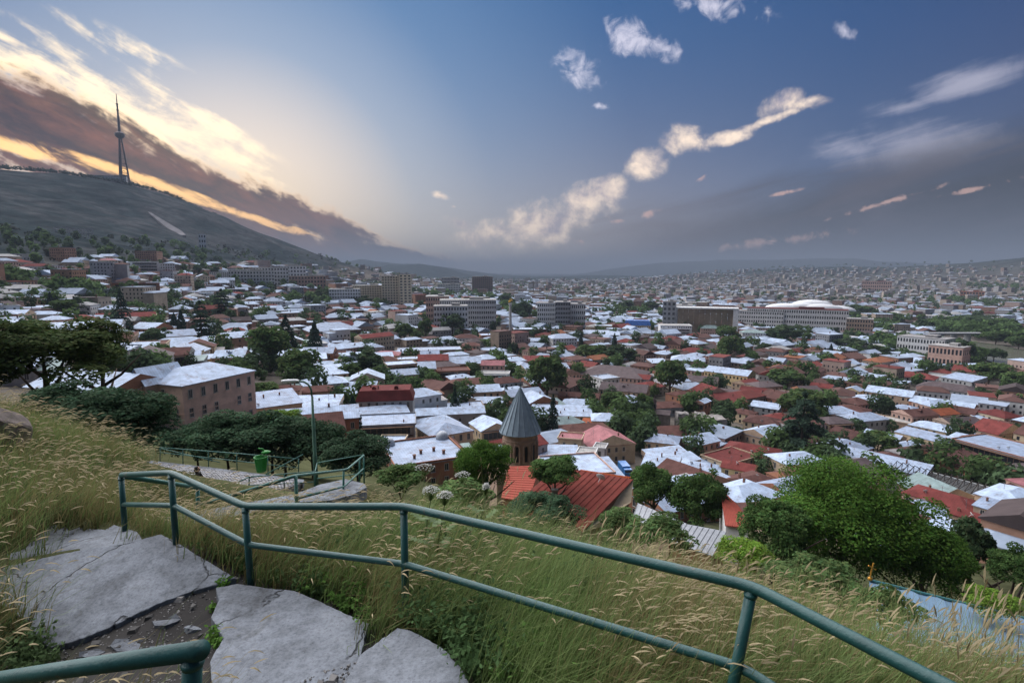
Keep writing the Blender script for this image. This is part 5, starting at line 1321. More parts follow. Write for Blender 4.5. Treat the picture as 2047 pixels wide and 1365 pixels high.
block(660, 720, 578, 606, 760, 22, 'wh', 'white block with black vertical window strips', floors=5, cols=12)
block(580, 650, 552, 572, 900, 22, 'pk', 'pink brick block on the lower hillside', floors=4, cols=12)
block(510, 575, 535, 560, 860, 22, 'wh', 'cluster of white flats under the hill', floors=5, cols=12)
block(545, 610, 532, 558, 1000, 22, 'wh', 'stepped white flats under the hill', floors=5, cols=11)
block(455, 545, 542, 562, 800, 22, 'wh', 'white flats with shallow balconies at the foot of the hill', floors=4, cols=16)
block(1074, 1116, 606, 634, 640, 20, 'wh', 'white hotel block with regular windows near the golden statue', floors=6, cols=10)
CB = block(1110, 1140, 604, 640, 625, 20, 'gr', 'bare concrete frame block next to the white hotel block', floors=7, cols=6, winw=.78)
block(1138, 1170, 608, 632, 640, 20, 'wh', 'white annex beyond the concrete frame block', floors=5, cols=8)
block(1325, 1350, 603, 632, 700, 10, 'gr', 'grey stair tower beside the glass gallery', floors=6, cols=3)
block(1340, 1382, 610, 634, 720, 25, 'wh', 'white wing with a yellow cornice beside the glass gallery', floors=4, cols=8)
block(1500, 1680, 618, 640, 760, 26, 'wh', 'long grey-white classical block below the white canopy roofs', floors=4, cols=44, roofc='R')
block(1460, 1560, 622, 640, 780, 22, 'wh', 'pale riverside block with dense windows', floors=4, cols=24)
block(1695, 1740, 638, 660, 700, 22, 'ta', 'low tan block with glass storeys', floors=4, cols=10)
block(1727, 1777, 563, 575, 1900, 30, 'pk', 'red-roofed long block on the far slope', floors=3, cols=14, roofc='R')
block(1925, 1962, 583, 590, 1500, 30, 'br', 'orange brick hall on the far slope', floors=2, cols=8, roofc='O')
RV = block(1868, 1925, 693, 712, 470, 18, 'pk', 'riverside hall striped in red brick with a blue band', floors=2, cols=9, yaw=-18)
mark(RV, 'the striped riverside hall')
block(1808, 1890, 676, 696, 520, 24, 'wh', 'pink and white riverside house with arched windows', floors=3, cols=16, yaw=-20)
block(1850, 1893, 632, 648, 900, 25, 'wh', 'white clinic block across the river', floors=4, cols=10)
block(398, 411, 468, 484, 1250, 10, 'wh', 'small pale chapel standing alone on the dark hillside', floors=3, cols=3)
def build_track():
    pix = [(298, 424), (318, 438), (338, 452), (352, 461), (367, 470)]; w = (3, 7, 11, 13, 6); b = MB(); q = [hit(x, y, 5, 300) for x, y in pix]
    if any(p is None for p in q): return
    for k in range(4):
        a, c = q[k], q[k + 1]; b.solid([a + Vector((-w[k], 0, 0)), a + Vector((w[k], 0, 0)), c + Vector((w[k + 1], 0, 0)), c + Vector((-w[k + 1], 0, 0))], 9)
    r = thing('rock_scar', 'pale bare scree strip cut into the dark hillside', 'scree', q[2]); m = b.mesh('scree', mat('scree', (.20, .19, .20), .95, var=.4, vscale=.05)); o = ob('scree', m, r, -q[2])
build_track()
def build_gallery():
    q = P(1412, 640, 690); g = H(q.x, q.y); az = math.atan2(q.x, q.y); d = 690; w = 118 / FPX * d; h = P(1412, 616, d).z - g
    r = thing('glass_gallery', 'long glass-fronted hall with a white box frame', 'building', (q.x, q.y, g), -az)
    wh = wall_mat('wh')
    mb_obj('roof', lambda b: b.box((0, 8, h), (w, 22, 1.6)), wh, r); mb_obj('pier', lambda b: b.box((w / 2 - 3, 8, h / 2 - 2), (6, 20, h + 4)), wh, r); mb_obj('pier', lambda b: b.box((-w / 2 + 1, 8, h / 2 - 2), (2, 20, h + 4)), wh, r)
    gm = mat('amber_glass', (.24, .18, .12), .2, .2, var=.5, vscale=.05, spec=.6)
    n = 10
    for k in range(n): mb_obj('glass_panel', lambda b: b.box((-w / 2 + 2.2 + (k + .5) * (w - 8.4) / n, 1, h / 2 - 2), ((w - 8.4) / n - .2, .3, h + 2)), gm, r)
    foot(q.x, q.y + 8, w + 4, 26, -az); mark(r, 'the glass gallery')
build_gallery()
def build_canopies():
    base = hit(1620, 655, 0, 100); d = 880
    q = P(1610, 640, d); g = H(q.x, q.y); r = thing('canopy_hall', 'public hall roofed by overlapping white mushroom canopies', 'building', (q.x, q.y, g), -math.atan2(q.x, q.y))
    wm = mat('canopy_white', (.66, .67, .69), .55, var=.06)
    h = P(1610, 616, d).z - g
    mb_obj('glass_drum', lambda b: b.box((0, 20, h / 2), (95, 50, h)), GLASS, r)
    for x, y, z, rx, ry in ((-28, 8, 0, 34, 20), (8, 22, 6, 30, 22), (20, 0, 1, 32, 18), (44, 14, -2, 26, 18), (-6, 4, 2, 26, 16)):
        def cap(b):
            n, m = 28, 5; vs = []
            for j in range(m):
                t = j / (m - 1); rr = math.sin(t * math.pi / 2)
                for k in range(n):
                    a = 2 * math.pi * k / n; vs.append((x + rx * rr * math.cos(a), y + ry * rr * math.sin(a), h + z + 7 * math.cos(t * math.pi / 2) - 1.0 * math.cos(2 * a) * t))
            vs += [(v[0], v[1], v[2] - .8) for v in vs[-n:]]
            b.add(vs, [(j * n + k, j * n + (k + 1) % n, (j + 1) * n + (k + 1) % n, (j + 1) * n + k) for j in range(m) for k in range(n)])
        mb_obj('canopy', cap, wm, r, True)
        mb_obj('column', lambda b: b.tube([(x, y, -3), (x, y, h + z), (x, y, h + z + 5)], [1.2, 1.2, 4], 8), wm, r)
    foot(q.x, q.y + 15, 130, 60, 0); mark(r, 'the white canopies')
build_canopies()
def build_statue():
    q = P(1020, 632, 560); g = H(q.x, q.y); h = P(1020, 606, 560).z - g; s = P(1020, 594, 560).z - g - h
    r = thing('golden_statue', 'golden rider statue on a tall pale column', 'statue', (q.x, q.y, g), 0)
    st = mat('column_stone', (.42, .41, .39), .8, var=.15); gd = mat('gilding', (.75, .42, .06), .35, .6, var=.1)
    mb_obj('column', lambda b: b.lathe([(2.2, -3), (2.2, 1), (1.5, 1.5), (1.3, h - 2), (1.9, h - 1.4), (2.0, h)], (0, 0, 0), 14), st, r)
    def rider(b):
        b.tube([(-1.5, 0, h + s * .30), (0, 0, h + s * .36), (1.3, 0, h + s * .48)], [.8, .75, .6], 8)                        # horse body, rearing
        b.tube([(1.2, 0, h + s * .46), (1.9, 0, h + s * .62), (2.4, 0, h + s * .60)], [.5, .4, .28], 7)
        for dx in (-1.4, -1.0): b.tube([(dx, .3 if dx > -1.2 else -.3, h + s * .3), (dx - .2, 0, h + s * .14), (dx, 0, h)], [.35, .22, .2], 6)
        for sg in (-1, 1): b.tube([(1.2, sg * .3, h + s * .44), (1.9, sg * .3, h + s * .40), (2.0, sg * .3, h + s * .28)], [.28, .2, .15], 6)
        b.tube([(0, 0, h + s * .40), (.05, 0, h + s * .62), (.1, 0, h + s * .74), (.1, 0, h + s * .8)], [.5, .55, .3, .4], 8)
        b.tube([(.1, 0, h + s * .68), (.9, .3, h + s * .74), (1.6, .3, h + s * .3)], [.2, .15, .08], 5)
    mb_obj('rider', rider, gd, r, True); foot(q.x, q.y, 14, 14); mark(r, 'the golden statue')
build_statue()
def build_crane():
    q = P(1066, 588, 1300); g = H(q.x, q.y); h = P(1066, 565, 1300).z - g
    r = thing('tower_crane', 'thin tower crane standing over the hazy city', 'crane', (q.x, q.y, g), .2)
    cm = mat('crane_paint', (.16, .13, .10), .6, var=.1)
    mb_obj('mast', lambda b: b.tube([(0, 0, -5), (0, 0, h + 3)], 1.1, 4), cm, r); mb_obj('jib', lambda b: b.tube([(-10, 0, h), (0, 0, h + .5), (26, 0, h)], [.9, .8, .5], 4), cm, r); mb_obj('counterweight', lambda b: b.box((-9, 0, h - 1.5), (3, 2, 3)), cm, r)
    mb_obj('tie', lambda b: (b.tube([(0, 0, h + 6), (18, 0, h)], .25, 4), b.tube([(0, 0, h + 6), (-9, 0, h)], .25, 4)), cm, r); mb_obj('cab', lambda b: b.box((1.5, -1.4, h - 1.6), (2, 2, 2.2)), cm, r)
build_crane()
def build_frame():
    q = P(152, 507, 900); g = H(q.x, q.y); r = thing('steel_frame', 'unfinished pale steel frame standing on the dark hillside', 'building frame', (q.x, q.y, g), -math.atan2(q.x, q.y)); m = mat('frame_concrete', (.42, .40, .42), .8, var=.1)
    w, h = 50, 11
    for k in range(9):
        for j in (0, 1): mb_obj('pillar', lambda b: b.box((-w / 2 + k * w / 8, j * 9, h / 2 - 3), (.8, .8, h + 6)), m, r)
    for j in range(3): mb_obj('beam', lambda b: (b.box((0, 0, 3.4 + j * 3.6), (w, .9, .8)), b.box((0, 9, 3.45 + j * 3.6), (w, .9, .8))), m, r)
    for k in range(0, 9, 2): mb_obj('cross_beam', lambda b: b.box((-w / 2 + k * w / 8, 4.5, h - .2), (.7, 9, .7)), m, r)
build_frame()
# --- brick school with a gabled porch
def build_school():
    w, d = 19, 15
    E = P(363, 762, 112); hw = E.z - H(E.x, E.y) + 1.0; yaw0 = math.radians(38); az = math.atan2(E.x, E.y); ya = -az + yaw0
    fx, fy = math.cos(ya), math.sin(ya); c = Vector((E.x, E.y, 0)) + Vector((fx, fy, 0)) * w / 2 + Vector((-fy, fx, 0)) * d / 2
    r = house(c.x, c.y, w, d, hw, ya, 'hip', 'S', 'sp', label='pink brick school with silver hipped roof and tall windows', name='brick_school', cat='school', storeys=3, wt='t', wstep=2.9, near=True, nchim=0, dish=0, rise=2.6)
    mark(r, 'the brick school')
    g = r.location.z; wm, rm = wall_mat('sp'), roof_mat('S', True)
    def wing(b): b.box((-w / 2 - 3, d / 2 + 5, hw / 2 - 3), (13, 24, hw + 5))
    mb_obj('wing', wing, wm, r)
    rm2, *_ = roof_mesh(24, 15, hw - .5, 'gw', 'S', 'br', True); ob('wing_roof', rm2, r, (-w / 2 - 3, d / 2 + 5, .1), math.pi / 2)
    px = -w / 2 - 1.2; py = -d / 2 + 9.5
    def porch(b):
        b.box((px, py, hw / 2 - 2.3), (3.2, 5, hw + 5)); x0 = px - 1.6
        b.add([(x0, py - 2.5, hw + .2), (x0, py + 2.5, hw + .2), (x0, py + 1.2, hw + 2.0), (x0, py, hw + 3.4), (x0, py - 1.2, hw + 2.0)] + [(px + 1.6, y_, z_) for y_, z_ in ((py - 2.5, hw + .2), (py + 2.5, hw + .2), (py + 1.2, hw + 2.0), (py, hw + 3.4), (py - 1.2, hw + 2.0))], [(0, 1, 2, 3, 4), (9, 8, 7, 6, 5), (0, 4, 9, 5), (4, 3, 8, 9), (3, 2, 7, 8), (2, 1, 6, 7)])
    po = mb_obj('porch', porch, wm, r)
    def arch(b):
        pts = [(py + 1.0 * math.cos(t), 3.0 + 1.2 * math.sin(t)) for t in np.linspace(0, math.pi, 9)] + [(py - 1.0, 0), (py + 1.0, 0)]
        b.add([(px - 1.66, y, z) for y, z in pts], [tuple(range(len(pts)))[::-1]])
    mb_obj('doorway', arch, GLASS, po); mb_obj('window', lambda b: b.box((px - 1.62, py, hw + .6), (.1, .8, 1.6)), GLASS, po)
    m = MB(); x1 = px + 8
    m.add([(px - 1.9, py - 2.9, hw + .1), (px - 1.9, py, hw + 3.7), (px - 1.9, py + 2.9, hw + .1), (x1, py - 2.9, hw + .1), (x1, py, hw + 3.7), (x1, py + 2.9, hw + .1)], [(0, 3, 4, 1), (1, 4, 5, 2), (0, 2, 5, 3)])
    ob('porch_roof', m.mesh('porch_roof', rm), po)
    foot(c.x - 14, c.y + 14, 26, 26)
build_school()
# --- church: stone drum with a ribbed cone
def build_church():
    d = 92; q = P(1040, 860, d); g = H(q.x, q.y); zt = q.z; R = 3.05
    r = thing('church', 'stone church drum with narrow arched windows under a green metal cone', 'church', (q.x, q.y, g), .2); mark(r, 'the church drum')
    stn = mat('church_stone', (.36, .25, .19), .9, var=.3, vscale=1.2, bump=.6, bscale=9, stain=.35); dk = mat('window_dark', (.012, .013, .016), .4, var=0)
    h = zt - g; apex = P(1040, 770, d).z - g
    cone = mat('cone_sheet', (.20, .26, .31), .5, .15, var=.2, vscale=1.0, stain=.3, stain_col=(.05, .07, .07, 1))
    n = 12
    mb_obj('drum', lambda b: b.lathe([(R * .95, -6), (R * .95, h - .55), (R * 1.0, h - .5), (R * 1.05, h - .25), (R * 1.08, h)], seg=24), stn, r)
    # each sheet of the cone
    ns = 20
    for k in range(ns):
        a0, a1 = 2 * math.pi * k / ns, 2 * math.pi * (k + 1) / ns; R2 = R * 1.16; b = MB()
        pt = lambda a, rr, z: (rr * math.cos(a), rr * math.sin(a), z)
        b.add([pt(a0, R2, h - .05), pt(a1, R2, h - .05), pt(a1, R2 * .5, h + (apex - h) * .52), pt(a0, R2 * .5, h + (apex - h) * .52), (0, 0, apex)], [(0, 1, 2, 3), (3, 2, 4)])
        b.tube([pt(a0, R2 + .04, h - .06), pt(a0, R2 * .5 + .05, h + (apex - h) * .52 + .02), (0, 0, apex + .02)], [.055, .055, .03], 4)
        ob('roof_sheet', b.mesh('roof_sheet', cone), r)
    mb_obj('eave', lambda b: b.lathe([(R * .9, -.12), (R * 1.18, -.12), (R * 1.18, .02), (R * .9, .02)], (0, 0, h - .05), 24), cone, r)
    mb_obj('finial', lambda b: (b.tube([(0, 0, apex - .2), (0, 0, apex + 1.5)], .05, 6), b.box((0, 0, apex + 1.1), (.5, .06, .07))), cone, r)
    for k in range(n):
        a = 2 * math.pi * k / n + .13; o = Vector((math.cos(a), math.sin(a), 0)); s = Vector((-o.y, o.x, 0)); base = o * (R * .955)
        w2 = .24; z0, z1 = h - 4.6, h - 2.2
        pts = [base - s * w2 + Vector((0, 0, z0)), base + s * w2 + Vector((0, 0, z0))] + [base + s * w2 * math.cos(t) + Vector((0, 0, z1 + w2 * math.sin(t))) for t in np.linspace(0, math.pi, 7)]
        b = MB(); b.poly([p + o * .03 for p in pts]); wo = ob('window', b.mesh('window', dk), r)
        f = MB(); ring = [base + o * .06 + s * .5 * math.cos(t) + Vector((0, 0, z1 + .5 * math.sin(t))) for t in np.linspace(0, math.pi, 9)]
        f.tube([base + o * .06 + s * .5 + Vector((0, 0, z0 - .2))] + ring + [base + o * .06 - s * .5 + Vector((0, 0, z0 - .2))], .10, 5); f2 = [base + o * .05 + s * .36 * math.cos(t) + Vector((0, 0, z1 + .36 * math.sin(t))) for t in np.linspace(0, math.pi, 9)]
        f.tube([base + o * .05 + s * .36 + Vector((0, 0, z0 - .1))] + f2 + [base + o * .05 - s * .36 + Vector((0, 0, z0 - .1))], .05, 4); ob('arch_moulding', f.mesh('arch_moulding', stn), wo)
    mb_obj('cornice', lambda b: b.lathe([(R * .94, h - 1.35), (R * 1.0, h - 1.3), (R * 1.0, h - 1.2), (R * .94, h - 1.15)], seg=24), stn, r)
    mb_obj('nave', lambda b: (b.box((0, 2, (h - 6.5) / 2 - 3), (9, 9, h - 6.5 + 6))), stn, r)
    foot(q.x, q.y, 12, 12)
build_church()
# --- the roofs nearest below the stairs
def sheet_roof(label, corners, n, sheet_mat, th=.10, seam=True, extra=None, walls=True, wc='wd', cat='house', name='house', seam_mat=None):
    """roof plane from eave-left, eave-right, ridge-right, ridge-left (world), split into sheets with standing seams"""
    A, B, C_, D_ = corners; c = (A + B + C_ + D_) / 4; g = H(c.x, c.y); base = Vector((c.x, c.y, g)); r = thing(name, label, cat, base)
    lo = min(p.z for p in corners)
    for k in range(n):
        u0, u1 = k / n, (k + 1) / n
        q = [A.lerp(B, u0), A.lerp(B, u1), D_.lerp(C_, u1), D_.lerp(C_, u0)]; b = MB(); q = [p - base for p in q]
        if (q[1] - q[0]).cross(q[3] - q[0]).z < 0: q = q[::-1]
        b.solid(q, th)
        if seam: b.tube([A.lerp(B, u0) - base + Vector((0, 0, .03)), D_.lerp(C_, u0) - base + Vector((0, 0, .03))], .035, 4)
        ob('roof_sheet', b.mesh('roof_sheet', sheet_mat), r)
    if walls:
        b = MB(); ins = [c + (p - c) * .93 for p in corners]; vs = [Vector((p.x, p.y, p.z - .22)) - base for p in ins] + [Vector((p.x, p.y, min(lo, g) - 4)) - base for p in ins]
        b.add(vs, [(0, 4, 5, 1), (1, 5, 6, 2), (2, 6, 7, 3), (3, 7, 4, 0), (0, 1, 2, 3)]); ob('wall', b.mesh('wall', wall_mat(wc)), r)
    xs = [p.x for p in corners]; ys = [p.y for p in corners]; FOOT.append((c.x, c.y, max(xs) - min(xs), max(ys) - min(ys), 0))
    return r, base
REDS = mat('dark_red_sheet', (.195, .050, .040), .85, var=.3, vscale=.7, stain=.6, stain_rng=(.48, .7), stain_col=(.09, .045, .035, 1), spec=.06); SALM = mat('salmon_sheet', (.29, .070, .050), .85, var=.18, vscale=.8, spec=.06, stain=.2, stain_col=(.2, .06, .05, 1)); ORNG = mat('orange_sheet', (.36, .095, .040), .85, var=.18, vscale=.8, spec=.06, stain=.25, stain_col=(.2, .06, .04, 1))
GREYT = mat('grey_tin', (.27, .285, .31), .5, .35, var=.2, vscale=.7, stain=.5, stain_col=(.12, .10, .09, 1)); BLUET = mat('blue_panel', (.17, .27, .38), .45, .25, var=.12, vscale=.6)
r, b0 = sheet_roof('house under a big dark red sheet roof with a stone chimney', [P(1165, 1062, 54), P(1060, 979, 60), P(1116, 932, 64), P(1266, 958, 61)], 13, REDS, wc='wd')
mark(r, 'the dark red roof')
ch = P(1109, 995, 57.5) - b0
mb_obj('chimney', lambda b: (b.box(ch, (.62, .5, 1.7)), b.box(ch + Vector((0, 0, .9)), (.72, .6, .12))), mat('chimney_stone', (.22, .20, .19), .9, var=.4, vscale=4), r)
mb_obj('gable_wall', lambda b: b.add([p - b0 for p in (P(1266, 960, 61), P(1262, 1003, 59.5), P(1210, 1050, 56.5), P(1168, 1062, 54.3), P(1205, 1020, 58))], [(0, 1, 2, 3, 4)]), wall_mat('be'), r)
q = ob('satellite_dish', DISHM, r, P(1200, 955, 60) - b0, None, (1.2,) * 3); q.rotation_euler = (-1.0, .3, -.4)
r, b0 = sheet_roof('small orange ribbed roof rising behind the dark red roof', [P(1235, 966, 61), P(1262, 953, 66), P(1160, 938, 70), P(1180, 968, 62)], 14, ORNG, wc='pk')
r, b0 = sheet_roof('low house under a salmon red ribbed roof beside the church drum', [P(1055, 1003, 58), P(1080, 930, 78), P(1015, 932, 78), P(1002, 995, 60)], 16, SALM, wc='br')
mark(r, 'the salmon red roof')
r, b0 = sheet_roof('lean-to shed with a grey standing-seam tin roof', [P(1338, 1082, 45), P(1424, 1110, 43), P(1452, 1062, 50), P(1362, 1045, 51)], 8, GREYT, wc='br', cat='shed', name='lean_to_shed')
mark(r, 'the grey tin shed')
sheet_roof('long grey tin roof running up to a satellite dish', [P(1260, 1050, 52), P(1340, 1083, 46), P(1372, 1046, 53), P(1275, 1005, 60)], 9, GREYT, wc='ta')
sheet_roof('narrow house under an orange-red ribbed roof among trees', [P(1450, 1050, 62), P(1500, 1055, 60), P(1480, 1015, 72), P(1440, 975, 76)], 14, SALM, wc='wh')
r, b0 = sheet_roof('building under a blue roof of overlapping hexagonal metal panels', [P(1745, 1310, 24), P(2300, 1420, 22), P(2260, 1290, 31), P(1738, 1162, 33)], 1, BLUET, seam=False, wc='gr', cat='building', name='panelled_roof_building')
mark(r, 'the blue panelled roof')
A, B, C_, D_ = P(1745, 1310, 24), P(2300, 1420, 22), P(2260, 1290, 31), P(1738, 1162, 33)
nn = (B - A).cross(D_ - A).normalized(); nn = nn if nn.z > 0 else -nn
for j in range(5):
    for i in range(9):
        u, v = (i + .5 + .5 * (j % 2)) / 9.5, (j + .45) / 5
        c = A.lerp(B, u).lerp(D_.lerp(C_, u), v); eu = (B - A) / 9.5 * .5; ev = (D_ - A) / 5 * .62
        pts = [c + nn * .05 + eu * .97 * math.copysign(1, a) * (abs(a) > .5) + ev * e for a, e in ((1, -.55), (0, -1), (-1, -.55), (-1, .55), (0, 1), (1, .55))]
        b = MB(); pts = [p - b0 for p in pts]; pts = pts if (pts[1] - pts[0]).cross(pts[2] - pts[1]).z > 0 else pts[::-1]; b.solid(pts, .05); ob('roof_panel', b.mesh('roof_panel', BLUET), r)
mb_obj('ridge_cap', lambda b: b.tube([D_ - b0 + nn * .08, C_ - b0 + nn * .08], .09, 6), mat('teal_ridge', (.05, .17, .18), .5, var=.1), r)
def build_cross():
    p = P(1739, 1160, 33); g = MB(); r = thing('golden_cross', 'leaning golden cross on a ball at the end of the blue roof ridge', 'cross', p); gm = mat('dull_gold', (.50, .24, .03), .4, .4, var=.2)
    mb_obj('ball', lambda b: b.lathe([(.02, -.13), (.1, -.09), (.14, 0), (.1, .09), (.02, .13)], (0, 0, .12), 12), gm, r, True); mb_obj('shaft', lambda b: b.tube([(0, 0, .2), (.05, 0, .7), (.13, 0, 1.15)], .045, 6), gm, r); mb_obj('arm', lambda b: b.tube([(-.17, 0, .98), (.30, 0, .70)], .04, 6), gm, r)
build_cross()
# --- flat silver roof with two domes
def build_domes():
    hw = 5.5; E = hit(800, 893, hw, 85, 400); E2 = P(845, 870, proj([E])[0][2] + 6); az = math.atan2(E2.x, E2.y); ya = -az + math.radians(14)
    r = house(E2.x, E2.y, 15, 16, hw, ya, 'flat', 'S', 'br', label='flat silver roofed hall with two small domes at its rear corners', name='domed_hall', cat='hall', nchim=0, dish=0, near=True)
    mark(r, 'the twin domes')
    for x in (-6.3, 6.3): mb_obj('dome', lambda b: b.lathe([(1.5, 0), (1.5, .3), (1.42, .8), (1.1, 1.35), (.6, 1.72), (.05, 1.85)], (x, 6.6, hw + .1), 16), mat('dome_zinc', (.33, .36, .40), .5, .3, var=.2, stain=.4), r, True)
    for x, y in ((-1, -2), (2, -1.5), (3.5, -4), (-3, -4.5)): mb_obj('vent', lambda b: (b.box((x, y, hw + .5), (.5, .5, .8)), b.box((x, y, hw + .95), (.7, .7, .12))), SOOT, r)
build_domes()
# --- red brick house on the right with balconies, and the roofless shell beside it
def build_red_brick():
    r = house_px(0, 1925, 2110, 905, 11, 'flat', 'S', 'br', .7, -28, label='red brick three-storey house with white windows and a stepped parapet', name='brick_house', near=True, storeys=3, wt='t', balcony=(2,), nchim=0, dish=2); mark(r, 'the red brick house')
    r2 = thing('roofless_shell', 'roofless grey masonry shell with charred roof trusses', 'ruin', (0, 0, 0))
    E = hit(1880, 968, 5, 85, 400); az = math.atan2(E.x, E.y); c = Vector((E.x + math.sin(az) * 6, E.y + math.cos(az) * 6, 0)); g = H(c.x, c.y); r2.location = (c.x, c.y, g); r2.rotation_euler = (0, 0, -az - .3)
    w, d, h = 26, 11, 5.2; gm = wall_mat('gr')
    for nm, ct, sz in (('front_wall', (0, -d / 2, h / 2 - 2), (w, .5, h + 4)), ('rear_wall', (0, d / 2, h / 2 - 2), (w, .5, h + 4)), ('end_wall', (-w / 2 + .25, 0, h / 2 - 2), (.5, d - .5, h + 4)), ('end_wall', (w / 2 - .25, 0, h / 2 - 2), (.5, d - .5, h + 4))): mb_obj(nm, lambda b: b.box(ct, sz), gm, r2)
    ch_ = mat('charred_wood', (.045, .036, .032), .9, var=.3)
    for k in range(16): x = -w / 2 + 1 + k * (w - 2) / 15; mb_obj('truss', lambda b: (b.tube([(x, -d / 2, h), (x + .2, 0, h + 2.4), (x, d / 2, h)], .12, 4), b.tube([(x, -d / 2, h), (x, d / 2, h)], .1, 4), b.tube([(x, 0, h), (x + .1, 0, h + 2.3)], .08, 4)), ch_, r2)
    for k in range(7): wo = ob('window', WIN['n'][0], r2, (-w / 2 + 2.5 + k * 3.5, -d / 2 - .27, 2.4)); ob('pane', WIN['n'][1], wo)
    foot(c.x, c.y, w, d, -az - .3); mark(r2, 'the roofless shell')
build_red_brick()
# --- old chapel with a lantern and broken masonry in the square
def build_chapel():
    q = hit(1318, 850, 0, 85, 600); g = q.z; r = thing('chapel', 'small old chapel with dark sheet roof and a slim stone lantern', 'chapel', (q.x, q.y, g), -math.atan2(q.x, q.y) - .1); mark(r, 'the old chapel')
    st = mat('chapel_stone', (.26, .22, .19), .9, var=.35, vscale=.8, stain=.5)
    mb_obj('wall', lambda b: b.box((0, 0, 1.5), (9, 7, 9)), st, r); rm_, *_ = roof_mesh(9, 7, 6, 'gw', 'D', 'ta', True); ob('roof', rm_, r)
    lo = mb_obj('lantern', lambda b: (b.lathe([(.9, 6.6), (.9, 10.5), (1.0, 10.6)], (-2.6, 0, 0), 8)), st, r); mb_obj('spire', lambda b: b.lathe([(1.15, 10.6), (.1, 13.2)], (-2.6, 0, 0), 8), roof_mat('D'), lo)
    for k in range(4): a = k * math.pi / 2 + .4; mb_obj('opening', lambda b: b.box((-2.6 + .82 * math.cos(a), .82 * math.sin(a), 9), (.5, .5, 1.8)), GLASS, lo)
    foot(q.x, q.y, 12, 10)
    for x, yb, wpx, hpx, lb in ((1363, 856, 26, 34, 'pale weathered stub of masonry wall beside the old chapel'), (1398, 862, 22, 40, 'slim broken masonry pier in the ruined square'), (1425, 878, 44, 48, 'massive block of ruined grey masonry in the square')):
        p = hit(x, yb, 0, 85, 600); d = proj([p])[0][2]; w, h = wpx / FPX * d, hpx / FPX * d
        bm = bmesh.new(); bmesh.ops.create_cube(bm, size=1); bmesh.ops.subdivide_edges(bm, edges=bm.edges[:], cuts=5, use_grid_fill=True); rg = random.Random(x)
        for v in bm.verts: v.co = Vector((v.co.x * w * (1 - .12 * (v.co.z + .5)) + rg.gauss(0, .12), v.co.y * w * .8 + rg.gauss(0, .12), (v.co.z + .5) * h + rg.gauss(0, .15) * (v.co.z > -.3) - .5))
        m = bpy.data.meshes.new('ruin'); bm.to_mesh(m); bm.free(); m.materials.append(mat('ruin_stone', (.27, .25, .235), .95, var=.4, vscale=.6, stain=.6, bump=1, bscale=3)); ob('masonry_ruin', m, None, p, -math.atan2(p.x, p.y) + .3, label=lb, category='ruin'); foot(p.x, p.y, w + 1, w + 1)
build_chapel()
# --- vehicles in the lane
def car(px, py, rz, colr, label, kind='car'):
    p = hit(px, py, 0, 85, 600)
    r = thing({'car': 'parked_car', 'van': 'parked_van', 'truck': 'parked_truck'}[kind], label, kind, p, rz)
    pm = mat('paint_' + label.split()[0] + kind, colr, .3, .1, var=.05, spec=.6); tm = mat('tyre', (.015, .015, .016), .8, var=.1)
    L, W = {'car': (4.3, 1.75), 'van': (4.9, 1.9), 'truck': (7.5, 2.4)}[kind]; hh = {'car': 1.45, 'van': 2.1, 'truck': 2.9}[kind]
    def body(b, s):
        vs = [(y_ , x_, z_) for y_ in (-W / 2, W / 2) for x_, z_ in s]; n = len(s); b.add([(v[0], v[1], v[2]) for v in vs], [tuple(range(n)), tuple(range(n, 2 * n))[::-1]] + [(i, n + i, n + (i + 1) % n, (i + 1) % n) for i in range(n)])
    if kind == 'truck':
        mb_obj('cab', lambda b: body(b, [(-L / 2, .5), (-L / 2, 1.5), (-L / 2 + .35, 2.5), (-L / 2 + 1.9, 2.5), (-L / 2 + 1.9, .5)]), pm, r); mb_obj('cargo_box', lambda b: b.box((0, 1.0, 1.85), (W + .1, L - 2.3, 2.1)), pm, r); mb_obj('windscreen', lambda b: b.box((0, -L / 2 + .2, 1.95), (W - .3, .3, .7)), GLASS, r)
    else:
        s = [(-L / 2, .35), (-L / 2, .75), (-L / 2 + .15, .9), (-L * .22, 1.0), (-L * .10, hh), (L * .30, hh), (L * .45, 1.0 if kind == 'car' else hh - .1), (L / 2, .9), (L / 2, .35)]
        mb_obj('body', lambda b: body(b, s), pm, r); mb_obj('side_window', lambda b: b.box((0, L * .1, hh - .27), (W + .03, L * .36, .36)), GLASS, r); mb_obj('windscreen', lambda b: b.box((0, -L * .17, hh - .32), (W - .3, .5, .4)), GLASS, r)
    for sx in (-1, 1):
        for sy in (-.31, .31):
            w = mb_obj('wheel', lambda b: b.tube([(sx * (W / 2 - .22), sy * L, .33), (sx * (W / 2 + .01), sy * L, .33)], .33, 12), tm, r); mb_obj('rim', lambda b: b.tube([(sx * (W / 2 + .012), sy * L, .33), (sx * (W / 2 + .02), sy * L, .33)], .19, 10), mat('rim', (.4, .4, .42), .4, .6, var=0), w)
        mb_obj('headlight', lambda b: b.box((sx * W * .36, -L / 2 + .01, .72), (.35, .06, .16)), DISH, r)
car(1249, 946, .1, (.02, .15, .42), 'blue box truck parked in the lane below the balconied house', 'truck')
car(1253, 918, .05, (.6, .6, .62), 'white van parked right behind the blue truck', 'van'); car(1255, 903, .05, (.55, .56, .58), 'silver van parked second behind the blue truck', 'van')
car(1278, 890, .05, (.3, .32, .35), 'grey car parked alone along the shaded side of the lane'); car(1256, 836, .3, (.45, .46, .48), 'pale car at the far mouth of the lane')
car(1378, 845, .5, (.2, .27, .34), 'blue-grey car parked behind the old chapel'); car(1385, 853, .5, (.02, .02, .025), 'black car parked behind the old chapel')
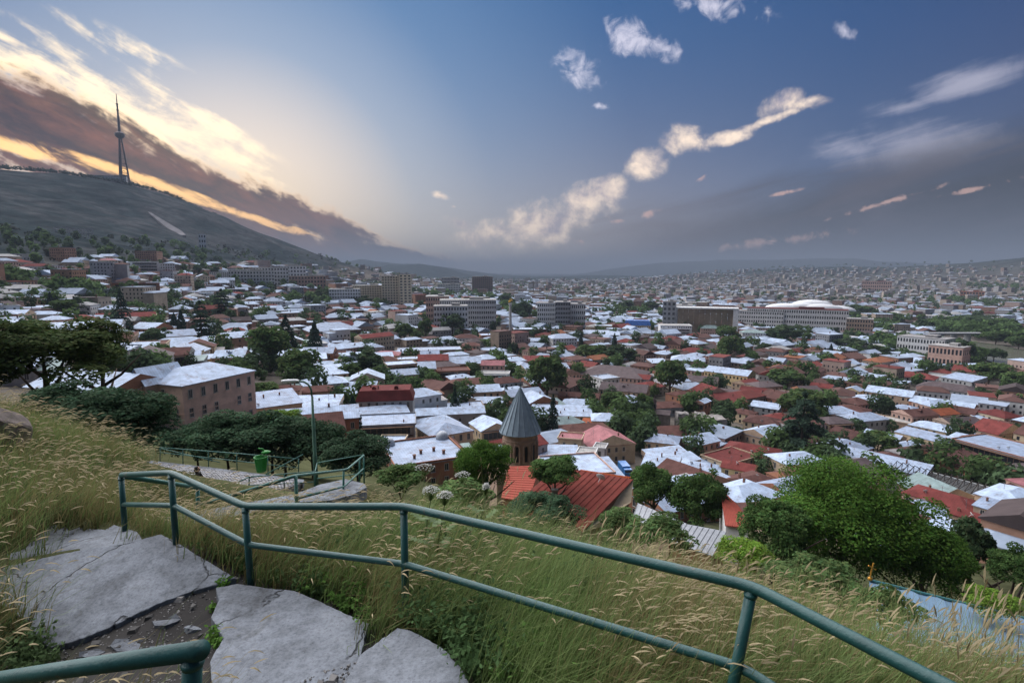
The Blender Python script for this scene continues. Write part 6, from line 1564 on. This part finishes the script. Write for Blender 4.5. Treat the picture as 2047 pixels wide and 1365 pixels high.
car(2003, 994, 1.3, (.02, .022, .025), 'black car parked under the red brick house'); car(2025, 1001, 1.3, (.3, .36, .42), 'pale blue car parked beside the black car under the brick house')
def build_river():
    zz = CZ - 81.0
    pts = [(1905, 672), (1945, 682), (2000, 690), (2047, 700), (2200, 735), (2300, 790), (2047, 742), (2000, 728), (1960, 716), (1925, 702), (1895, 690)]
    b = MB(); b.poly([(lambda q: (q.x * (zz - CZ) / q.z, q.y * (zz - CZ) / q.z, zz))(ray(x, y)) for x, y in pts][::-1])
    m = mat('river_water', (.16, .16, .125), .12, var=.08, vscale=.02, bump=.25, bscale=.6, spec=.5); ob('river', b.mesh('river', m), kind='structure')
    r = thing('road_bridge', 'low concrete road bridge crossing the river between trees', 'bridge', (0, 0, 0)); a, c = P(1865, 664, 640), P(1950, 668, 640); r.location = (a + c) / 2
    mb_obj('deck', lambda b: b.box((0, 0, 0), ((c - a).length * 1.3, 10, 1.4)), wall_mat('gr'), r)
    for k in (-1, 0, 1): mb_obj('pier', lambda b: b.box((k * 16, 0, -5), (2, 8, 9)), wall_mat('gr'), r)
build_river()

# ------------------------------------------------------------------ remaining houses, trees, far city
def clear_of(x, y, rad):
    for fx, fy, w, d, ya in FOOT:
        dx, dy = x - fx, y - fy
        if dx * dx + dy * dy > (max(w, d) + rad) ** 2: continue
        c, s = math.cos(ya), math.sin(ya); u, v = dx * c + dy * s, -dx * s + dy * c
        if abs(u) < w / 2 + rad and abs(v) < d / 2 + rad: return False
    return True
LANE = [(1235, 990), (1290, 990), (1300, 870), (1275, 820), (1238, 820), (1240, 900)]
MIDTREES = [  # kind, x, base y, width px, height px, label
 ('spruce', 247, 668, 52, 90, 'tall dark spruce in front of the long brick-red roof'), ('cedar', 405, 690, 78, 108, 'large dark cedar between silver roofs'), ('cedar', 445, 640, 55, 60, 'dark cedar behind the largest cedar'), ('cypress', 350, 668, 16, 42, 'shorter of the twin cypresses beside the large cedar'), ('cypress', 364, 668, 15, 48, 'taller of the twin cypresses beside the large cedar'),
 ('cypress', 103, 622, 13, 38, 'taller of two dark cypresses before a tan wall'), ('cypress', 114, 622, 12, 32, 'shorter of two dark cypresses before a tan wall'), ('cypress', 216, 630, 12, 40, 'lone cypress among silver roofs on the slope'), ('broad', 125, 636, 60, 40, 'round tree beside the flat pink-walled house'), ('cedar', 155, 635, 40, 45, 'cedar near the round slope tree'),
 ('broad', 265, 605, 40, 45, 'rounded dark tree behind the tall spruce'), ('dark', 310, 700, 60, 48, 'leafy tree beside the long low ochre house'), ('dark', 320, 612, 32, 26, 'small round tree on the upper slope'), ('broad', 540, 745, 95, 100, 'huge dark broadleaf mass behind the tall tan wall'), ('spruce', 575, 725, 70, 100, 'broad spruce within the dark tree mass'), ('broad', 600, 770, 90, 80, 'leafy tree at the foot of the dark tree mass'),
 ('cypress', 631, 720, 28, 75, 'stout cypress beside the long classical house'), ('dark', 733, 765, 78, 68, 'dark round tree in front of the balconied tan house'), ('broad', 700, 770, 50, 48, 'grey-green tree next to the dark round tree'), ('spruce', 910, 845, 34, 70, 'dark spruce growing between ribbed silver roofs'), ('spruce', 1105, 880, 44, 90, 'slim dark conifer right of the church cone'), ('spruce', 1012, 805, 22, 36, 'small conifer behind the glazed gable'),
 ('broad', 1093, 800, 98, 115, 'tall full tree behind the church cone'), ('broad', 1180, 725, 70, 40, 'green courtyard trees below the two cypresses, first'), ('dark', 1240, 730, 70, 42, 'dark courtyard tree below the two cypresses'), ('cypress', 1161, 702, 10, 38, 'slender cypress over the courtyard trees'), ('cypress', 1228, 702, 11, 36, 'second slender cypress over the courtyard trees'), ('broad', 1338, 800, 72, 88, 'tall round tree beside the blank tan wall'),
 ('broad', 1228, 830, 62, 52, 'leafy tree above the shaded lane'), ('broad', 1290, 845, 45, 60, 'lane-side tree in front of the old chapel'), ('dark', 1445, 852, 48, 58, 'tree beside the gabled brick front'), ('dark', 1470, 885, 50, 36, 'dark shrubby tree behind the ruined masonry'), ('broad', 1573, 782, 84, 46, 'wide dome-shaped tree among red roofs'), ('cedar', 1600, 925, 120, 145, 'big dark cedar topped by a leafy crown'), ('broad', 1605, 850, 110, 75, 'leafy crown rising over the big dark cedar'),
 ('broad', 1753, 915, 88, 55, 'round tree between silver roofs and the roofless shell'), ('broad', 1975, 770, 78, 48, 'large round tree near the striped riverside hall'), ('broad', 2030, 780, 60, 40, 'round tree at the pink roofs'), ('dark', 1568, 690, 76, 44, 'broad dark tree beyond the ochre facade'), ('dark', 1700, 705, 75, 32, 'row tree among mid-town roofs, wide'), ('broad', 1757, 715, 45, 26, 'smaller tree beside the wide row tree'), ('broad', 1830, 722, 36, 20, 'little bright tree below the striped riverside hall'),
 ('broad', 1460, 725, 55, 60, 'pale feathery tree before the ochre facade'), ('broad', 1455, 690, 50, 42, 'dark tree behind the pale feathery tree'), ('dark', 905, 672, 56, 46, 'round street tree beside the white modern block'), ('broad', 958, 655, 50, 38, 'round street tree under the long white block'), ('broad', 850, 682, 36, 46, 'street tree left of the round street tree'), ('broad', 808, 682, 46, 40, 'street tree over the red classical house'), ('dark', 715, 612, 62, 22, 'flat-topped tree before the ochre hotel'), ('dark', 760, 616, 28, 18, 'small tree at the corner of the ochre hotel'),
 ('dark', 640, 605, 30, 26, 'tree before the black-striped white block'), ('dark', 1040, 640, 50, 40, 'dark tree behind the golden statue'), ('dark', 1010, 612, 36, 30, 'park tree beside the golden statue'), ('dark', 1250, 624, 44, 24, 'dark park tree left of the glass gallery'), ('dark', 1300, 628, 40, 28, 'dark park tree beside the glass gallery'), ('broad', 1155, 668, 24, 26, 'tree behind the rounded ochre pavilion'), ('dark', 1108, 650, 30, 22, 'tree under the concrete frame block'),
 ('broad', 1720, 635, 60, 26, 'riverside tree behind the white canopies'), ('broad', 1775, 648, 60, 26, 'riverside tree by the low tan block'), ('broad', 1870, 660, 50, 24, 'riverside tree at the bridge head'), ('broad', 1940, 668, 46, 24, 'bright riverside tree beyond the bridge'), ('broad', 1990, 690, 60, 30, 'bright riverside tree on the far bank'), ('broad', 2035, 700, 50, 30, 'last bright riverside tree on the far bank'), ('dark', 1925, 732, 44, 55, 'dark tree at the corner of the striped riverside hall'), ('dark', 1986, 724, 36, 30, 'dark round tree standing at the water'), ('dark', 1945, 655, 110, 28, 'wide dark tree on the far bank'),
 ('cypress', 1648, 714, 9, 20, 'shorter of two thin cypresses before a long silver roof'), ('cypress', 1660, 712, 9, 25, 'taller of two thin cypresses before a long silver roof'), ('dark', 1525, 705, 28, 22, 'small dark tree beside the grey-green roof'), ('dark', 500, 780, 60, 55, 'green tree at the brick school corner'), ('broad', 530, 800, 70, 40, 'shrubby tree behind the brick school'), ('dark', 1960, 800, 40, 28, 'tree behind the blank grey wall'), ('cypress', 708, 885, 30, 95, 'ivy-dark column tree beside the plank-gabled house'), ('broad', 820, 790, 40, 40, 'bright small tree by the roof terrace'), ('dark', 850, 770, 36, 40, 'dark tree hiding a balcony front'),
]
lab_seen = {}
for kind, x, yb, wpx, hpx, lb in MIDTREES:
    p = hit(x, yb, 0, 60)
    if p is None: continue
    d = proj([p])[0][2]; wm, hm = wpx / FPX * d, hpx / FPX * d
    s = min(1.0, 26.0 / hm)                               # keep trees to a believable height
    t = tree(kind, p, hm * max(s, .75), wm * max(s, .8), lb, group='trees scattered through the town', low=.10)
    FOOT.append((p.x, p.y, wm * .5, wm * .5, 0))
def fill_houses(nmax):
    rg = random.Random(77); cand = []
    for blk in range(1):
        a = .35; c, s = math.cos(a), math.sin(a)
        for i in range(-60, 60):
            for j in range(-60, 60):
                u, v = i * 18.5 + rg.uniform(-2.5, 2.5), j * 16 + rg.uniform(-2, 2)
                x, y = u * c - v * s, u * s + v * c; R = math.hypot(x, y); az = math.degrees(math.atan2(x, y))
                if 112 < R < 420 and abs(az) < 47: cand.append((R, x, y, a))
    cand.sort(); n = 0
    for R, x, y, a in cand:
        if n >= nmax: break
        pr = proj([(x, y, H(x, y) + 4)])[0]
        if pr[0] < -60 or pr[0] > 2110: continue
        if inpoly(np.array([pr[0]]), np.array([pr[1] + 12]), LANE)[0]: continue
        if pr[0] < 560 and pr[1] > 735 - max(0, pr[0] - 420) * .2: continue
        if 1330 < pr[0] < 1450 and 800 < pr[1] < 880: continue
        w, d = rg.uniform(11, 19), rg.uniform(10, 15)
        if not clear_of(x, y, min(w, d) * .42): continue
        right = pr[0] > 1050
        rc = rg.choices('SBRDOPG', (.42, .30, .10, .10, .03, .02, .03) if right else (.74, .12, .05, .04, .02, .01, .02))[0]
        wc = rg.choices(('be', 'br', 'ta', 'gr', 'pk', 'wh', 'wd', 'ye'), (.2, .22, .2, .12, .1, .07, .05, .04))[0]
        roof = rg.choices(('hip', 'gw', 'gd', 'shed', 'flat'), (.36, .28, .12, .14, .10))[0]
        hw = rg.choice((4.2, 5, 6.2, 6.8, 7.4)); ya = a + rg.uniform(-.25, .25) + rg.choice((0, 0, math.pi / 2))
        ya = ya if abs(ya) < 1 else ya - math.pi / 2 * round(ya / (math.pi / 2))
        house(x, y, w, d, hw, ya, roof, rc, wc, '', balcony=((1,) if hw > 6 and rg.random() < .3 else None), annex=((rg.choice((-1, 1)), rg.uniform(3, 6), d * rg.uniform(.5, .9), hw * rg.uniform(.5, .85), rg.choice('SSBLG')) if rg.random() < .5 else None), dormer=(1 if roof == 'gw' and rg.random() < .12 else 0)); n += 1
    return n
NF = fill_houses(292 - len(HOUSES))
RMAX_IND = max(h['R'] for h in HOUSES[NHAND:]) if len(HOUSES) > NHAND else 250
# far houses: one mass, real boxes, roofs and window recesses
def far_city():
    rng = np.random.default_rng(8); V, F, C, n = [], [], [], 0
    RC = {'S': (.36, .43, .54), 'B': (.12, .066, .057), 'R': (.165, .045, .038), 'D': (.09, .07, .07), 'L': (.34, .34, .34), 'O': (.27, .11, .06)}
    WC = [(.46, .38, .30), (.34, .20, .14), (.38, .30, .23), (.33, .33, .34), (.60, .60, .60), (.46, .34, .29)]
    fp = np.array([(f[0], f[1], max(f[2], f[3]) * .5) for f in FOOT])
    def addbox(c, w, d, h, ya, rcol, wcol, gable, win):
        nonlocal n
        cs, sn = math.cos(ya), math.sin(ya); o = .35
        def W(p): p = np.asarray(p, float); return np.stack([c[0] + p[:, 0] * cs - p[:, 1] * sn, c[1] + p[:, 0] * sn + p[:, 1] * cs, c[2] + p[:, 2]], 1)
        x, y = w / 2, d / 2
        v = W([(-x, -y, -6), (x, -y, -6), (x, y, -6), (-x, y, -6), (-x, -y, h), (x, -y, h), (x, y, h), (-x, y, h)]); V.append(v); C.append(np.tile(wcol, (8, 1)))
        F.append(np.array([(0, 1, 5, 4), (1, 2, 6, 5), (2, 3, 7, 6), (3, 0, 4, 7)]) + n); n += 8
        X, Y = x + o, y + o; rs = gable * min(w, d)
        if w >= d: k = (w / 2 - d * .3) if gable < .21 else X; r1, r2 = (-k, 0, h + .2 + rs), (k, 0, h + .2 + rs); fs = [(4, 5, 9, 8), (6, 7, 8, 9), (5, 6, 9, 9), (7, 4, 8, 8)]
        else: k = (d / 2 - w * .3) if gable < .21 else Y; r1, r2 = (0, -k, h + .2 + rs), (0, k, h + .2 + rs); fs = [(5, 6, 9, 8), (7, 4, 8, 9), (4, 5, 8, 8), (6, 7, 9, 9)]
        v = W([(-X, -Y, h), (X, -Y, h), (X, Y, h), (-X, Y, h), (-X, -Y, h + .2), (X, -Y, h + .2), (X, Y, h + .2), (-X, Y, h + .2), r1, r2]); V.append(v); C.append(np.tile(rcol, (10, 1)))
        F.append(np.array([(0, 1, 5, 4), (1, 2, 6, 5), (2, 3, 7, 6), (3, 0, 4, 7)] + fs) + n); n += 10
        if win:
            q = []
            for s in range(max(1, int(h / 3.2))):
                zc = (s + .52) * 3.2
                for i in range(int(w / 2.6)):
                    u = (i + .5) * w / int(w / 2.6) - x
                    if rng.random() < .12: continue
                    q += [(u - .5, -y - .05, zc - .75), (u + .5, -y - .05, zc - .75), (u + .5, -y - .05, zc + .75), (u - .5, -y - .05, zc + .75)]
                sd = 1 if c[0] < 0 else -1
                for i in range(int(d / 2.6)):
                    u = (i + .5) * d / int(d / 2.6) - y
                    q += [(sd * (x + .05), u - .5 * sd, zc - .75), (sd * (x + .05), u + .5 * sd, zc - .75), (sd * (x + .05), u + .5 * sd, zc + .75), (sd * (x + .05), u - .5 * sd, zc + .75)]
            if q:
                v = W(q); V.append(v); C.append(np.tile((.03, .033, .04), (len(q), 1))); F.append(np.arange(len(q)).reshape(-1, 4) + n); n += len(q)
            if rng.random() < .7:
                cx_, cy_ = rng.uniform(-.3, .3) * w, rng.uniform(-.3, .3) * d
                v = W([(cx_ + a_, cy_ + b_, h + z_) for z_ in (.2, 2.2) for a_, b_ in ((-.4, -.3), (.4, -.3), (.4, .3), (-.4, .3))]); V.append(v); C.append(np.tile((.17, .10, .08), (8, 1))); F.append(np.array([(0, 1, 5, 4), (1, 2, 6, 5), (2, 3, 7, 6), (3, 0, 4, 7), (4, 5, 6, 7)]) + n); n += 8
    pts = []
    for (r0, r1, cell) in ((110, 520, 18.5), (520, 900, 22), (900, 1600, 29), (1600, 2800, 46), (2800, 4400, 70)):
        m = int(r1 / cell) + 1; a = .35 if r0 < 900 else .2; c, s = math.cos(a), math.sin(a)
        I, J = np.meshgrid(np.arange(-m, m + 1), np.arange(-m, m + 1)); u = I.ravel() * cell + rng.uniform(-.16, .16, I.size) * cell; v = J.ravel() * cell * .9 + rng.uniform(-.16, .16, I.size) * cell
        x, y = u * c - v * s, u * s + v * c; R = np.hypot(x, y); az = np.degrees(np.arctan2(x, y))
        k = (R > r0) & (R <= r1) & (np.abs(az) < 46) & (rng.random(I.size) < (.90 if r0 < 900 else .74)); pts.append(np.stack([x[k], y[k], np.full(k.sum(), cell), R[k]], 1))
    pts = np.concatenate(pts); Z = Hn(pts[:, 0], pts[:, 1]); pr = proj(np.stack([pts[:, 0], pts[:, 1], Z], 1))
    near_ind = np.array([(h['x'], h['y']) for h in HOUSES])
    for (x, y, cell, R), z, p in zip(pts, Z, pr):
        if z > CZ + (16 if x < -300 else 38) or (x < -300 and z > CZ + 10 and rng.random() < .35): continue
        if (z > CZ - 8 and R > 3900 and rng.random() < .6): continue
        if 1880 < p[0] < 2200 and 660 < p[1] < 745 and p[0] > 1880 + (p[1] - 660) * .1: continue
        if inpoly(np.array([p[0]]), np.array([p[1]]), LANE)[0] or (p[0] < 560 and p[1] > 735 - max(0, p[0] - 420) * .2) or R < 112: continue
        if R < 170 and p[0] < 1000: continue
        if R < RMAX_IND + 25 or R < 1000:
            if (np.hypot(fp[:, 0] - x, fp[:, 1] - y) < fp[:, 2] + cell * .36).any(): continue
        right = p[0] > 1000 and R < 600
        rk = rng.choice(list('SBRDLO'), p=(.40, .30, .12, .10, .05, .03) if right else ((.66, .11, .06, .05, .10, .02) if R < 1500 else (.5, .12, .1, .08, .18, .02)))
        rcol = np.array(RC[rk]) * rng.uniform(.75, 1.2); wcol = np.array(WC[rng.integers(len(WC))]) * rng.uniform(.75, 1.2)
        tall = rng.random() < (.05 if R < 900 else .14)
        h = rng.choice((4.2, 5.2, 6.4, 7.2)) if not tall else rng.uniform(10, 20)
        w, d = cell * rng.uniform(.6, .98), cell * rng.uniform(.52, .85)
        if cell > 30: w, d = min(w, rng.uniform(12, 30)), min(d, rng.uniform(10, 16))
        if R > 1100: kk = min(.5, (R - 1100) / 2500); rcol = rcol + (np.array([.27, .27, .29]) - rcol) * kk; wcol = wcol + (np.array([.27, .25, .24]) - wcol) * kk  # haze fade painted in: roof and wall colours drift to grey with distance
        ya = (.35 if R < 900 else .2) + rng.uniform(-.22, .22) + (.6 * math.sin(x / 210 + y / 330))
        if abs(math.degrees(ya)) > 60: ya *= .5
        if R < 1300 and rng.random() < .55:
            e = rng.choice((-1, 1)); aw = w * rng.uniform(.3, .6); off_ = e * (w / 2 + aw / 2 - .4); k2 = rng.choice(list('SSBLD'))
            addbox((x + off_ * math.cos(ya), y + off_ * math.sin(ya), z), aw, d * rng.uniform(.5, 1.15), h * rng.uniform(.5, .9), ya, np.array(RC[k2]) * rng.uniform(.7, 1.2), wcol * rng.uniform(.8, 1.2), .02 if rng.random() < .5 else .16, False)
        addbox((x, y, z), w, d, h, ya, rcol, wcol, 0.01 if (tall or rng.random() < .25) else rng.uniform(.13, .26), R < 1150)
    Vv, Ff, Cc = np.concatenate(V), np.concatenate(F), np.concatenate(C)
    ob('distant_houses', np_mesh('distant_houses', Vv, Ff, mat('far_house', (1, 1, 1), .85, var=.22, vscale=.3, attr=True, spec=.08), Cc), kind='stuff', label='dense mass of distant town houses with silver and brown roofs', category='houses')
far_city()
def far_trees():
    rng = np.random.default_rng(31); P_, S_, Cc, Nq = [], [], [], []
    def put(x, y, h, w, col, q): P_.append((x, y, h, w)); Cc.append(col); Nq.append(q)
    N = 8200; az = np.radians(rng.uniform(-46, 46, N)); R = 190 * (4600 / 190) ** rng.random(N)
    X, Y = R * np.sin(az), R * np.cos(az); Z = Hn(X, Y)
    fp = np.array([(f[0], f[1], max(f[2], f[3]) * .42) for f in FOOT])
    cl = np.sin(X / 130 + 2 * np.sin(Y / 210)) * np.cos(Y / 160 - X / 300)
    pr = proj(np.stack([X, Y, Z], 1))
    for i in range(N):
        dens = .34 + .5 * (cl[i] > .30) + (.25 if R[i] > 1200 else 0)
        if R[i] < 520: dens *= .6
        if Z[i] > CZ + 60 or rng.random() > dens: continue
        if 1890 < pr[i, 0] and 672 < pr[i, 1] < 745: continue
        if R[i] < 520 and ((fp[:, 2] + 2) > np.hypot(fp[:, 0] - X[i], fp[:, 1] - Y[i])).any(): continue
        h = rng.uniform(7, 14) if R[i] < 900 else rng.uniform(8, 17)
        P_.append((X[i], Y[i], h, h * rng.uniform(.6, .95))); Cc.append(np.array(MDG if rng.random() < .5 else DKG) * rng.uniform(.75, 1.25)); Nq.append(400 if R[i] < 360 else (180 if R[i] < 650 else (58 if R[i] < 1300 else 20)))
    # scrub and pines over the hill and its ridge
    for k in range(2600):
        x, y = rng.uniform(-2000, -320), rng.uniform(500, 2700)
        w_ = rng.uniform(6, 17) if np.sin(x / 70 + 2 * np.sin(y / 120)) + rng.normal(0, .6) > 0 else rng.uniform(3, 7)
        P_.append((x, y, w_ * rng.uniform(.35, .6), w_)); Cc.append(np.array(OLV) * rng.uniform(.7, 1.1)); Nq.append(9 if H(x, y) < CZ + 70 else 0)
    for k in range(520):
        t = rng.random() * 9; pts = [(-250, 322, 1330), (0, 337, 1430), (120, 346, 1550), (248, 366, 1660), (330, 388, 1850), (400, 422, 2039), (460, 447, 2120), (520, 477, 2200), (585, 508, 2330), (650, 538, 2500)]
        i = int(min(8, t)); f = t - i; a, b = P(*pts[i]), P(*pts[i + 1]); q = a.lerp(b, f)
        P_.append((q.x * .992 + rng.normal(0, 7), q.y * .992 + rng.normal(0, 7), rng.uniform(6, 13), rng.uniform(6, 11))); Cc.append(np.array(CON) * 1.2); Nq.append(24)
    # avenue and river-bank greenery
    for x0, y0, x1, y1, cnt, sc in ((1660, 640, 1790, 668, 60, 1.2), (1850, 655, 2047, 690, 60, 1.2), (1900, 655, 2047, 668, 50, 1.2), (1200, 628, 1300, 634, 30, 1.1), (560, 605, 660, 612, 26, 1), (830, 588, 990, 598, 50, 1.1), (1000, 620, 1075, 640, 40, 1.1), (1740, 690, 1810, 706, 24, 1.1), (1905, 705, 1960, 730, 22, 1), (0, 560, 140, 600, 26, 1), (130, 580, 200, 600, 22, 1), (1850, 600, 2047, 612, 60, 1), (1930, 570, 2047, 580, 50, 1)):
        for k in range(cnt):
            t = rng.random(); q = hit(x0 + (x1 - x0) * t + rng.normal(0, 4), y0 + (y1 - y0) * t + rng.normal(0, 3), 0, 100)
            if q is None: continue
            h = rng.uniform(9, 17) * sc; P_.append((q.x, q.y, h, h * rng.uniform(.7, 1))); Cc.append(np.array(MDG) * rng.uniform(.8, 1.3)); Nq.append(70)
    kp = [i_ for i_, q_ in enumerate(Nq) if q_]; P_ = [P_[i_] for i_ in kp]; Cc = [Cc[i_] for i_ in kp]; Nq = [Nq[i_] for i_ in kp]
    A = np.array(P_); G = Hn(A[:, 0], A[:, 1]); V, F, C, n = [], [], [], 0
    for (x, y, h, w), g, col, q in zip(A, G, Cc, Nq):
        e = rng.standard_normal((q, 3)); e /= np.linalg.norm(e, axis=1, keepdims=True)
        c = e * rng.uniform(.6, 1.02, (q, 1)) * np.array([w / 2, w / 2, h * .45]) * (1 + .18 * np.sin(3 * e[:, :1] + 5 * e[:, 2:] + x)) + np.array([x, y, g + h * .55])
        v, f = leaf_quads(c, e + .5 * rng.standard_normal((q, 3)) + np.array([0, 0, .4]), w * (.085 if q > 300 else .12 if q > 150 else .16 if q > 60 else .24) * rng.uniform(.8, 1.3, q), rng)
        V.append(v); F.append(f + n); n += len(v); C.append(np.repeat(col[None] * rng.uniform(.7, 1.3, (q, 1)), 4, 0))
    ob('distant_trees', np_mesh('distant_trees', np.concatenate(V), np.concatenate(F), LEAF, np.concatenate(C)), kind='stuff', label='mass of distant trees between the houses and over the hill', category='trees')
far_trees()

# ------------------------------------------------------------------ labels for the houses
def label_houses():
    anchors = list(MARKS)
    RT = {'hip': 'hipped', 'gw': 'pitched', 'gd': 'gable-fronted', 'shed': 'single-slope', 'flat': 'flat', 'mans': 'mansard'}
    seen = {}
    tr = [(t[1].x, t[1].y, t[0]['label']) for t in TREES if t[0].get('group') == 'trees scattered through the town']
    for h in HOUSES:
        if h['label']: continue
        st = {1: 'one-storey', 2: 'two-storey', 3: 'three-storey', 4: 'four-storey'}.get(h['st'], 'tall')
        look = '%s %s house with %s %s roof' % (st, WALLC[h['wc']][1], ROOFC[h['rc']][3], RT[h['roof']])
        h['look'] = look; f = h['feat']
        best = min(anchors, key=lambda a: math.hypot(a[0] - h['x'], a[1] - h['y'])); dist = math.hypot(best[0] - h['x'], best[1] - h['y'])
        rel = 'beside' if dist < 30 else ('near' if dist < 75 else ('beyond' if h['y'] > best[1] else 'before'))
        bits = [look]
        if f: bits.append(f)
        extra = []
        if h['bal'] and 'balcon' not in f and 'verandah' not in f: extra.append('a balcony')
        if h['dish']: extra.append('a satellite dish')
        if h['nch'] > 1: extra.append({2: 'two chimneys', 3: 'three chimneys', 4: 'four chimneys'}[h['nch']])
        h['opts'] = (f, extra, rel + ' ' + best[2])
        lb = look + ((' ' + f) if f else '')
        if len((lb + ' ' + rel + ' ' + best[2]).split()) <= 16: lb += ', ' + rel + ' ' + best[2]
        if not f and extra and len(lb.split()) + len(extra[0].split()) + 1 <= 16: lb = lb.replace(' roof,', ' roof and ' + extra[0] + ',')
        h['lb'] = lb
    same = {}
    for h in HOUSES:
        if not h['label']: same.setdefault(h['lb'], []).append(h)
    for lb, hs in same.items():
        if len(hs) == 2:
            a, b = sorted(hs, key=lambda h: h['w'] * h['d'])
            a['lb'], b['lb'] = 'smaller ' + lb, 'larger ' + lb
        elif len(hs) > 2:
            for k, h in enumerate(sorted(hs, key=lambda h: h['R'])): h['lb'] = ('nearest', 'second nearest', 'third nearest', 'fourth nearest', 'fifth nearest', 'sixth nearest')[min(k, 5)] + ' to the stairs of ' + lb
    for h in HOUSES:
        if h['label']:
            continue
        if len(h['lb'].split()) > 16:
            for e_ in (' and two chimneys', ' and a satellite dish', ' and a balcony', ' and three chimneys'): h['lb'] = h['lb'].replace(e_, '')
        h['o']['label'] = ' '.join(h['lb'].split()[:16]); h['o']['group'] = 'town houses below the hill'
label_houses()
